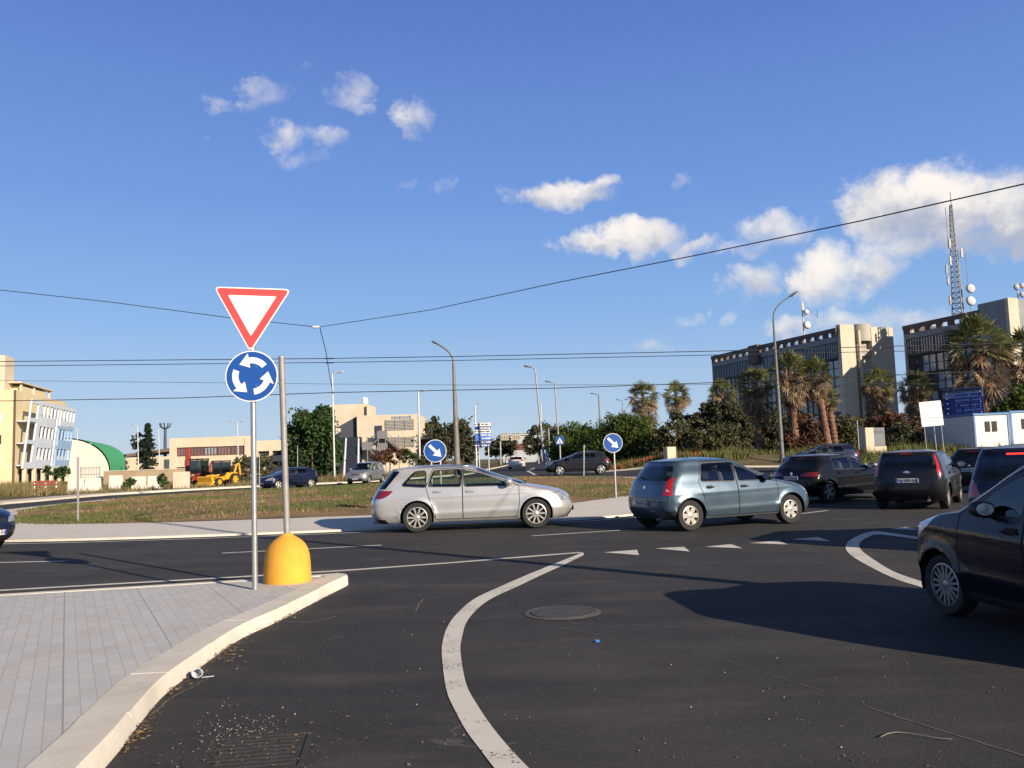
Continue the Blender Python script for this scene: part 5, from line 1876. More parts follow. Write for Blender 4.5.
wire([(-120, 361, 44), (0, 361.5, 44), (326, 358.5, 44), (455, 356.5, 44), (720, 351, 44), (900, 346, 44), (1150, 340, 44)], 0.022, 'uppermost of the four level trolley wires')
wire([(-120, 366.5, 44.6), (0, 366, 44.6), (326, 362.5, 44.6), (455, 360.5, 44.6), (760, 354, 44.6), (1150, 346, 44.6)], 0.020, 'level trolley wire close below the uppermost one')
wire([(-120, 380, 50), (0, 380.5, 50), (331, 384, 50), (470, 385, 50), (760, 384.5, 50), (1150, 383, 50)], 0.012, 'faintest thin level trolley wire, third from above')
wire([(-120, 402, 47), (0, 401, 47), (180, 398, 47), (334, 392.5, 47), (560, 388, 47), (760, 381, 47), (1024, 369.5, 47), (1150, 364, 47)], 0.024, 'lowest level trolley wire, just above the cream buildings')
p = at(316, 327, 30)
mb = MB(); mb.lathe([(0.012, -.16), (0.045, -.12), (0.05, 0), (0.035, .12), (0.012, .15)], 12, Matrix.Translation(p) @ Matrix.Rotation(PI / 2, 4, 'Y'))
tag(mb.build('insulator', PLATEW), 'white insulator where three wires meet high above the road', 'insulator')
for (px, py, Y, lb) in ((329, 358.5, 44, 'small clamp where the hanging wire meets the uppermost trolley wire'), (329.5, 362.8, 44.6, 'small clamp where the hanging wire meets the second trolley wire')):
    p = at(px, py, Y)
    mb = MB(); mb.tube([p + Vector((-.22, 0, 0)), p + Vector((.22, 0, 0))], 0.035, 6)
    tag(mb.build('wire_clamp', WIRE), lb, 'wire clamp', 'wire clamps')

# ------------------------------------------------------------------ small things on the ground
IRON = plain('cast_iron', (0.066, 0.060, 0.056), 0.75, 0.2, 0.3, 18, 0.4)
mc = G(562, 613)
mh = empty('manhole_cover', (mc.x, mc.y, 0.004), R(20), 'round iron manhole cover set in the asphalt inside the curved line', 'manhole cover')
mb = MB(); mb.lathe([(0.40, 0.001), (0.39, 0.005), (0.35, 0.007), (0.345, 0.003)], 44); mb.build('surround', plain('patched_asphalt', (0.078, 0.068, 0.06), .9, 0, .3, 10, .4), mh, 30)
mb = MB(); mb.lathe([(0.33, 0.001), (0.325, 0.010), (0.0001, 0.010)], 44)
for i in range(-4, 5):
    for j in range(-4, 5):
        if (i * i + j * j) < 17 and (i + j) % 2 == 0:
            mb.box((i * .068, j * .068, 0.0105), (.045, .045, .003))
mb.build('cover', IRON, mh, 30)
dg = G(257, 752)
dr = empty('drain_grate', (dg.x, dg.y, 0.003), R(8), 'dark iron drain grate choked with grit near the kerb', 'drain grate')
mb = MB()
mb.box((0, .27, .003), (.52, .03, .006)); mb.box((.27, -.03, .003), (.03, .50, .007))
for i in range(8):
    mb.box((.02 * math.sin(i * 2.1), -.24 + .064 * i, .003), (.47 - .03 * abs(math.sin(i * 1.7)), .03, .009))
mb.build('frame', plain('rusted_grate', (0.036, 0.033, 0.031), .85, .1, .35, 22, .5), dr, 0)
mb = MB(); mb.lathe([(0.40, 0.0005), (0.36, 0.001), (0.0001, 0.001)], 24); mb.build('pit', plain('grit_dark', (0.028, 0.026, 0.024), .95, 0, .4, 30, .8), dr, 0)
# crushed clear cup lying against the kerb
cu = G(193, 678)
cupm = plain('clear_plastic', (0.40, 0.43, 0.46), 0.15, 0, 0.2, 30, 0, 0.6)
rt = empty('plastic_cup', (cu.x + .02, cu.y, 0.038), R(35), 'crushed clear plastic cup lying in the gutter against the kerb', 'cup')
mb = MB(); mb.lathe([(0.028, -.05), (0.036, .0), (0.040, .045), (0.043, .05), (0.036, .05), (0.033, 0.0), (0.026, -.046)], 20, Matrix.Rotation(R(82), 4, 'X') @ Matrix.Diagonal((1, .82, 1, 1)))
mb.build('cup', cupm, rt)
mb = MB(); mb.tube([(.03, -.05, -.030), (.12, -.06, -.033)], .004, 6); mb.build('straw', cupm, rt)
bc = G(597, 642)
tag(MB().lathe([(0.022, 0), (0.022, 0.012), (0.018, 0.015), (0.0001, 0.015)], 18, Matrix.Translation((bc.x, bc.y, 0.003))).build('bottle_cap', plain('cap_blue', (0.05, 0.22, 0.6), .4)), 'tiny blue bottle cap on the asphalt right of the white curve'.replace('right of', 'beside'), 'bottle cap')
wp = G(908, 737)
pts = [Vector((wp.x - .16 + .06 * i, wp.y - .02 + .07 * math.sin(i * .8), 0.012)) for i in range(7)]
tag(MB().tube(pts, .0028, 6).build('bent_wire', plain('twig_pale', (0.20, 0.175, 0.135), .8)), 'bent pale strip of wire lying on the empty asphalt', 'wire scrap')
# dead leaves in the gutter and by the drain
rnd = random.Random(5)
mb = MB()
def leaf(x, y, z, s):
    a = rnd.uniform(0, 2 * PI)
    m = Matrix.Translation((x, y, z)) @ Matrix.Rotation(a, 4, 'Z') @ Matrix.Rotation(rnd.uniform(-.5, .5), 4, 'X')
    mb.add([m @ Vector(q) for q in ((-s, 0, 0), (-s * .2, s * .45, s * .15), (s, 0, .0), (-s * .2, -s * .45, s * .15))], [(0, 1, 2, 3)])
fl = [foot[i] for i in range(len(foot))]
for _ in range(420):
    i = rnd.randrange(16, len(fl) - 6)
    p = fl[i].lerp(fl[i + 1], rnd.random())
    dd = abs(rnd.gauss(0, .05)) + .02
    if noise.noise(Vector((p.y * 1.3, 0, 7))) < -.02 and rnd.random() < .75:
        continue
    leaf(p.x + dd, p.y + rnd.uniform(-.05, .05), .012 + rnd.random() * .02, rnd.uniform(.008, .024))
for _ in range(160):
    p = G(rnd.gauss(225, 10), rnd.gauss(652, 9))
    leaf(p.x, p.y, .01 + rnd.random() * .02, rnd.uniform(.008, .02))
for _ in range(90):
    leaf(dg.x + rnd.gauss(0, .28), dg.y + rnd.gauss(.1, .22), .012 + rnd.random() * .015, rnd.uniform(.006, .016))
o = mb.build('fallen_leaves', leafmat('dead_leaves', [(.2, (.11, .065, .03)), (.5, (.22, .14, .065)), (.8, (.33, .23, .12))], .8, .1), smooth=0)
o['kind'] = 'stuff'; o['label'] = 'dry leaves and crumbs caught along the kerb and round the drain'; o['category'] = 'leaves'
# pebbles and flakes scattered on the asphalt
mb = MB()
for _ in range(520):
    if rnd.random() < .45:
        p = G(rnd.uniform(120, 1020), 520 + 250 * rnd.random() ** .9)
    else:
        p = G(rnd.gauss(246, 30), rnd.gauss(738, 15))
    if p.y < 3.5 or p.x < -2.1:
        continue
    s_ = rnd.uniform(.003, .008) * (1.5 if rnd.random() < .08 else 1)
    mb.box((p.x, p.y, .002 + s_ * .4), (s_ * 1.6, s_, s_), rnd.uniform(0, 3), bev=s_ * .3)
o = mb.build('gravel', leafmat('grit', [(.2, (.10, .085, .07)), (.6, (.20, .175, .145)), (.9, (.42, .39, .34))], .9, 0), smooth=0)
o['kind'] = 'stuff'; o['label'] = 'pale grit and small stones scattered over the asphalt'; o['category'] = 'gravel'
# ------------------------------------------------------------------ buildings
CREAM = plain('cream_render', (0.60, 0.50, 0.37), 0.85, 0, 0.10, 0.35)
CREAM2 = plain('cream_concrete', (0.58, 0.49, 0.37), 0.85, 0, 0.12, 0.5)
YELLOWR = plain('yellow_render', (0.64, 0.53, 0.33), 0.85, 0, 0.07, 0.4)
WHITER = plain('white_render', (0.58, 0.63, 0.70), 0.8, 0, 0.06, 0.5)
PALEBLUE = plain('pale_blue_render', (0.30, 0.45, 0.66), 0.8, 0, 0.06, 0.5)
BRUT = plain('raw_concrete', (0.36, 0.33, 0.28), 0.85, 0, 0.15, 0.3)
BRUTL = plain('light_raw_concrete', (0.50, 0.44, 0.34), 0.85, 0, 0.12, 0.3)
BRUTD = plain('brown_fascia', (0.11, 0.085, 0.068), 0.8, 0, 0.2, 0.4)
BGREY = plain('blue_grey_panel', (0.22, 0.235, 0.25), 0.7, 0, 0.12, 0.4)
MULL = plain('dark_mullion', (0.02, 0.024, 0.03), 0.5)
DARKIN = plain('dark_interior', (0.03, 0.03, 0.035), 0.8)
REDBAND = plain('brown_red_frame', (0.15, 0.055, 0.045), 0.6, 0, 0.2, 1)
GREENR = plain('green_roof', (0.06, 0.36, 0.11), 0.6, 0, 0.08, 0.4)
TIN = plain('grey_louvre', (0.33, 0.32, 0.29), 0.6, 0, 0.1, 1)
def pane_mat(name, col, rough=0.08):
    m, nt, b = newmat(name)
    geo = nt.nodes.new('ShaderNodeObjectInfo')
    n = noise_n(nt, coords(nt), 0.8, 2)
    f = math1(nt, 'ADD', math1(nt, 'MULTIPLY', geo.outputs['Random'], .6), math1(nt, 'MULTIPLY', n, .4))
    c = mixc(nt, f, tuple(x * .45 for x in col), tuple(x * 1.5 for x in col))
    nt.links.new(c, b.inputs['Base Color'])
    b.inputs['Roughness'].default_value = rough
    b.inputs['Specular IOR Level'].default_value = 0.8
    return m
PANE = pane_mat('office_pane', (0.24, 0.29, 0.33))
PANED = pane_mat('dark_pane', (0.035, 0.04, 0.045))
PANER = pane_mat('reddish_pane', (0.16, 0.11, 0.10))

def bx(root, name, c, d, mat, smooth=0, bev=0.0):
    return MB().box(c, d, bev=bev).build(name, mat, root, smooth)

def wall_with_gaps(mb, x0, x1, z0, z1, gaps, y, th):
    """wall along x with rectangular gaps [(xa, xb, za, zb)] that share one band"""
    gaps = sorted(gaps)
    za, zb_ = gaps[0][2], gaps[0][3]
    mb.box(((x0 + x1) / 2, y, (z0 + za) / 2), (x1 - x0, th, za - z0))
    mb.box(((x0 + x1) / 2, y, (zb_ + z1) / 2), (x1 - x0, th, z1 - zb_))
    x = x0
    for g in gaps + [(x1, x1, 0, 0)]:
        if g[0] - x > 0.01:
            mb.box(((x + g[0]) / 2, y, (za + zb_) / 2), (g[0] - x, th, zb_ - za))
        x = g[1]

def office(N_, F_, H, depth, label, end_kind, tower=0.0, plane_len=0.0):
    """long glazed block; local x runs along the facade away from the near corner, local +y is the facade's outside"""
    d = Vector((F_[0] - N_[0], F_[1] - N_[1], 0)); L = d.length
    zb_ = gz(*N_)
    rt = empty('office_building', (N_[0], N_[1], zb_), math.atan2(d.y, d.x), label, 'office building')
    x0 = tower
    # core
    mb = MB()
    mb.box(((x0 + L) / 2, -depth / 2 - .25, (H - 2.4) / 2), (L - x0 - .1, depth - .5, H - 2.4))
    mb.build('wall', BRUT, rt, 0)
    bx(rt, 'spandrel', ((x0 + L) / 2, -depth / 2 + .05, H - 1.85), (L - x0 + .3, depth + .3, .96), BGREY)
    # roof parapet on short piers, daylight showing between them
    for yy in (.2, -depth - .1):
        bx(rt, 'roof_beam', ((x0 + L) / 2, yy, H - .35), (L - x0 + .6, .5, .7), BRUTD)
    bx(rt, 'roof_beam', (L + .1, -depth / 2, H - .35), (.5, depth - .3, .695), BRUTD)
    k = int((L - x0) / 2.2)
    for i in range(k + 1):
        xx = x0 + .4 + (L - x0 - .8) * i / k
        for yy in (.2, -depth - .1):
            bx(rt, 'parapet_pier', (xx, yy, H - 1.03), (1.15, .35, .66), BRUTD)
    # strip of narrow windows under the band
    zs0, zs1 = H - 5.0, H - 2.35
    nb = max(4, int((L - x0) / 2.75))
    bw = (L - x0) / nb
    def window(xc, zc, w_, h_, y, nx, nz_, mt, name='window'):
        fr = MB()
        fr.box((xc, y, zc + h_ / 2 - .06), (w_, .14, .12)); fr.box((xc, y, zc - h_ / 2 + .06), (w_, .14, .12))
        for i in range(nx + 1):
            fr.box((xc - w_ / 2 + .06 + (w_ - .12) * i / nx, y + .002, zc), (.12, .15, h_ - .24))
        for j in range(1, nz_):
            fr.box((xc, y + .003, zc - h_ / 2 + h_ * j / nz_), (w_ - .2, .13, .10))
        f_ = fr.build(name, MULL, rt, 0)
        MB().box((xc, y - .05, zc), (w_ - .1, .04, h_ - .1)).build('pane', mt, f_, 0)
    for i in range(nb):
        window(x0 + bw * (i + .5), (zs0 + zs1) / 2, bw - .05, zs1 - zs0, .10, 5, 1, PANE)
    # curtain wall, set back a little, storeys of 2.9 m
    zt = zs0 - .25
    nf = 5
    fh = zt / nf
    for j in range(nf):
        for i in range(nb):
            window(x0 + bw * (i + .5), fh * (j + .5), bw - .05, fh - .12, -.12, 2, 2, PANE if (i * 7 + j * 5) % 6 else PANED)
    bx(rt, 'ledge', ((x0 + L) / 2, -.05, zs0 - .13), (L - x0, .55, .22), MULL)
    bx(rt, 'end_fin', (L + .15, -depth / 2, (H - .7) / 2), (.5, depth + .4, H - .7), BRUT)
    if end_kind == 'tower':
        bx(rt, 'facade_box', (L * .60, .35, H - 1.6), (3.0, 1.0, 3.6), BRUTD)
        # near end wall: pier, dark slot, open stair with landings, solid wing
        bx(rt, 'end_pier', (-.35, -1.45, (H + .5) / 2), (1.0, 2.9, H + .5), BRUTL)
        bx(rt, 'stair_recess', (.35, -4.7, H / 2), (.3, 3.6, H), DARKIN)
        for j in range(6):
            z = H - 1.2 - 3.0 * j
            bx(rt, 'stair_landing', (-.20, -4.9, z), (1.0, 2.4 - .2 * (j % 2), 1.15), BRUT)
        bx(rt, 'stair_column', (-.55, -4.0, H / 2 - .2), (.55, .5, H - .4), BRUTL, 0, .1)
        mb = MB(); mb.lathe([(1.75, H - 2.2), (1.75, H + .7)], 24, Matrix.Translation((.6, -5.3, 0)))
        mb.build('stair_head', BRUT, rt, 40)
        bx(rt, 'end_wing', (-.30, -8.7, (H + .2) / 2), (1.1, depth - 6.4, H + .2), BRUTL)
        bx(rt, 'end_window', (-.90, -2.2, 3.4), (.12, .5, 1.8), DARKIN)
    else:
        bx(rt, 'end_block', (tower / 2, -depth / 2 + .1, (H + .9) / 2), (tower, depth, H + .9), BGREY)
        bx(rt, 'end_pier', (-.3, -.95, (H + .95) / 2), (.7, 1.9, H + .95), BRUTL)
        bx(rt, 'end_wing', (-.25, -depth * .62, (H + .2) / 2), (.6, depth * .7, H + .2), BGREY)
    return rt
office((54.8, 140), (42.6, 176), 20.3, 11.0, 'long dark glazed office block with pale end tower behind the curved street lamp', 'tower')
office((72.0, 121), (66.2, 139.5), 20.2, 17.0, 'glazed office block at the picture edge under the tall lattice mast', 'block', 4.6)

# rooftop aerials
def dish(mb, c, r_, ang):
    m = Matrix.Translation(c) @ Matrix.Rotation(ang, 4, 'Z') @ Matrix.Rotation(R(82), 4, 'X')
    mb.lathe([(r_, 0), (r_ * 1.02, .12), (r_ * .9, .35), (r_ * .5, .5), (0.001, .55)], 18, m)
AER = plain('aerial_steel', (0.30, 0.29, 0.29), .6, .3, .2, 2)
AERW = plain('dish_white', (0.50, 0.49, 0.49), .6)
b0 = at(959, 309, 133); t0 = at(951.5, 205, 133)
zb0 = 1.35 + 20.2
rt = empty('lattice_mast', (b0.x, 133, zb0), 0, 'tall lattice radio mast with two white dishes on the office roof', 'radio mast')
Hm = t0.z - zb0
lean_ = (t0.x - b0.x)
mb = MB()
nseg = 22
def mp(i, k):
    f = i / nseg
    w_ = 1.05 * (1 - f) + .22 * f
    a_ = 2 * PI * k / 3 + .4
    return Vector((lean_ * f * .55 + w_ * math.cos(a_), w_ * math.sin(a_), Hm * f))
for k in range(3):
    mb.tube([mp(0, k), mp(nseg, k)], .10, 6)
mb.build('leg_tubes', AER, rt)
mb = MB()
for i in range(nseg):
    for k in range(3):
        mb.tube([mp(i, k), mp(i + 1, (k + 1) % 3)], .05, 4, False); mb.tube([mp(i + 1, k), mp(i + 1, (k + 1) % 3)], .05, 4, False)
mb.build('bracing', AER, rt)
for z, r_, dx in ((2.6, .78, 1.4), (4.6, .74, 1.5)):
    mb = MB(); dish(mb, Vector((dx, -.9, z)), r_, R(10)); mb.build('dish', AERW, rt)
rnd = random.Random(3)
for z, dx in ((3.0, -1.4), (6.2, -1.5), (8.0, -1.6), (9.4, -.9), (10.6, 1.0), (12.2, -.8)):
    mb = MB(); mb.box((dx, -.2, z), (.34, .25, 1.5), bev=.05); mb.tube([(dx * .4, 0, z), (dx, -.1, z)], .05, 6); mb.build('panel_antenna', AERW if z > 9 else AER, rt)
mb = MB(); mb.tube([(lean_ * .55, 0, Hm), (lean_ * .58, 0, Hm + 2.2)], .06, 6)
mb.tube([(-.9, 0, Hm * .62), (-.9, 0, Hm * .98)], .05, 6); mb.tube([(1.9, 0, .2), (1.7, 0, Hm * .62)], .05, 6)
mb.build('whip_aerial', AER, rt)
b1 = at(804, 335, 150); t1 = at(805.5, 303, 150)
rt = empty('aerial_pole', (b1.x, 150, 21.5), 0, 'short roof pole with white drum aerials on the block with the pale end tower', 'radio mast')
h_ = t1.z - 21.5
mb = MB(); mb.tube([(0, 0, -1), (0, 0, h_)], .12, 8); mb.build('mast', AERW, rt)
for z, r_ in ((h_ * .35, .72), (h_ * .72, .5)):
    mb = MB(); dish(mb, Vector((.45, -.4, z)), r_, R(20)); mb.build('dish', AERW, rt)
for i in range(3):
    mb = MB(); mb.box((-.15 + .15 * i, -.25, h_ - .5 - .2 * i), (.22, .2, 1.5), bev=.04); mb.build('panel_antenna', AERW, rt)
mb = MB(); mb.tube([(.1, 0, h_ * .62), (2.6, 0, h_ * .66)], .06, 6); mb.tube([(2.6, 0, h_ * .55), (2.6, 0, h_ * .78)], .05, 6); mb.build('side_arm', AERW, rt)
b2 = at(1018, 298, 126); t2 = at(1020, 282, 126)
rt = empty('aerial_pole', (b2.x, 126, 22.4), 0, 'small white aerial cluster at the picture edge on the raised roof block', 'radio mast')
h_ = t2.z - 22.4
mb = MB(); mb.tube([(0, 0, -.5), (0, 0, h_)], .1, 8); mb.build('mast', AERW, rt)
for z, dx in ((h_ * .4, .4), (h_ * .75, -.4), (h_ * .8, .5)):
    mb = MB(); dish(mb, Vector((dx, -.3, z)), .42, R(10)); mb.build('dish', AERW, rt)

# yellow apartment house with white balconies
ya = at(14.6, 476, 123)
yx = ya.x
rt = empty('apartment_house', (yx, 123, 0), R(13.5), 'yellow apartment house with a white balconied front leaning out', 'apartment house')
Hy = at(14.6, 390, 123).z
bx(rt, 'wall', (-11, 13, Hy / 2), (22, 26, Hy), YELLOWR)
bx(rt, 'roof_block', (-9.9, 2.4, Hy + 2.6), (16.4, 4, 5.2), CREAM)
bx(rt, 'roof_block', (-2.6, 9.5, Hy + .45), (4.5, 12, .9), YELLOWR)
for i in range(3):
    bx(rt, 'window', (-2.6, -.04, 3.4 + 3.2 * i), (1.5, .12, 1.3), PANED if i == 1 else SIGNWHITE)
bx(rt, 'drainpipe', (-.12, -.1, Hy / 2), (.22, .2, Hy), WOODBROWN)
# roof loggia
bx(rt, 'roof_canopy', (-1.6, 10, Hy + 1.35), (3.4, 16, .2), CREAM)
for y_ in (3, 9, 17):
    bx(rt, 'canopy_post', (-.3, y_, Hy + .62), (.3, .4, 1.25), CREAM)
fr_rt = rt
zf = [2.7, 5.95, 9.2, 12.45]
def shx(z):
    return 1.2 + (z - 2.7) * .11
ys = [0.0, 3.2, 5.6, 12.4, 14.2, 23.5]
def slab(name, y0, y1, z0, z1, mat, inset=0.0, th=.25):
    """sheared facade slab facing +x"""
    vs = []
    for z in (z0, z1):
        xo = shx(z) - inset
        vs += [(xo - th, y0, z), (xo, y0, z), (xo, y1, z), (xo - th, y1, z)]
    return MB().add(vs, [(3, 2, 1, 0), (4, 5, 6, 7), (0, 1, 5, 4), (1, 2, 6, 5), (2, 3, 7, 6), (3, 0, 4, 7)]).build(name, mat, rt, 0)
slab('facade_base', 0, 23.5, 2.3, 2.7, WHITER); slab('facade_head', 0, 23.5, 11.9, 12.45, WHITER)
for fl_ in range(3):
    z0 = zf[fl_]
    mat = PALEBLUE if fl_ < 1 else WHITER
    for (a_, b_), bal in (((0.0, 3.2), 'big'), ((4.6, 12.4), 'fins'), ((15.2, 23.5), 'fins2')):
        mt = PALEBLUE if bal == 'fins2' and fl_ < 2 else WHITER
        slab('balcony_front', a_, b_, z0, z0 + (.95 if bal != 'big' else .55), mt)
        if bal != 'big':
            for k in range(5):
                y_ = a_ + (b_ - a_ - .45) * k / 4
                slab('balcony_fin', y_, y_ + .45, z0 + .95, z0 + 3.25 - (.45 if fl_ == 2 else .0) - .0, mt, 0.03)
            slab('balcony_lintel', a_, b_, z0 + 2.75, z0 + 3.25 if fl_ < 2 else 11.9, mt, .015)
    # floor plates close the balconies
    MB().box((.6 + shx(z0) / 2 - .6, 11.75, z0 + .08), (shx(z0) - .3, 23.3, .16)).build('floor_plate', WHITER, rt, 0)
slab('side_wall', 3.2, 4.6, 2.3, 12.45, WHITER, .01); slab('side_wall', -.3, .0, 2.3, 12.45, WHITER)
slab('dark_slot', 12.4, 15.2, 2.7, 11.9, DARKIN, .7)
slab('side_wall', 13.6, 14.3, 2.7, 11.9, WHITER, .02)
for k in range(6):
    bx(rt, 'ground_column', (1.0, 1 + 4.4 * k, 1.15), (.5, .6, 2.3), CREAM)
    bx(rt, 'shop_opening', (.06, 3 + 4.2 * k, 1.1), (.1, 2.4, 2.0), DARKIN)

# green vaulted sports hall
hc = at(64, 480, 168); hc2 = at(92, 480, 204)
rt = empty('sports_hall', (hc.x, 168, 0), 0, 'sports hall with green barrel roof and cream gable', 'sports hall')
rr_, hh = 9.0, at(66, 439, 168).z
off = Vector((hc2.x - hc.x, 36, 0))
prof = [(-rr_, 0)] + [(-rr_ * math.cos(PI * i / 20), 1.0 + (hh - 1.0) * math.sin(PI * i / 20) ** .9) for i in range(21)] + [(rr_, 0)]
vs = [(p[0], 0, p[1]) for p in prof]
MB().add(vs, [list(range(len(vs)))]).build('gable', plain('pale_gable', (.72, .69, .60), .8, 0, .06, .3), rt, 0)
vs, fs = [], []
for p in prof[1:-1]:
    for t in (-.012, 1.0):
        vs.append((p[0] * 1.03 + off.x * t, off.y * t, p[1] * 1.015 + .1))
for i in range(len(prof) - 3):
    fs.append((2 * i, 2 * i + 1, 2 * i + 3, 2 * i + 2))
MB().add(vs, fs).build('roof', GREENR, rt, 60)
vs = [(p[0] + off.x, off.y, p[1]) for p in prof]
MB().add(vs, [list(reversed(range(len(vs))))]).build('gable', CREAM2, rt, 0)
bx(rt, 'side_wall', (rr_ * .9 + off.x / 2, off.y / 2, .5), (.5, 30, 1.0), CREAM2)
# pale low annex
aa = at(125, 475, 160)
rt = empty('low_shed', (aa.x, 160, 0), R(3), 'low pale shed with a brown sloping roof beside the green hall', 'shed')
bx(rt, 'wall', (4.6, 4, 2.0), (9.2, 8, 4.0), CREAM2)
vs = [(0, -.6, 4.1), (11.5, -.6, 5.2), (11.5, 9, 5.2), (0, 9, 4.1), (0, -.6, 4.6), (11.5, -.6, 5.9), (11.5, 9, 5.9), (0, 9, 4.6)]
MB().add(vs, [(3, 2, 1, 0), (4, 5, 6, 7), (0, 1, 5, 4), (1, 2, 6, 5), (2, 3, 7, 6), (3, 0, 4, 7)]).build('roof', plain('brown_sheet_roof', (.16, .12, .10), .7), rt, 0)
bx(rt, 'door', (9.3, -.05, 1.7), (4.0, .12, 3.4), plain('slate_door', (.07, .085, .10), .5))

# long low cream building
la = at(170, 480, 138); lb = at(251, 480, 138); lc = at(345, 480, 138)
Lh = at(200, 437.5, 138).z; Lh2 = at(290, 439.5, 138).z
rt = empty('low_building', (la.x, 138, 0), 0, 'long low cream building with reddish window bands behind the diggers', 'building')
w1 = lb.x - la.x; w2 = lc.x - lb.x
bx(rt, 'wall', (w1 / 2, 6.4, Lh / 2 - .3), (w1 - .6, 12, Lh - .9), DARKIN)
for z0, z1 in ((Lh - 1.55, Lh), (Lh - 4.75, Lh - 3.0), (-.2, .5)):
    bx(rt, 'fascia', (w1 / 2, .2, (z0 + z1) / 2), (w1, .5, z1 - z0), CREAM)
for x in (.5, w1 - .45):
    bx(rt, 'corner_pier', (x, .1, Lh / 2 - .1), (1.1, .5, Lh - .2), CREAM)
def win(root, xc, zc, w_, h_, y, n_, mt, fm):
    fr = MB()
    fr.box((xc, y, zc + h_ / 2 - .05), (w_, .12, .1)); fr.box((xc, y, zc - h_ / 2 + .05), (w_, .12, .1))
    for i in range(n_ + 1):
        fr.box((xc - w_ / 2 + .05 + (w_ - .1) * i / n_, y - .002, zc), (.1, .13, h_ - .2))
    f_ = fr.build('window', fm, root, 0)
    MB().box((xc, y + .04, zc), (w_ - .08, .04, h_ - .08)).build('pane', mt, f_, 0)
nb = 5
for i in range(nb):
    ww = (w1 - 2.2) / nb
    win(rt, 1.1 + ww * (i + .5), Lh - 2.25, ww - .06, 1.35, .22, 4, PANER if i != 2 else PANE, REDBAND)
    win(rt, 1.1 + ww * (i + .5), Lh - 5.6, ww - .06, 1.6, .22, 4, PANED, REDBAND)
bx(rt, 'wing_wall', (w1 + w2 / 2, 7.5, Lh2 / 2 - .4), (w2 - .5, 12, Lh2 - 1.2), DARKIN)
for z0, z1 in ((Lh2 - 1.75, Lh2), (Lh2 - 3.5, Lh2 - 2.5), (Lh2 - 5.6, Lh2 - 4.2)):
    bx(rt, 'wing_fascia', (w1 + w2 / 2, 1.2, (z0 + z1) / 2), (w2, .5, z1 - z0), CREAM)
for i in range(7):
    bx(rt, 'pier', (w1 + .6 + (w2 - 1.2) * i / 6, 1.15, Lh2 / 2), (.5, .45, Lh2 - .2), CREAM)

# cream block with outside stair
ca = at(357, 472, 118); cb = at(417.5, 472, 118); ct_ = at(333, 472, 126)
rt = empty('concrete_building', (ca.x, 118, gz(ca.x, 118)), 0, 'cream concrete block with louvred windows and a grey outside stair', 'building')
zo = gz(ca.x, 118)
H1 = at(390, 414.5, 118).z - zo; H2 = at(350, 404, 124).z - zo
W1 = cb.x - ca.x; W2 = at(366, 440, 124).x - ca.x
bx(rt, 'wall', (W1 / 2, 7, H1 / 2), (W1, 13, H1), CREAM2)
xt0 = ct_.x - ca.x
bx(rt, 'tall_wall', ((xt0 + W2) / 2, 11, H2 / 2), (W2 - xt0, 9, H2), CREAM2)
bx(rt, 'downpipe', (.25, 6.42, H2 * .88), (.25, .2, 1.6), DARKIN)
# slanting canopy, its shade put into a dark colour, and black gateway between the two
xl = at(340.5, 440, 119).x - ca.x
zl, zh_ = at(340.5, 424, 119).z - zo, at(355.5, 416, 119).z - zo
MB().prism([(xl, 0), (xl, zl - .6), (xl - .6, zl - .5), (-.05, zh_), (-.05, 0)], 0, .4, facing((0, 1.6, 0))).build('canopy_wall', plain('canopy_shade_colour', (.055, .06, .075), .7), rt, 0)
MB().box((xl / 2 + .3, .2, 2.6), (5.2 * .62, .5, 5.2)).build('gateway', plain('black_gate', (.016, .02, .035), .5), rt, 0)
for za, zb2 in ((H1 - 2.2, H1 - .75), (H1 - 4.6, H1 - 3.2)):
    for i in range(3):
        xw0 = W1 * .47
        ww = (W1 * .95 - xw0) / 3
        fr = MB()
        for j in range(7):
            fr.box((xw0 + ww * (i + .5), .42, za + (zb2 - za) * (j + .5) / 7), (ww - .08, .14, (zb2 - za) / 7 * .7))
        f_ = fr.build('louvre_window', TIN, rt, 0)
        MB().box((xw0 + ww * (i + .5), .48, (za + zb2) / 2), (ww - .04, .04, zb2 - za)).build('pane', PANED, f_, 0)
mb = MB()
rnd = random.Random(2)
x = W1 * .6
while x < W1 * .9:
    mb.box((x, .44, H1 - .42), (.22, .08, rnd.choice((.36, .44, .3)))); x += .36
mb.build('roof_lettering', plain('letter_blue', (.25, .30, .40), .5), rt, 0)
bx(rt, 'door', (W1 * .36, .43, H1 - 2.5), (1.0, .12, 2.0), PANED)
# stair: two zigzag flights with railings
st = MB()
for k, (xa_, xb_, za, zb2) in enumerate(((W1 * .20, W1 * .44, H1 - 4.6, H1 - 3.0), (W1 * .44, W1 * .22, H1 - 6.4, H1 - 4.8), (W1 * .50, W1 * .72, H1 - 3.4, H1 - 4.9))):
    n_ = 9
    for i in range(n_):
        t = (i + .5) / n_
        st.box((xa_ + (xb_ - xa_) * t, -.5, za + (zb2 - za) * t), (abs(xb_ - xa_) / n_ + .06, 1.3, .16))
    st.tube([(xa_, -1.1, za + .9), (xb_, -1.1, zb2 + .9)], .05, 6); st.tube([(xa_, -1.1, za + .5), (xb_, -1.1, zb2 + .5)], .04, 6)
for x, z in ((W1 * .45, H1 - 3.3), (W1 * .45, H1 - 5.0), (W1 * .2, H1 - 4.8)):
    st.box((x, -.45, z), (1.4, 1.5, .18)); st.box((x, -1.16, z + .5), (1.4, .06, 1.0))
for x in (W1 * .2, W1 * .38, W1 * .5, W1 * .72):
    st.tube([(x, -1.1, 0), (x, -1.1, H1 - 3.0)], .06, 6)
st.build('outside_stair', plain('stair_grey', (.20, .20, .21), .6, .2), rt, 0)
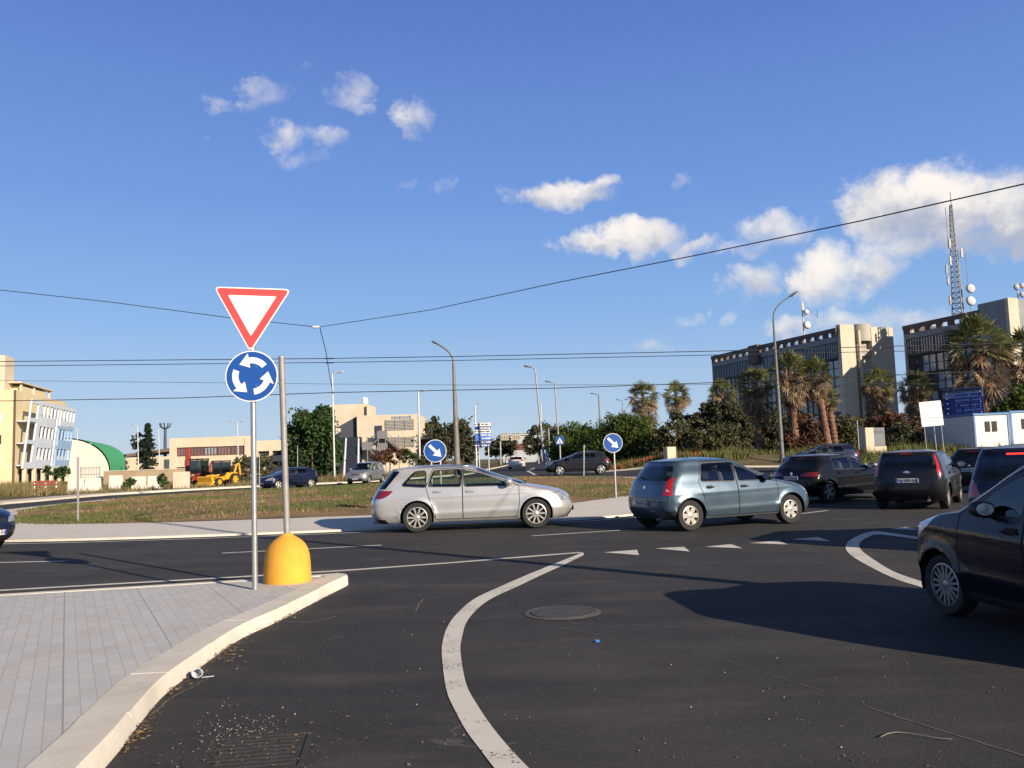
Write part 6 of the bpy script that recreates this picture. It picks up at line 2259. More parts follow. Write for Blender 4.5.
bx(rt, 'roof_dish', (W2 - .6, 9, H2 + .6), (.9, .5, 1.1), SIGNWHITE, 40, .2)
# low wing with flat roof
wa, wb_ = at(418.5, 470, 121), at(443.5, 470, 121)
rt = empty('flat_roofed_wing', ((wa.x + wb_.x) / 2, 121, zo), 0, 'low flat roofed wing behind the blue arrow sign on two posts', 'building')
hw = at(430, 434.5, 121).z - zo
bx(rt, 'wall', (0, 4.4, hw / 2 - .3), (wb_.x - wa.x - .6, 8, hw - .8), plain('brick_wall', (.22, .12, .07), .8, 0, .2, 2))
bx(rt, 'roof', (0, 3.6, hw - .3), (wb_.x - wa.x, 10, .75), CREAM)
# far pale house between the gantry panels
fa = at(522, 455, 210)
rt = empty('far_house', (fa.x, 210, .45), 0, 'far pale house with a reddish window band under the gantry panels', 'house')
bx(rt, 'wall', (0, 5, 3.4), (9.5, 9, 6.8), plain('pale_far_wall', (.42, .43, .46), .8))
bx(rt, 'window', (-.6, .45, 3.9), (4.4, .2, 1.6), REDBAND)
bx(rt, 'roof', (0, 5, 7.1), (10.2, 9.8, .5), WHITER)
bx(rt, 'roof', (5.8, 4, 2.3), (3.0, 7, 4.6), PALEBLUE)

# ------------------------------------------------------------------ site cabins, kiosk, barriers
CABW = plain('cabin_white', (0.70, 0.68, 0.62), .6, 0, .06, 1)
CABB = plain('cabin_blue_trim', (0.10, 0.22, 0.42), .6)
def cabin(px, Y, w_, l_, h_, yaw, label):
    c = at(px, 449, Y)
    rt = empty('site_cabin', (c.x, Y, gz(c.x, Y) - .05), R(yaw), label, 'cabin', 'white site cabins')
    mb = MB()
    mb.box((w_ / 2, l_ / 2, h_ / 2), (w_, l_, h_ - .1))
    for i in range(int(l_ / .3)):
        mb.box((-.012, .2 + .3 * i, h_ / 2), (.03, .12, h_ - .35))
    mb.build('wall', CABW, rt, 0)
    mb = MB(); mb.box((w_ / 2, l_ / 2, h_ + .02), (w_ + .16, l_ + .16, .16), bev=.03); mb.build('roof', CABB, rt, 0)
    for x in (.03, w_ - .03):
        bx(rt, 'corner_post', (x, -.012, h_ / 2), (.12, .06, h_ - .14), CABB)
    for x in (w_ * .38, w_ * .58):
        f_ = bx(rt, 'window', (x, -.02, h_ * .66), (.34, .06, .72), WOODBROWN)
        bx(f_, 'pane', (x, -.055, h_ * .66), (.24, .02, .6), PANED)
    return rt
cabin(976, 58, 2.5, 6.0, 2.45, 4, 'white site cabin with two small windows below the dark blue direction board')
cabin(1013, 59, 2.5, 6.0, 2.45, 4, 'white site cabin cut off by the picture edge')
k0 = at(866, 446, 58)
rt = empty('utility_kiosk', (k0.x, 58, gz(k0.x, 58) - .05), R(6), 'cream utility kiosk with a grey panel standing on the verge', 'kiosk')
MB().box((.32, .5, .9), (.62, 1.0, 1.8), bev=.02).build('cabinet', CREAM, rt, 0)
MB().box((1.10, .55, .25), (.9, .9, .5), bev=.02).build('plinth', CREAM, rt, 0)
pn = MB().box((1.10, .5, 1.15), (.88, .6, 1.28), bev=.02).build('grey_cabinet', plain('kiosk_grey', (.13, .14, .16), .55), rt, 0)
bx(pn, 'vent', (1.10, .19, 1.5), (.6, .03, .2), SIGNBACK)
tag(MB().tube([(k0.x - .5, 58, gz(k0.x, 58)), (k0.x - .5, 58, gz(k0.x, 58) + 2.3)], .04, 8).build('thin_post', DULLSTEEL), 'thin grey post just beside the cream utility kiosk', 'post')
wb2 = at(666, 455, 60)
tag(MB().box((wb2.x, 58.5, gz(wb2.x, 58.5) + .42), (.7, .6, .9), .3, bev=.03).build('utility_box', CREAM), 'small cream utility box between big green bush and blue hatchback roof', 'utility box')

# concrete barrier blocks in a row on the far footway
def barrier(px, Y, L_, label, h=.9, mat=None):
    c = G(px, 487)
    c = at(px, 480, Y)
    z = gz(c.x, Y)
    pf = [(-.30, 0), (-.30, .12), (-.17, .32), (-.10, h), (.10, h), (.17, .32), (.30, .12), (.30, 0)]
    m_ = Matrix.Translation((c.x, Y, z)) @ Matrix.Rotation(PI / 2, 4, 'Z') @ Matrix.Rotation(PI / 2, 4, 'X')
    o = MB().prism(pf, -L_ / 2, L_ / 2, m_ @ Matrix.Identity(4)).build('concrete_barrier', mat or plain('barrier_white', (.66, .62, .55), .85, 0, .15, 1.5), None, 0)
    tag(o, label, 'barrier', 'concrete barriers on the far footway')
for px, Y, L_, lb in ((76, 66.5, 1.15, 'pale concrete barrier just beside the red lattice barrier'), (93, 67.5, 1.2, 'pale concrete barrier second after the red lattice barrier'), (116, 68.5, 1.0, 'short pale concrete barrier standing apart in the middle of the row'),
                      (139, 69.5, 1.05, 'pale concrete barrier third from the big tan slab'), (155, 70, 1.1, 'pale concrete barrier next before the leafy weeds by the tan slab')):
    barrier(px, Y, L_, lb, 1.05 if px != 116 else 1.2)
c = at(181.5, 482, 69)
tag(MB().box((c.x, 69, .65), (1.25, .5, 1.35), .1, bev=.03).build('concrete_slab', CREAM2), 'big tan concrete slab on edge under the red drill mast', 'slab')
c = at(59, 488, 68)
rt = empty('lattice_barrier', (c.x, 66, 0), R(8), 'red and white lattice barrier in the dry grass', 'barrier')
RB = plain('barrier_red', (.28, .05, .035), .7, 0, .3, 3)
for z in (.35, .75, 1.0):
    bx(rt, 'rail', (0, 0, z * .9), (1.7, .05, .13), RB)
for x in (-.8, 0, .8):
    bx(rt, 'leg', (x, .06, .45), (.07, .07, .9), SIGNWHITE)
# tan boundary wall and mesh panel
a, b = at(95, 478, 90), at(205, 478, 90)
rt = empty('boundary_wall', (a.x, 92, 0), 0, 'low tan boundary wall in front of the green hall', 'wall')
bx(rt, 'wall', ((b.x - a.x) / 2, 0, .75), (b.x - a.x, .3, 1.5), plain('tan_wall', (.36, .27, .17), .9, 0, .2, .4))
bx(rt, 'coping', ((b.x - a.x) / 2, 0, 1.56), (b.x - a.x + .1, .42, .10), BRUTL)
a, b = at(80.5, 478, 84), at(99.5, 478, 84)
rt = empty('mesh_fence', (a.x, 84, 0), 0, 'grey mesh fence panel before the tan boundary wall', 'fence')
mb = MB()
for i in range(13):
    mb.tube([((b.x - a.x) * i / 12, 0, 0), ((b.x - a.x) * i / 12, 0, 2.0)], .025, 5)
for z in (.1, .7, 1.3, 1.95):
    mb.tube([(0, 0, z), (b.x - a.x, 0, z)], .03, 5)
mb.build('mesh', plain('mesh_grey', (.30, .32, .34), .5, .3), rt)
for x in (0, (b.x - a.x)):
    MB().tube([(x, .04, -.05), (x, .04, 2.1)], .05, 6).build('post', DULLSTEEL, rt)
# leaning poles by the leafy tree
for px, pt, Y, lb in ((343.5, 346, 84, 'white leaning stake beside the white street lamp'), (358, 358.5, 84, 'white stake in front of the black gateway')):
    p, q = at(px, 475, Y), at(pt, 438, Y)
    tag(MB().tube([(p.x, Y, gz(p.x, Y)), (q.x, Y, q.z)], [.14, .09], 8).build('white_stake', PALEPOLE), lb, 'stake')

# ------------------------------------------------------------------ building site machines
YEL = plain('machine_yellow', (.62, .33, .02), .45, 0, .12, 1.5)
RED_ = plain('machine_red', (.26, .04, .028), .5, 0, .15, 1.5)
CABG = glassmat('machine_glass', (.35, .5, .48), .1, .45)
def machine(px, Y, yaw, col, label, bucket=True, cabx=0.2, sc_=1.0):
    c = at(px, 480, Y)
    rt = empty('loader', (c.x, Y, gz(c.x, Y)), R(yaw), label, 'digger', 'building site machines')
    rt.scale = (sc_,) * 3
    MB().box((-.9, 0, 1.15), (1.9, 1.5, .9), bev=.12).box((.6, 0, .85), (1.4, 1.1, .5), bev=.08).build('chassis', col, rt, 40)
    cb_ = MB()
    for x, y in ((cabx - .75, -.68), (cabx - .75, .68), (cabx + .7, -.68), (cabx + .7, .68)):
        cb_.box((x, y, 2.15), (.09, .09, 1.5))
    cb_.box((cabx, 0, 2.95), (1.75, 1.6, .14), bev=.05); cb_.box((cabx, 0, 1.42), (1.6, 1.45, .12))
    cf = cb_.build('cab_frame', BLACKTRIM, rt, 0)
    MB().box((cabx, 0, 2.15), (1.42, 1.34, 1.36)).build('cab_glass', CABG, cf, 0)
    MB().box((cabx - .2, 0, 1.75), (.5, .5, .6), bev=.08).build('cab_seat', SEATM, cf, 40)
    for x, r_, w_ in ((-1.15, .72, .5), (1.25, .5, .36)):
        for y in (-.85, .85):
            w2 = empty('wheel', (x, y, r_), 0 if y > 0 else PI, parent=rt)
            t_, m_ = wheel_meshes(r_, w_, dict(n=6, kind='cap', small=True))
            t_.build('tyre', RUBBER, w2, 40); m_.build('rim', [SIGNWHITE if col is RED_ else YEL, BLACKTRIM], w2, 35)
    arm = MB()
    for y in (-.5, .5):
        arm.tube([(.9, y, 1.3), (1.9, y, 1.2), (2.5, y, .55)], .10, 8)
    arm.build('lift_arm', col, rt, 40)
    if bucket:
        pf = [(2.35, .15), (2.35, 1.05), (2.55, 1.2), (2.75, 1.05), (2.62, .55), (2.75, .25), (3.35, .15)]
        MB().prism(pf, -1.2, 1.2, Matrix.Rotation(PI / 2, 4, 'X')).build('bucket', col, rt, 0)
    bm_ = MB(); bm_.tube([(-1.8, 0, 1.1), (-2.3, 0, 2.5), (-2.7, 0, 2.6)], .13, 8); bm_.tube([(-2.7, 0, 2.6), (-2.9, 0, 1.2)], .11, 8)
    bm_.build('rear_boom', col, rt, 40)
    return rt
machine(222, 73, -118, YEL, 'yellow backhoe loader with its wide front bucket lowered', True, .1, .72)
machine(200, 75, -100, RED_, 'red machine with a green glazed cab beside the yellow loader', False, .2, .80)
c = at(188, 480, 77); t = at(188, 448, 77)
rt = empty('drill_mast', (c.x, 77, 0), 0, 'tall red drill mast standing beside the red machine', 'drill')
MB().box((0, 0, t.z / 2), (.40, .4, t.z), bev=.05).build('mast', RED_, rt, 0)
MB().box((.1, -.3, t.z * .6), (.5, .4, .7), bev=.08).build('drill_head', RED_, rt, 0)
MB().box((0, 0, .25), (1.8, 1.4, .5), bev=.1).build('base', BLACKTRIM, rt, 0)
# ------------------------------------------------------------------ plants
def rleaf(rnd, mb, p, s, up=0.3, aspect=.55):
    """one leaf: a folded quad"""
    d = Vector((rnd.gauss(0, 1), rnd.gauss(0, 1), rnd.gauss(0, 1) + up)).normalized()
    e = d.orthogonal().normalized()
    e = (Matrix.Rotation(rnd.uniform(0, 2 * PI), 3, d) @ e)
    n_ = d.cross(e)
    mb.add([p - d * s, p + e * s * aspect + n_ * s * .15, p + d * s, p - e * s * aspect + n_ * s * .15], [(0, 1, 2, 3)])

def clump_crown(rnd, mb, c, rad, nclump, nleaf, s, spread=.34, shell=.55, squash=1.0):
    c = Vector(c)
    for _ in range(nclump):
        while True:
            q = Vector((rnd.uniform(-1, 1), rnd.uniform(-1, 1), rnd.uniform(-1, 1)))
            if shell < q.length < 1.0 or (q.length < 1 and rnd.random() < .25):
                break
        cc = c + Vector((q.x * rad[0], q.y * rad[1], q.z * rad[2]))
        r_ = spread * rnd.uniform(.6, 1.3) * min(rad) 
        for _ in range(nleaf):
            p = cc + Vector((rnd.gauss(0, .5), rnd.gauss(0, .5), rnd.gauss(0, .42) * squash)) * r_
            rleaf(rnd, mb, p, s * rnd.uniform(.6, 1.35))

def trunk_limbs(rnd, h, r_, crown_c, rad, nl=7, lean=(0, 0)):
    mb = MB()
    top = Vector((lean[0], lean[1], h))
    mb.tube([(0, 0, -.1), (lean[0] * .2, lean[1] * .2, h * .35), top * .7 + Vector((0, 0, .0)), top], [r_ * 1.3, r_, r_ * .8, r_ * .55], 9)
    for i in range(nl):
        a = 2 * PI * i / nl + rnd.uniform(-.3, .3)
        e = Vector(crown_c) + Vector((math.cos(a) * rad[0] * .7, math.sin(a) * rad[1] * .7, rnd.uniform(-.3, .7) * rad[2]))
        st = top * rnd.uniform(.6, 1.0)
        mid = st.lerp(e, .5) + Vector((0, 0, .15 * rad[2]))
        mb.tube([st, mid, e], [r_ * .45, r_ * .28, r_ * .08], 6)
    return mb

BARK = plain('bark', (.10, .075, .055), .9, 0, .3, 5, .5)
LEAF_G = leafmat('leaf_green', [(.15, (.022, .045, .014)), (.5, (.045, .085, .024)), (.9, (.085, .13, .04))])
LEAF_B = leafmat('bush_green', [(.15, (.032, .055, .012)), (.5, (.062, .098, .018)), (.9, (.12, .15, .03))])
LEAF_D = leafmat('leaf_dark', [(.15, (.034, .038, .020)), (.5, (.070, .074, .038)), (.9, (.14, .135, .070))])
LEAF_O = leafmat('leaf_olive', [(.15, (.040, .043, .018)), (.5, (.085, .083, .034)), (.9, (.17, .15, .065))])
LEAF_R = leafmat('leaf_redbrown', [(.15, (.065, .034, .020)), (.5, (.125, .060, .034)), (.9, (.19, .11, .06))])
LEAF_F = leafmat('conifer_green', [(.15, (.010, .020, .014)), (.5, (.02, .034, .022)), (.9, (.04, .055, .033))])
PALMG = leafmat('palm_green', [(.15, (.055, .068, .019)), (.5, (.115, .128, .040)), (.9, (.24, .22, .09))], .5, .2)
PALMD = leafmat('palm_dead', [(.1, (.11, .07, .042)), (.5, (.23, .16, .095)), (.9, (.36, .27, .165))], .85, .15)
PTRUNK = plain('palm_trunk', (.20, .105, .068), .95, 0, .35, 4, .8)

def tree(px, base_py, Y, cy, rx, rz, label, mat, seed, nclump=70, nleaf=60, s=.22, kind='leafy_tree', cat='tree', group=None, trunk=True, ry=None, dz=0.0, squash=1.0):
    rnd = random.Random(seed)
    b = at(px, base_py, Y)
    z0 = gz(b.x, Y)
    c = at(px, cy, Y).z - z0
    k = Y / FPX
    rad = (rx * k, (ry or rx) * k, rz * k)
    rt = empty(kind, (b.x, Y, z0), 0, label, cat, group)
    if trunk:
        trunk_limbs(rnd, max(c, .5), max(.07, rad[2] * .055), (0, 0, c), rad).build('trunk', BARK, rt)
    mb = MB()
    clump_crown(rnd, mb, (0, 0, c), rad, nclump, nleaf, s, squash=squash)
    mb.build('crown', mat, rt, 0)
    return rt
def lobed(px, base_py, Y, lobes, label, mat, seed, nclump, nleaf, s, kind, cat, group=None):
    """shrub or tree whose outline comes from several lobes given in pixels (x, y, rx, ry)"""
    rnd = random.Random(seed)
    b = at(px, base_py, Y)
    z0 = gz(b.x, Y)
    rt = empty(kind, (b.x, Y, z0), 0, label, cat, group)
    k = Y / FPX
    mb = MB(); st = MB()
    for (lx, ly, rx, rz) in lobes:
        p = at(lx, ly, Y)
        cc = (p.x - b.x, rnd.uniform(-.5, .5) * rx * k, p.z - z0)
        clump_crown(rnd, mb, cc, (rx * k, rx * k, rz * k), nclump, nleaf, s, spread=.4)
        st.tube([(cc[0] * .3, cc[1] * .3, -.1), (cc[0] * .7, cc[1] * .7, cc[2] * .5), cc], [.10, .07, .03], 6)
    st.build('stems', BARK, rt)
    mb.build('crown', mat, rt, 0)
    return rt

# broad leafy tree by the cream block
lobed(313, 474, 84, [(313, 425, 18, 18), (300, 440, 15, 18), (326, 440, 14, 20), (313, 450, 22, 20), (304, 420, 9, 10), (324, 414, 9, 9), (296, 462, 14, 12), (330, 464, 12, 12)],
      'broad leafy green tree standing before the cream buildings', LEAF_G, 1, 30, 62, .20, 'leafy_tree', 'tree')
# dark conifer
def conifer(px, base, Y, top, w_, label, seed):
    rnd = random.Random(seed)
    b = at(px, base, Y); z0 = gz(b.x, Y); h = at(px, top, Y).z - z0
    rt = empty('conifer_tree', (b.x, Y, z0), 0, label, 'tree')
    MB().tube([(0, 0, 0), (0, 0, h * .97)], [.3, .03], 8).build('trunk', BARK, rt)
    mb = MB(); R_ = w_ * Y / FPX
    n_ = 24
    for i in range(n_):
        f = i / n_
        z = h * (.12 + .86 * f)
        r_ = R_ * (1 - f) ** .8 + .12
        for k in range(9):
            a = rnd.uniform(0, 2 * PI); rr = r_ * rnd.uniform(.65, 1.12)
            for t in range(14):
                q = (t + 1) / 14
                p = Vector((math.cos(a) * rr * q, math.sin(a) * rr * q, z - rr * .25 * q + rnd.uniform(-.1, .2)))
                rleaf(rnd, mb, p + Vector((rnd.gauss(0, .12), rnd.gauss(0, .12), 0)), .26, 0, .5)
    mb.build('crown', LEAF_F, rt, 0)
conifer(147.5, 470, 150, 421.5, 11, 'dark conifer rising behind the shed with the brown roof', 4)
lobed(148, 470, 152, [(139, 445, 7, 12)], 'small dark conifer leaning on the taller one', LEAF_F, 5, 20, 30, .26, 'conifer_tree', 'tree')
# trees beyond the direction board
lobed(460, 466, 118, [(447, 438, 17, 15), (462, 440, 14, 18), (440, 450, 13, 14), (457, 432, 12, 12), (468, 450, 9, 14)], 'dark rounded tree behind the brownish curved street lamp', LEAF_D, 7, 26, 50, .26, 'leafy_tree', 'tree')
lobed(433, 462, 130, [(433, 432, 7, 13), (434, 422, 3, 6)], 'narrow dark tree behind the flat roofed wing', LEAF_D, 8, 22, 40, .26, 'leafy_tree', 'tree')
lobed(548, 455, 150, [(545, 437, 17, 13), (534, 445, 10, 9), (556, 440, 14, 12), (566, 446, 10, 10)], 'dark tree mass behind the gantry upright', LEAF_D, 9, 24, 46, .30, 'leafy_tree', 'tree')
lobed(503, 458, 160, [(500, 448, 9, 9), (508, 446, 8, 11), (492, 450, 6, 8)], 'small dark tree under the beige gantry panels', LEAF_D, 10, 20, 40, .30, 'leafy_tree', 'tree')
tree(394, 474, 96, 455, 9, 9, 'reddish shrub at the foot of the outside stair', LEAF_R, 11, 26, 40, .14, 'garden_shrub', 'shrub', trunk=False)
tree(408, 474, 98, 456, 9, 8, 'green shrub before the louvred block', LEAF_G, 12, 26, 40, .14, 'garden_shrub', 'shrub', trunk=False)
tree(381, 474, 94, 458, 8, 7, 'reddish shrub beside the grey minivan', LEAF_R, 13, 24, 36, .13, 'garden_shrub', 'shrub', trunk=False)
tree(262, 478, 84, 466, 12, 10, 'brownish bush behind the dark round sign', LEAF_O, 14, 30, 40, .14, 'garden_shrub', 'shrub', trunk=False)
tree(244, 480, 80, 467, 11, 11, 'dull green bush beside the yellow backhoe loader', LEAF_O, 15, 30, 40, .14, 'garden_shrub', 'shrub', trunk=False)
tree(163, 486, 67, 480, 5, 6, 'leafy weeds growing by the big tan slab', LEAF_G, 16, 18, 30, .10, 'weed_clump', 'shrub', trunk=False)
tree(129, 486, 68, 482, 5, 5, 'leafy weeds between the concrete barriers', LEAF_G, 17, 16, 30, .10, 'weed_clump', 'shrub', trunk=False)
tree(57, 478, 96, 472, 12, 6, 'low green bushes under the balconied apartment house', LEAF_G, 18, 26, 40, .16, 'garden_shrub', 'shrub', trunk=False)
tree(426, 470, 90, 462, 9, 7, 'dry brownish shrub behind the blue arrow sign on two posts', LEAF_O, 19, 20, 36, .14, 'garden_shrub', 'shrub', trunk=False)
# the big rounded bushes
lobed(622, 462, 68, [(640, 440, 24, 24), (618, 436, 20, 22), (600, 444, 20, 19), (628, 426, 14, 11), (648, 450, 17, 18), (608, 452, 26, 16)], 'big rounded green bush behind the round blue arrow sign on one post', LEAF_B, 21, 46, 95, .105, 'rounded_bush', 'bush')
lobed(573, 462, 74, [(578, 440, 18, 17), (562, 448, 14, 12), (588, 446, 16, 18), (570, 454, 18, 10)], 'lower rounded green bush behind the square blue crossing sign', LEAF_B, 22, 40, 85, .115, 'rounded_bush', 'bush')
# dark mass behind the blue hatchback
lobed(715, 460, 74, [(694, 420, 26, 10), (722, 411, 24, 10), (746, 416, 20, 11), (708, 430, 26, 13), (736, 430, 22, 15)], 'dark spreading pine with a flat crown behind the blue hatchback', LEAF_D, 23, 34, 64, .17, 'spreading_pine', 'tree')
lobed(774, 460, 76, [(772, 426, 17, 16), (795, 430, 15, 17), (768, 442, 16, 14)], 'dark pine standing in the shade between the palm trunks', LEAF_D, 24, 28, 54, .18, 'spreading_pine', 'tree')
lobed(678, 460, 64, [(676, 438, 15, 20), (662, 446, 11, 15), (690, 446, 15, 16)], 'dull green shrub beside the small cream utility box', LEAF_O, 25, 30, 56, .13, 'garden_shrub', 'shrub')
lobed(720, 462, 62, [(718, 442, 21, 17), (738, 449, 14, 12), (702, 450, 17, 13)], 'olive shrub above the roof of the blue hatchback', LEAF_O, 26, 34, 60, .13, 'garden_shrub', 'shrub')
lobed(803, 458, 63, [(805, 430, 14, 18), (798, 442, 14, 14), (815, 440, 9, 14)], 'red brown shrub behind the tall curved street lamp', LEAF_R, 27, 30, 60, .13, 'garden_shrub', 'shrub')
lobed(850, 458, 66, [(848, 430, 15, 15), (838, 440, 13, 14), (856, 442, 11, 12)], 'green and brown shrub beside the cream utility kiosk', LEAF_O, 28, 30, 56, .13, 'garden_shrub', 'shrub')
lobed(880, 455, 68, [(872, 424, 18, 8), (892, 422, 14, 9), (905, 432, 12, 12)], 'reddish hedge behind the cream utility kiosk', LEAF_R, 29, 28, 56, .14, 'garden_shrub', 'shrub')
lobed(908, 455, 62, [(905, 440, 15, 14), (918, 446, 14, 10), (895, 446, 10, 10)], 'dark shrub behind the blank white notice board', LEAF_D, 30, 28, 50, .14, 'garden_shrub', 'shrub')
lobed(1012, 440, 66, [(1014, 405, 12, 13), (1003, 412, 9, 10), (1024, 402, 14, 15)], 'bright green tree behind the white site cabins', LEAF_B, 31, 28, 60, .16, 'leafy_tree', 'tree')
lobed(940, 440, 78, [(938, 420, 12, 16), (930, 430, 10, 12)], 'dark shrub between notice board and dark blue direction board', LEAF_D, 32, 24, 44, .16, 'garden_shrub', 'shrub')

# fan palms
def palm(px, base, Y, topx, crown_y, cr, label, seed, skirt=1.0, green=1.0, rtr=.26):
    rnd = random.Random(seed)
    b = at(px, base, Y); z0 = gz(b.x, Y)
    t = at(topx, crown_y, Y)
    h = t.z - z0
    k = Y / FPX
    Rc = cr * k
    dx = t.x - b.x
    rt = empty('fan_palm', (b.x, Y, z0), 0, label, 'palm', 'fan palms on the verge')
    mb = MB()
    n_ = 26
    pts, rs = [], []
    for i in range(n_ + 1):
        f = i / n_
        pts.append((dx * f ** 1.3, .1 * math.sin(f * 3 + seed), h * f))
        rs.append(rtr * (1.35 - .45 * min(1, f * 2.5)) * (1 + .10 * ((i % 2) * 2 - 1)))
    mb.tube(pts, rs, 11)
    # broken frond stubs
    for i in range(90):
        f = rnd.uniform(.12, .97); a = rnd.uniform(0, 2 * PI)
        r_ = rtr * .98
        p = Vector((dx * f ** 1.3 + r_ * math.cos(a), r_ * math.sin(a), h * f))
        o = Vector((math.cos(a), math.sin(a), .9)) * rnd.uniform(.08, .2)
        sd_ = Vector((-math.sin(a), math.cos(a), 0)) * .06
        mb.add([p - sd_, p + sd_, p + o], [(0, 1, 2)])
    mb.build('trunk', PTRUNK, rt, 30)
    heart = Vector((dx, 0, h))
    def frond(mb, az_, elv, pl, fr, droop, blades, heart=heart):
        d = Vector((math.cos(az_) * math.cos(elv), math.sin(az_) * math.cos(elv), math.sin(elv)))
        side = Vector((-math.sin(az_), math.cos(az_), 0))
        upv = d.cross(side) * -1
        hub = heart + d * pl + Vector((0, 0, -droop * pl * .4))
        mb.add([heart - side * .03, heart + side * .03, hub + side * .02, hub - side * .02], [(0, 1, 2, 3)])
        d2 = (d + Vector((0, 0, -droop * .8))).normalized()
        side = Matrix.Rotation(rnd.gauss(0, .75), 3, d2) @ (side - d2 * side.dot(d2)).normalized()
        upv = d2.cross(side) * -1
        for j in range(blades):
            u = (j / (blades - 1) - .5) * 2
            ang = u * R(82)
            e = (d2 * math.cos(ang) + side * math.sin(ang)).normalized()
            L_ = fr * (1 - .25 * abs(u)) * rnd.uniform(.85, 1.1)
            w_ = fr * .062
            nrm = e.cross(upv).normalized() * w_
            mid = hub + e * L_ * .55
            tip = hub + e * L_ + Vector((0, 0, -L_ * (.06 + droop * .45)))
            mb.add([hub, mid + nrm, tip, mid - nrm], [(0, 1, 2, 3)])
    mg = MB()
    ng = int(46 * green)
    for i in range(ng):
        a = i * 2.399 + rnd.uniform(-.2, .2)
        f = (i + .5) / ng
        elv = R(88) - f * R(112) + rnd.uniform(-.2, .2)
        frond(mg, a, elv, Rc * rnd.uniform(.40, .62), Rc * rnd.uniform(.38, .56), .02 + .22 * f, 9)
    mg.build('crown', PALMG, rt, 0)
    md = MB()
    nd = int(62 * skirt)
    for i in range(nd):
        a = rnd.uniform(0, 2 * PI)
        u = rnd.random() ** 1.3
        elv = R(8 - 82 * (.15 + .85 * u) * rnd.uniform(.6, 1.05))
        hb = heart + Vector((-dx * .25 * u * min(1, 1.4 * Rc * skirt / h), 0, -u * .72 * Rc * skirt))
        frond(md, a, elv, Rc * rnd.uniform(.32, .58), Rc * rnd.uniform(.34, .50), rnd.uniform(.15, .6), 9, hb)
    if nd:
        md.build('dead_fronds', PALMD, rt, 0)
    return rt
palm(655, 452, 76, 643, 397, 19, 'fan palm with a heavy tan skirt behind the big green bush', 41, 1.5)
palm(681, 452, 86, 676, 396, 17, 'fan palm with few dead fronds above the dark spreading pine', 42, .7)
palm(724, 452, 90, 722, 393, 17, 'small ragged fan palm before the far end of the dark office block', 43, .5)
palm(760, 454, 66, 755, 386, 22, 'tall fan palm with a bare banded trunk just before the tall curved lamp', 44, 1.1)
palm(797, 454, 63, 790, 372, 23, 'tall fan palm just behind the tall curved street lamp', 45, 1.3)
palm(829, 454, 63, 815, 375, 21, 'tall leaning fan palm past the curved street lamp toward the pale end tower', 46, 1.0)
palm(836, 454, 65, 827, 399, 15, 'shorter fan palm half hidden beside the leaning palm', 47, .6)
palm(879, 446, 78, 877.5, 386, 21, 'fan palm with a dark skirt in front of the pale end tower', 48, 1.3)
palm(916, 446, 72, 916, 387, 20, 'fan palm with a tan skirt above the blank white notice board', 49, 1.5)
palm(990, 436, 66, 977, 347, 38, 'largest fan palm, in front of the edge block by the dark blue board', 50, 1.2, 1.25, .30)
palm(1030, 436, 68, 1024, 352, 27, 'fan palm cut by the picture edge', 51, 1.2)
palm(885, 446, 76, 884, 420, 13, 'dwarf fan palm low under the dark skirted palm', 52, .2)

# ------------------------------------------------------------------ grass
def tufts(name, spots, mat, label, hmin, hmax, blades, seed, spread=.16, bw=.02):
    rnd = random.Random(seed)
    mb = MB()
    for (x, y, z, k) in spots:
        for _ in range(blades):
            a = rnd.uniform(0, 2 * PI)
            h = rnd.uniform(hmin, hmax) * k
            bx_, by_ = x + rnd.gauss(0, spread), y + rnd.gauss(0, spread)
            l_ = h * rnd.uniform(.15, .7)
            sx_, sy_ = -math.sin(a) * bw, math.cos(a) * bw
            mb.add([(bx_ - sx_, by_ - sy_, z - .02), (bx_ + sx_, by_ + sy_, z - .02), (bx_ + math.cos(a) * l_, by_ + math.sin(a) * l_, z + h)], [(0, 1, 2)])
    o = mb.build(name, mat, None, 0)
    o['kind'] = 'stuff'; o['label'] = label; o['category'] = 'grass'
    return o
rnd = random.Random(77)
sp_g, sp_d = [], []
xs_ = [p.x for p in grass_edge]; ys_ = [p.y for p in grass_edge]
_tries = 0
while len(sp_g) + len(sp_d) < 5200 and _tries < 14000:
    _tries += 1
    x = rnd.uniform(min(xs_), max(xs_)); y = min(ys_) + (max(ys_) - min(ys_)) * rnd.random() ** 1.25
    if not inpoly(x, y, grass_edge):
        continue
    n_ = noise.noise(Vector((x * .22, y * .22, 1.7))) + .5 * noise.noise(Vector((x * .9, y * .9, 4)))
    z = isl_h(x, y)
    if n_ > .06:
        sp_g.append((x, y, z, 1))
    elif rnd.random() < .26 and n_ > -.35:
        sp_d.append((x, y, z, 1))
GRASSG = leafmat('grass_green', [(.1, (.075, .10, .028)), (.5, (.13, .16, .045)), (.9, (.22, .22, .08))], .8, .3)
GRASSD = leafmat('grass_dry', [(.1, (.22, .14, .065)), (.5, (.36, .245, .11)), (.9, (.46, .35, .18))], .85, .25)
FLOWER = leafmat('poppy_red', [(.1, (.30, .07, .03)), (.5, (.42, .12, .05)), (.9, (.40, .22, .08))], .8, .3)
tufts('grass', sp_g, GRASSG, 'low green grass growing on the traffic island', .03, .10, 9, 1, .2, .016)
tufts('dry_grass', sp_d, GRASSD, 'dry straw coloured grass on the traffic island', .03, .11, 7, 2, .2, .014)
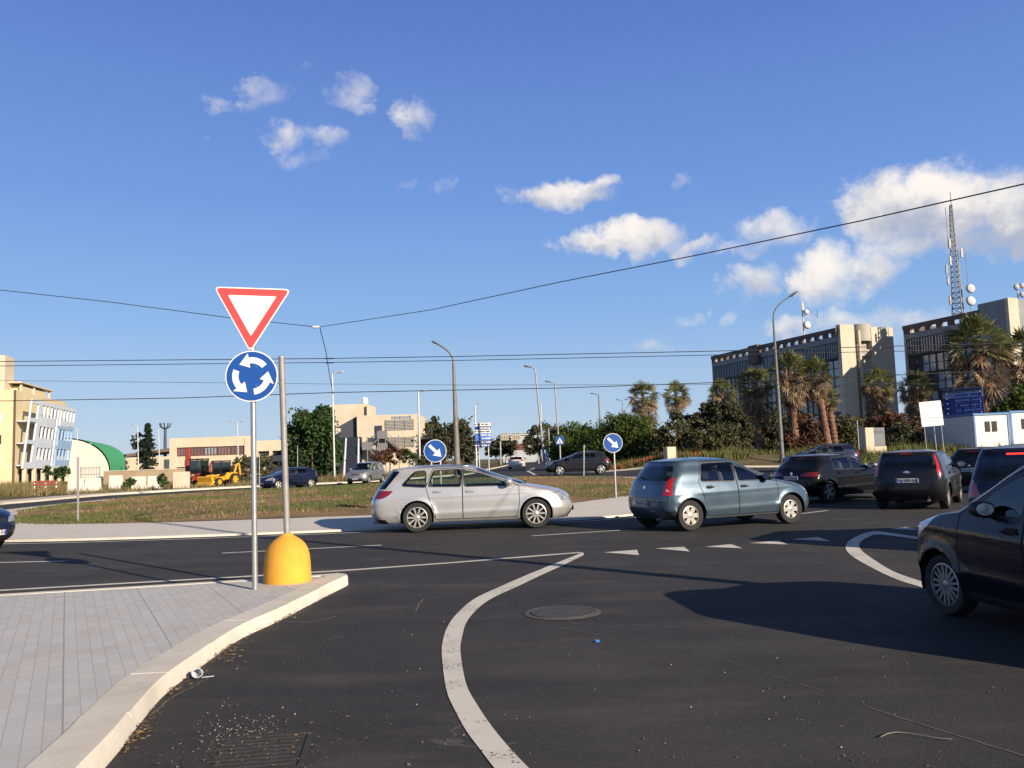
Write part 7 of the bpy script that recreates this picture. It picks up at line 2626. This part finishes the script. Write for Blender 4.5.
# verge under the palms
sp_v, sp_r = [], []
while len(sp_v) < 3600:
    x = rnd.uniform(4, 46); y = rnd.uniform(51, 72)
    kl = 62 - x * .35 if x < 16 else 54.5 - (x - 16) * .2
    if y < kl + .6 or y < 52:
        continue
    if rnd.random() > math.exp(-(y - kl) / 7) or noise.noise(Vector((x * .35, y * .35, 2.2))) < -.12:
        continue
    sp_v.append((x, y, gz(x, y) - .05, rnd.uniform(.4, 1.2) * (1 + .9 * noise.noise(Vector((x * .5, y * .5, 9))))))
tufts('verge_grass', sp_v, leafmat('verge_grass', [(.1, (.075, .095, .028)), (.5, (.14, .155, .048)), (.9, (.30, .26, .11))], .85, .25), 'tall dry grass on the verge below the palms', .2, .6, 8, 3, .25, .03)
for _ in range(650):
    x = rnd.uniform(4.2, 14); y = 63.5 - x * .30 + abs(rnd.gauss(0, 1.6))
    sp_r.append((x, y, gz(x, y) - .04, rnd.uniform(.6, 1.2)))
tufts('red_groundcover', sp_r, FLOWER, 'reddish flowering ground cover along the kerb below the green bushes', .1, .4, 9, 4, .2, .035)
# dry grass on the building side
sp_l = []
while len(sp_l) < 3000:
    px = rnd.uniform(-30, 250); Y = rnd.uniform(60, 96)
    p = at(px, 480, Y)
    lim = 60 if p.x < -29 else 66
    if Y < lim + 2 or (px > 60 and rnd.random() < .65):
        continue
    sp_l.append((p.x, Y, -.06, rnd.uniform(.5, 1.4) * (1.35 if px < 60 else .8)))
tufts('field_grass', sp_l, leafmat('field_grass', [(.1, (.10, .10, .035)), (.5, (.22, .18, .075)), (.9, (.40, .32, .16))], .85, .25), 'dry weeds of the waste ground before the apartment house', .2, .6, 8, 5, .3, .035)
sp_c = []
while len(sp_c) < 1100:
    px = rnd.uniform(270, 500); Y = rnd.uniform(74, 104)
    p = at(px, 470, Y)
    if p.x > -4.2:
        continue
    sp_c.append((p.x, Y, gz(p.x, Y) - .06, rnd.uniform(.5, 1.2)))
tufts('waste_grass', sp_c, leafmat('waste_grass', [(.1, (.09, .09, .035)), (.5, (.20, .15, .07)), (.9, (.34, .24, .13))], .85, .25), 'dry weeds before the cream concrete block', .25, .8, 8, 6, .3, .035)
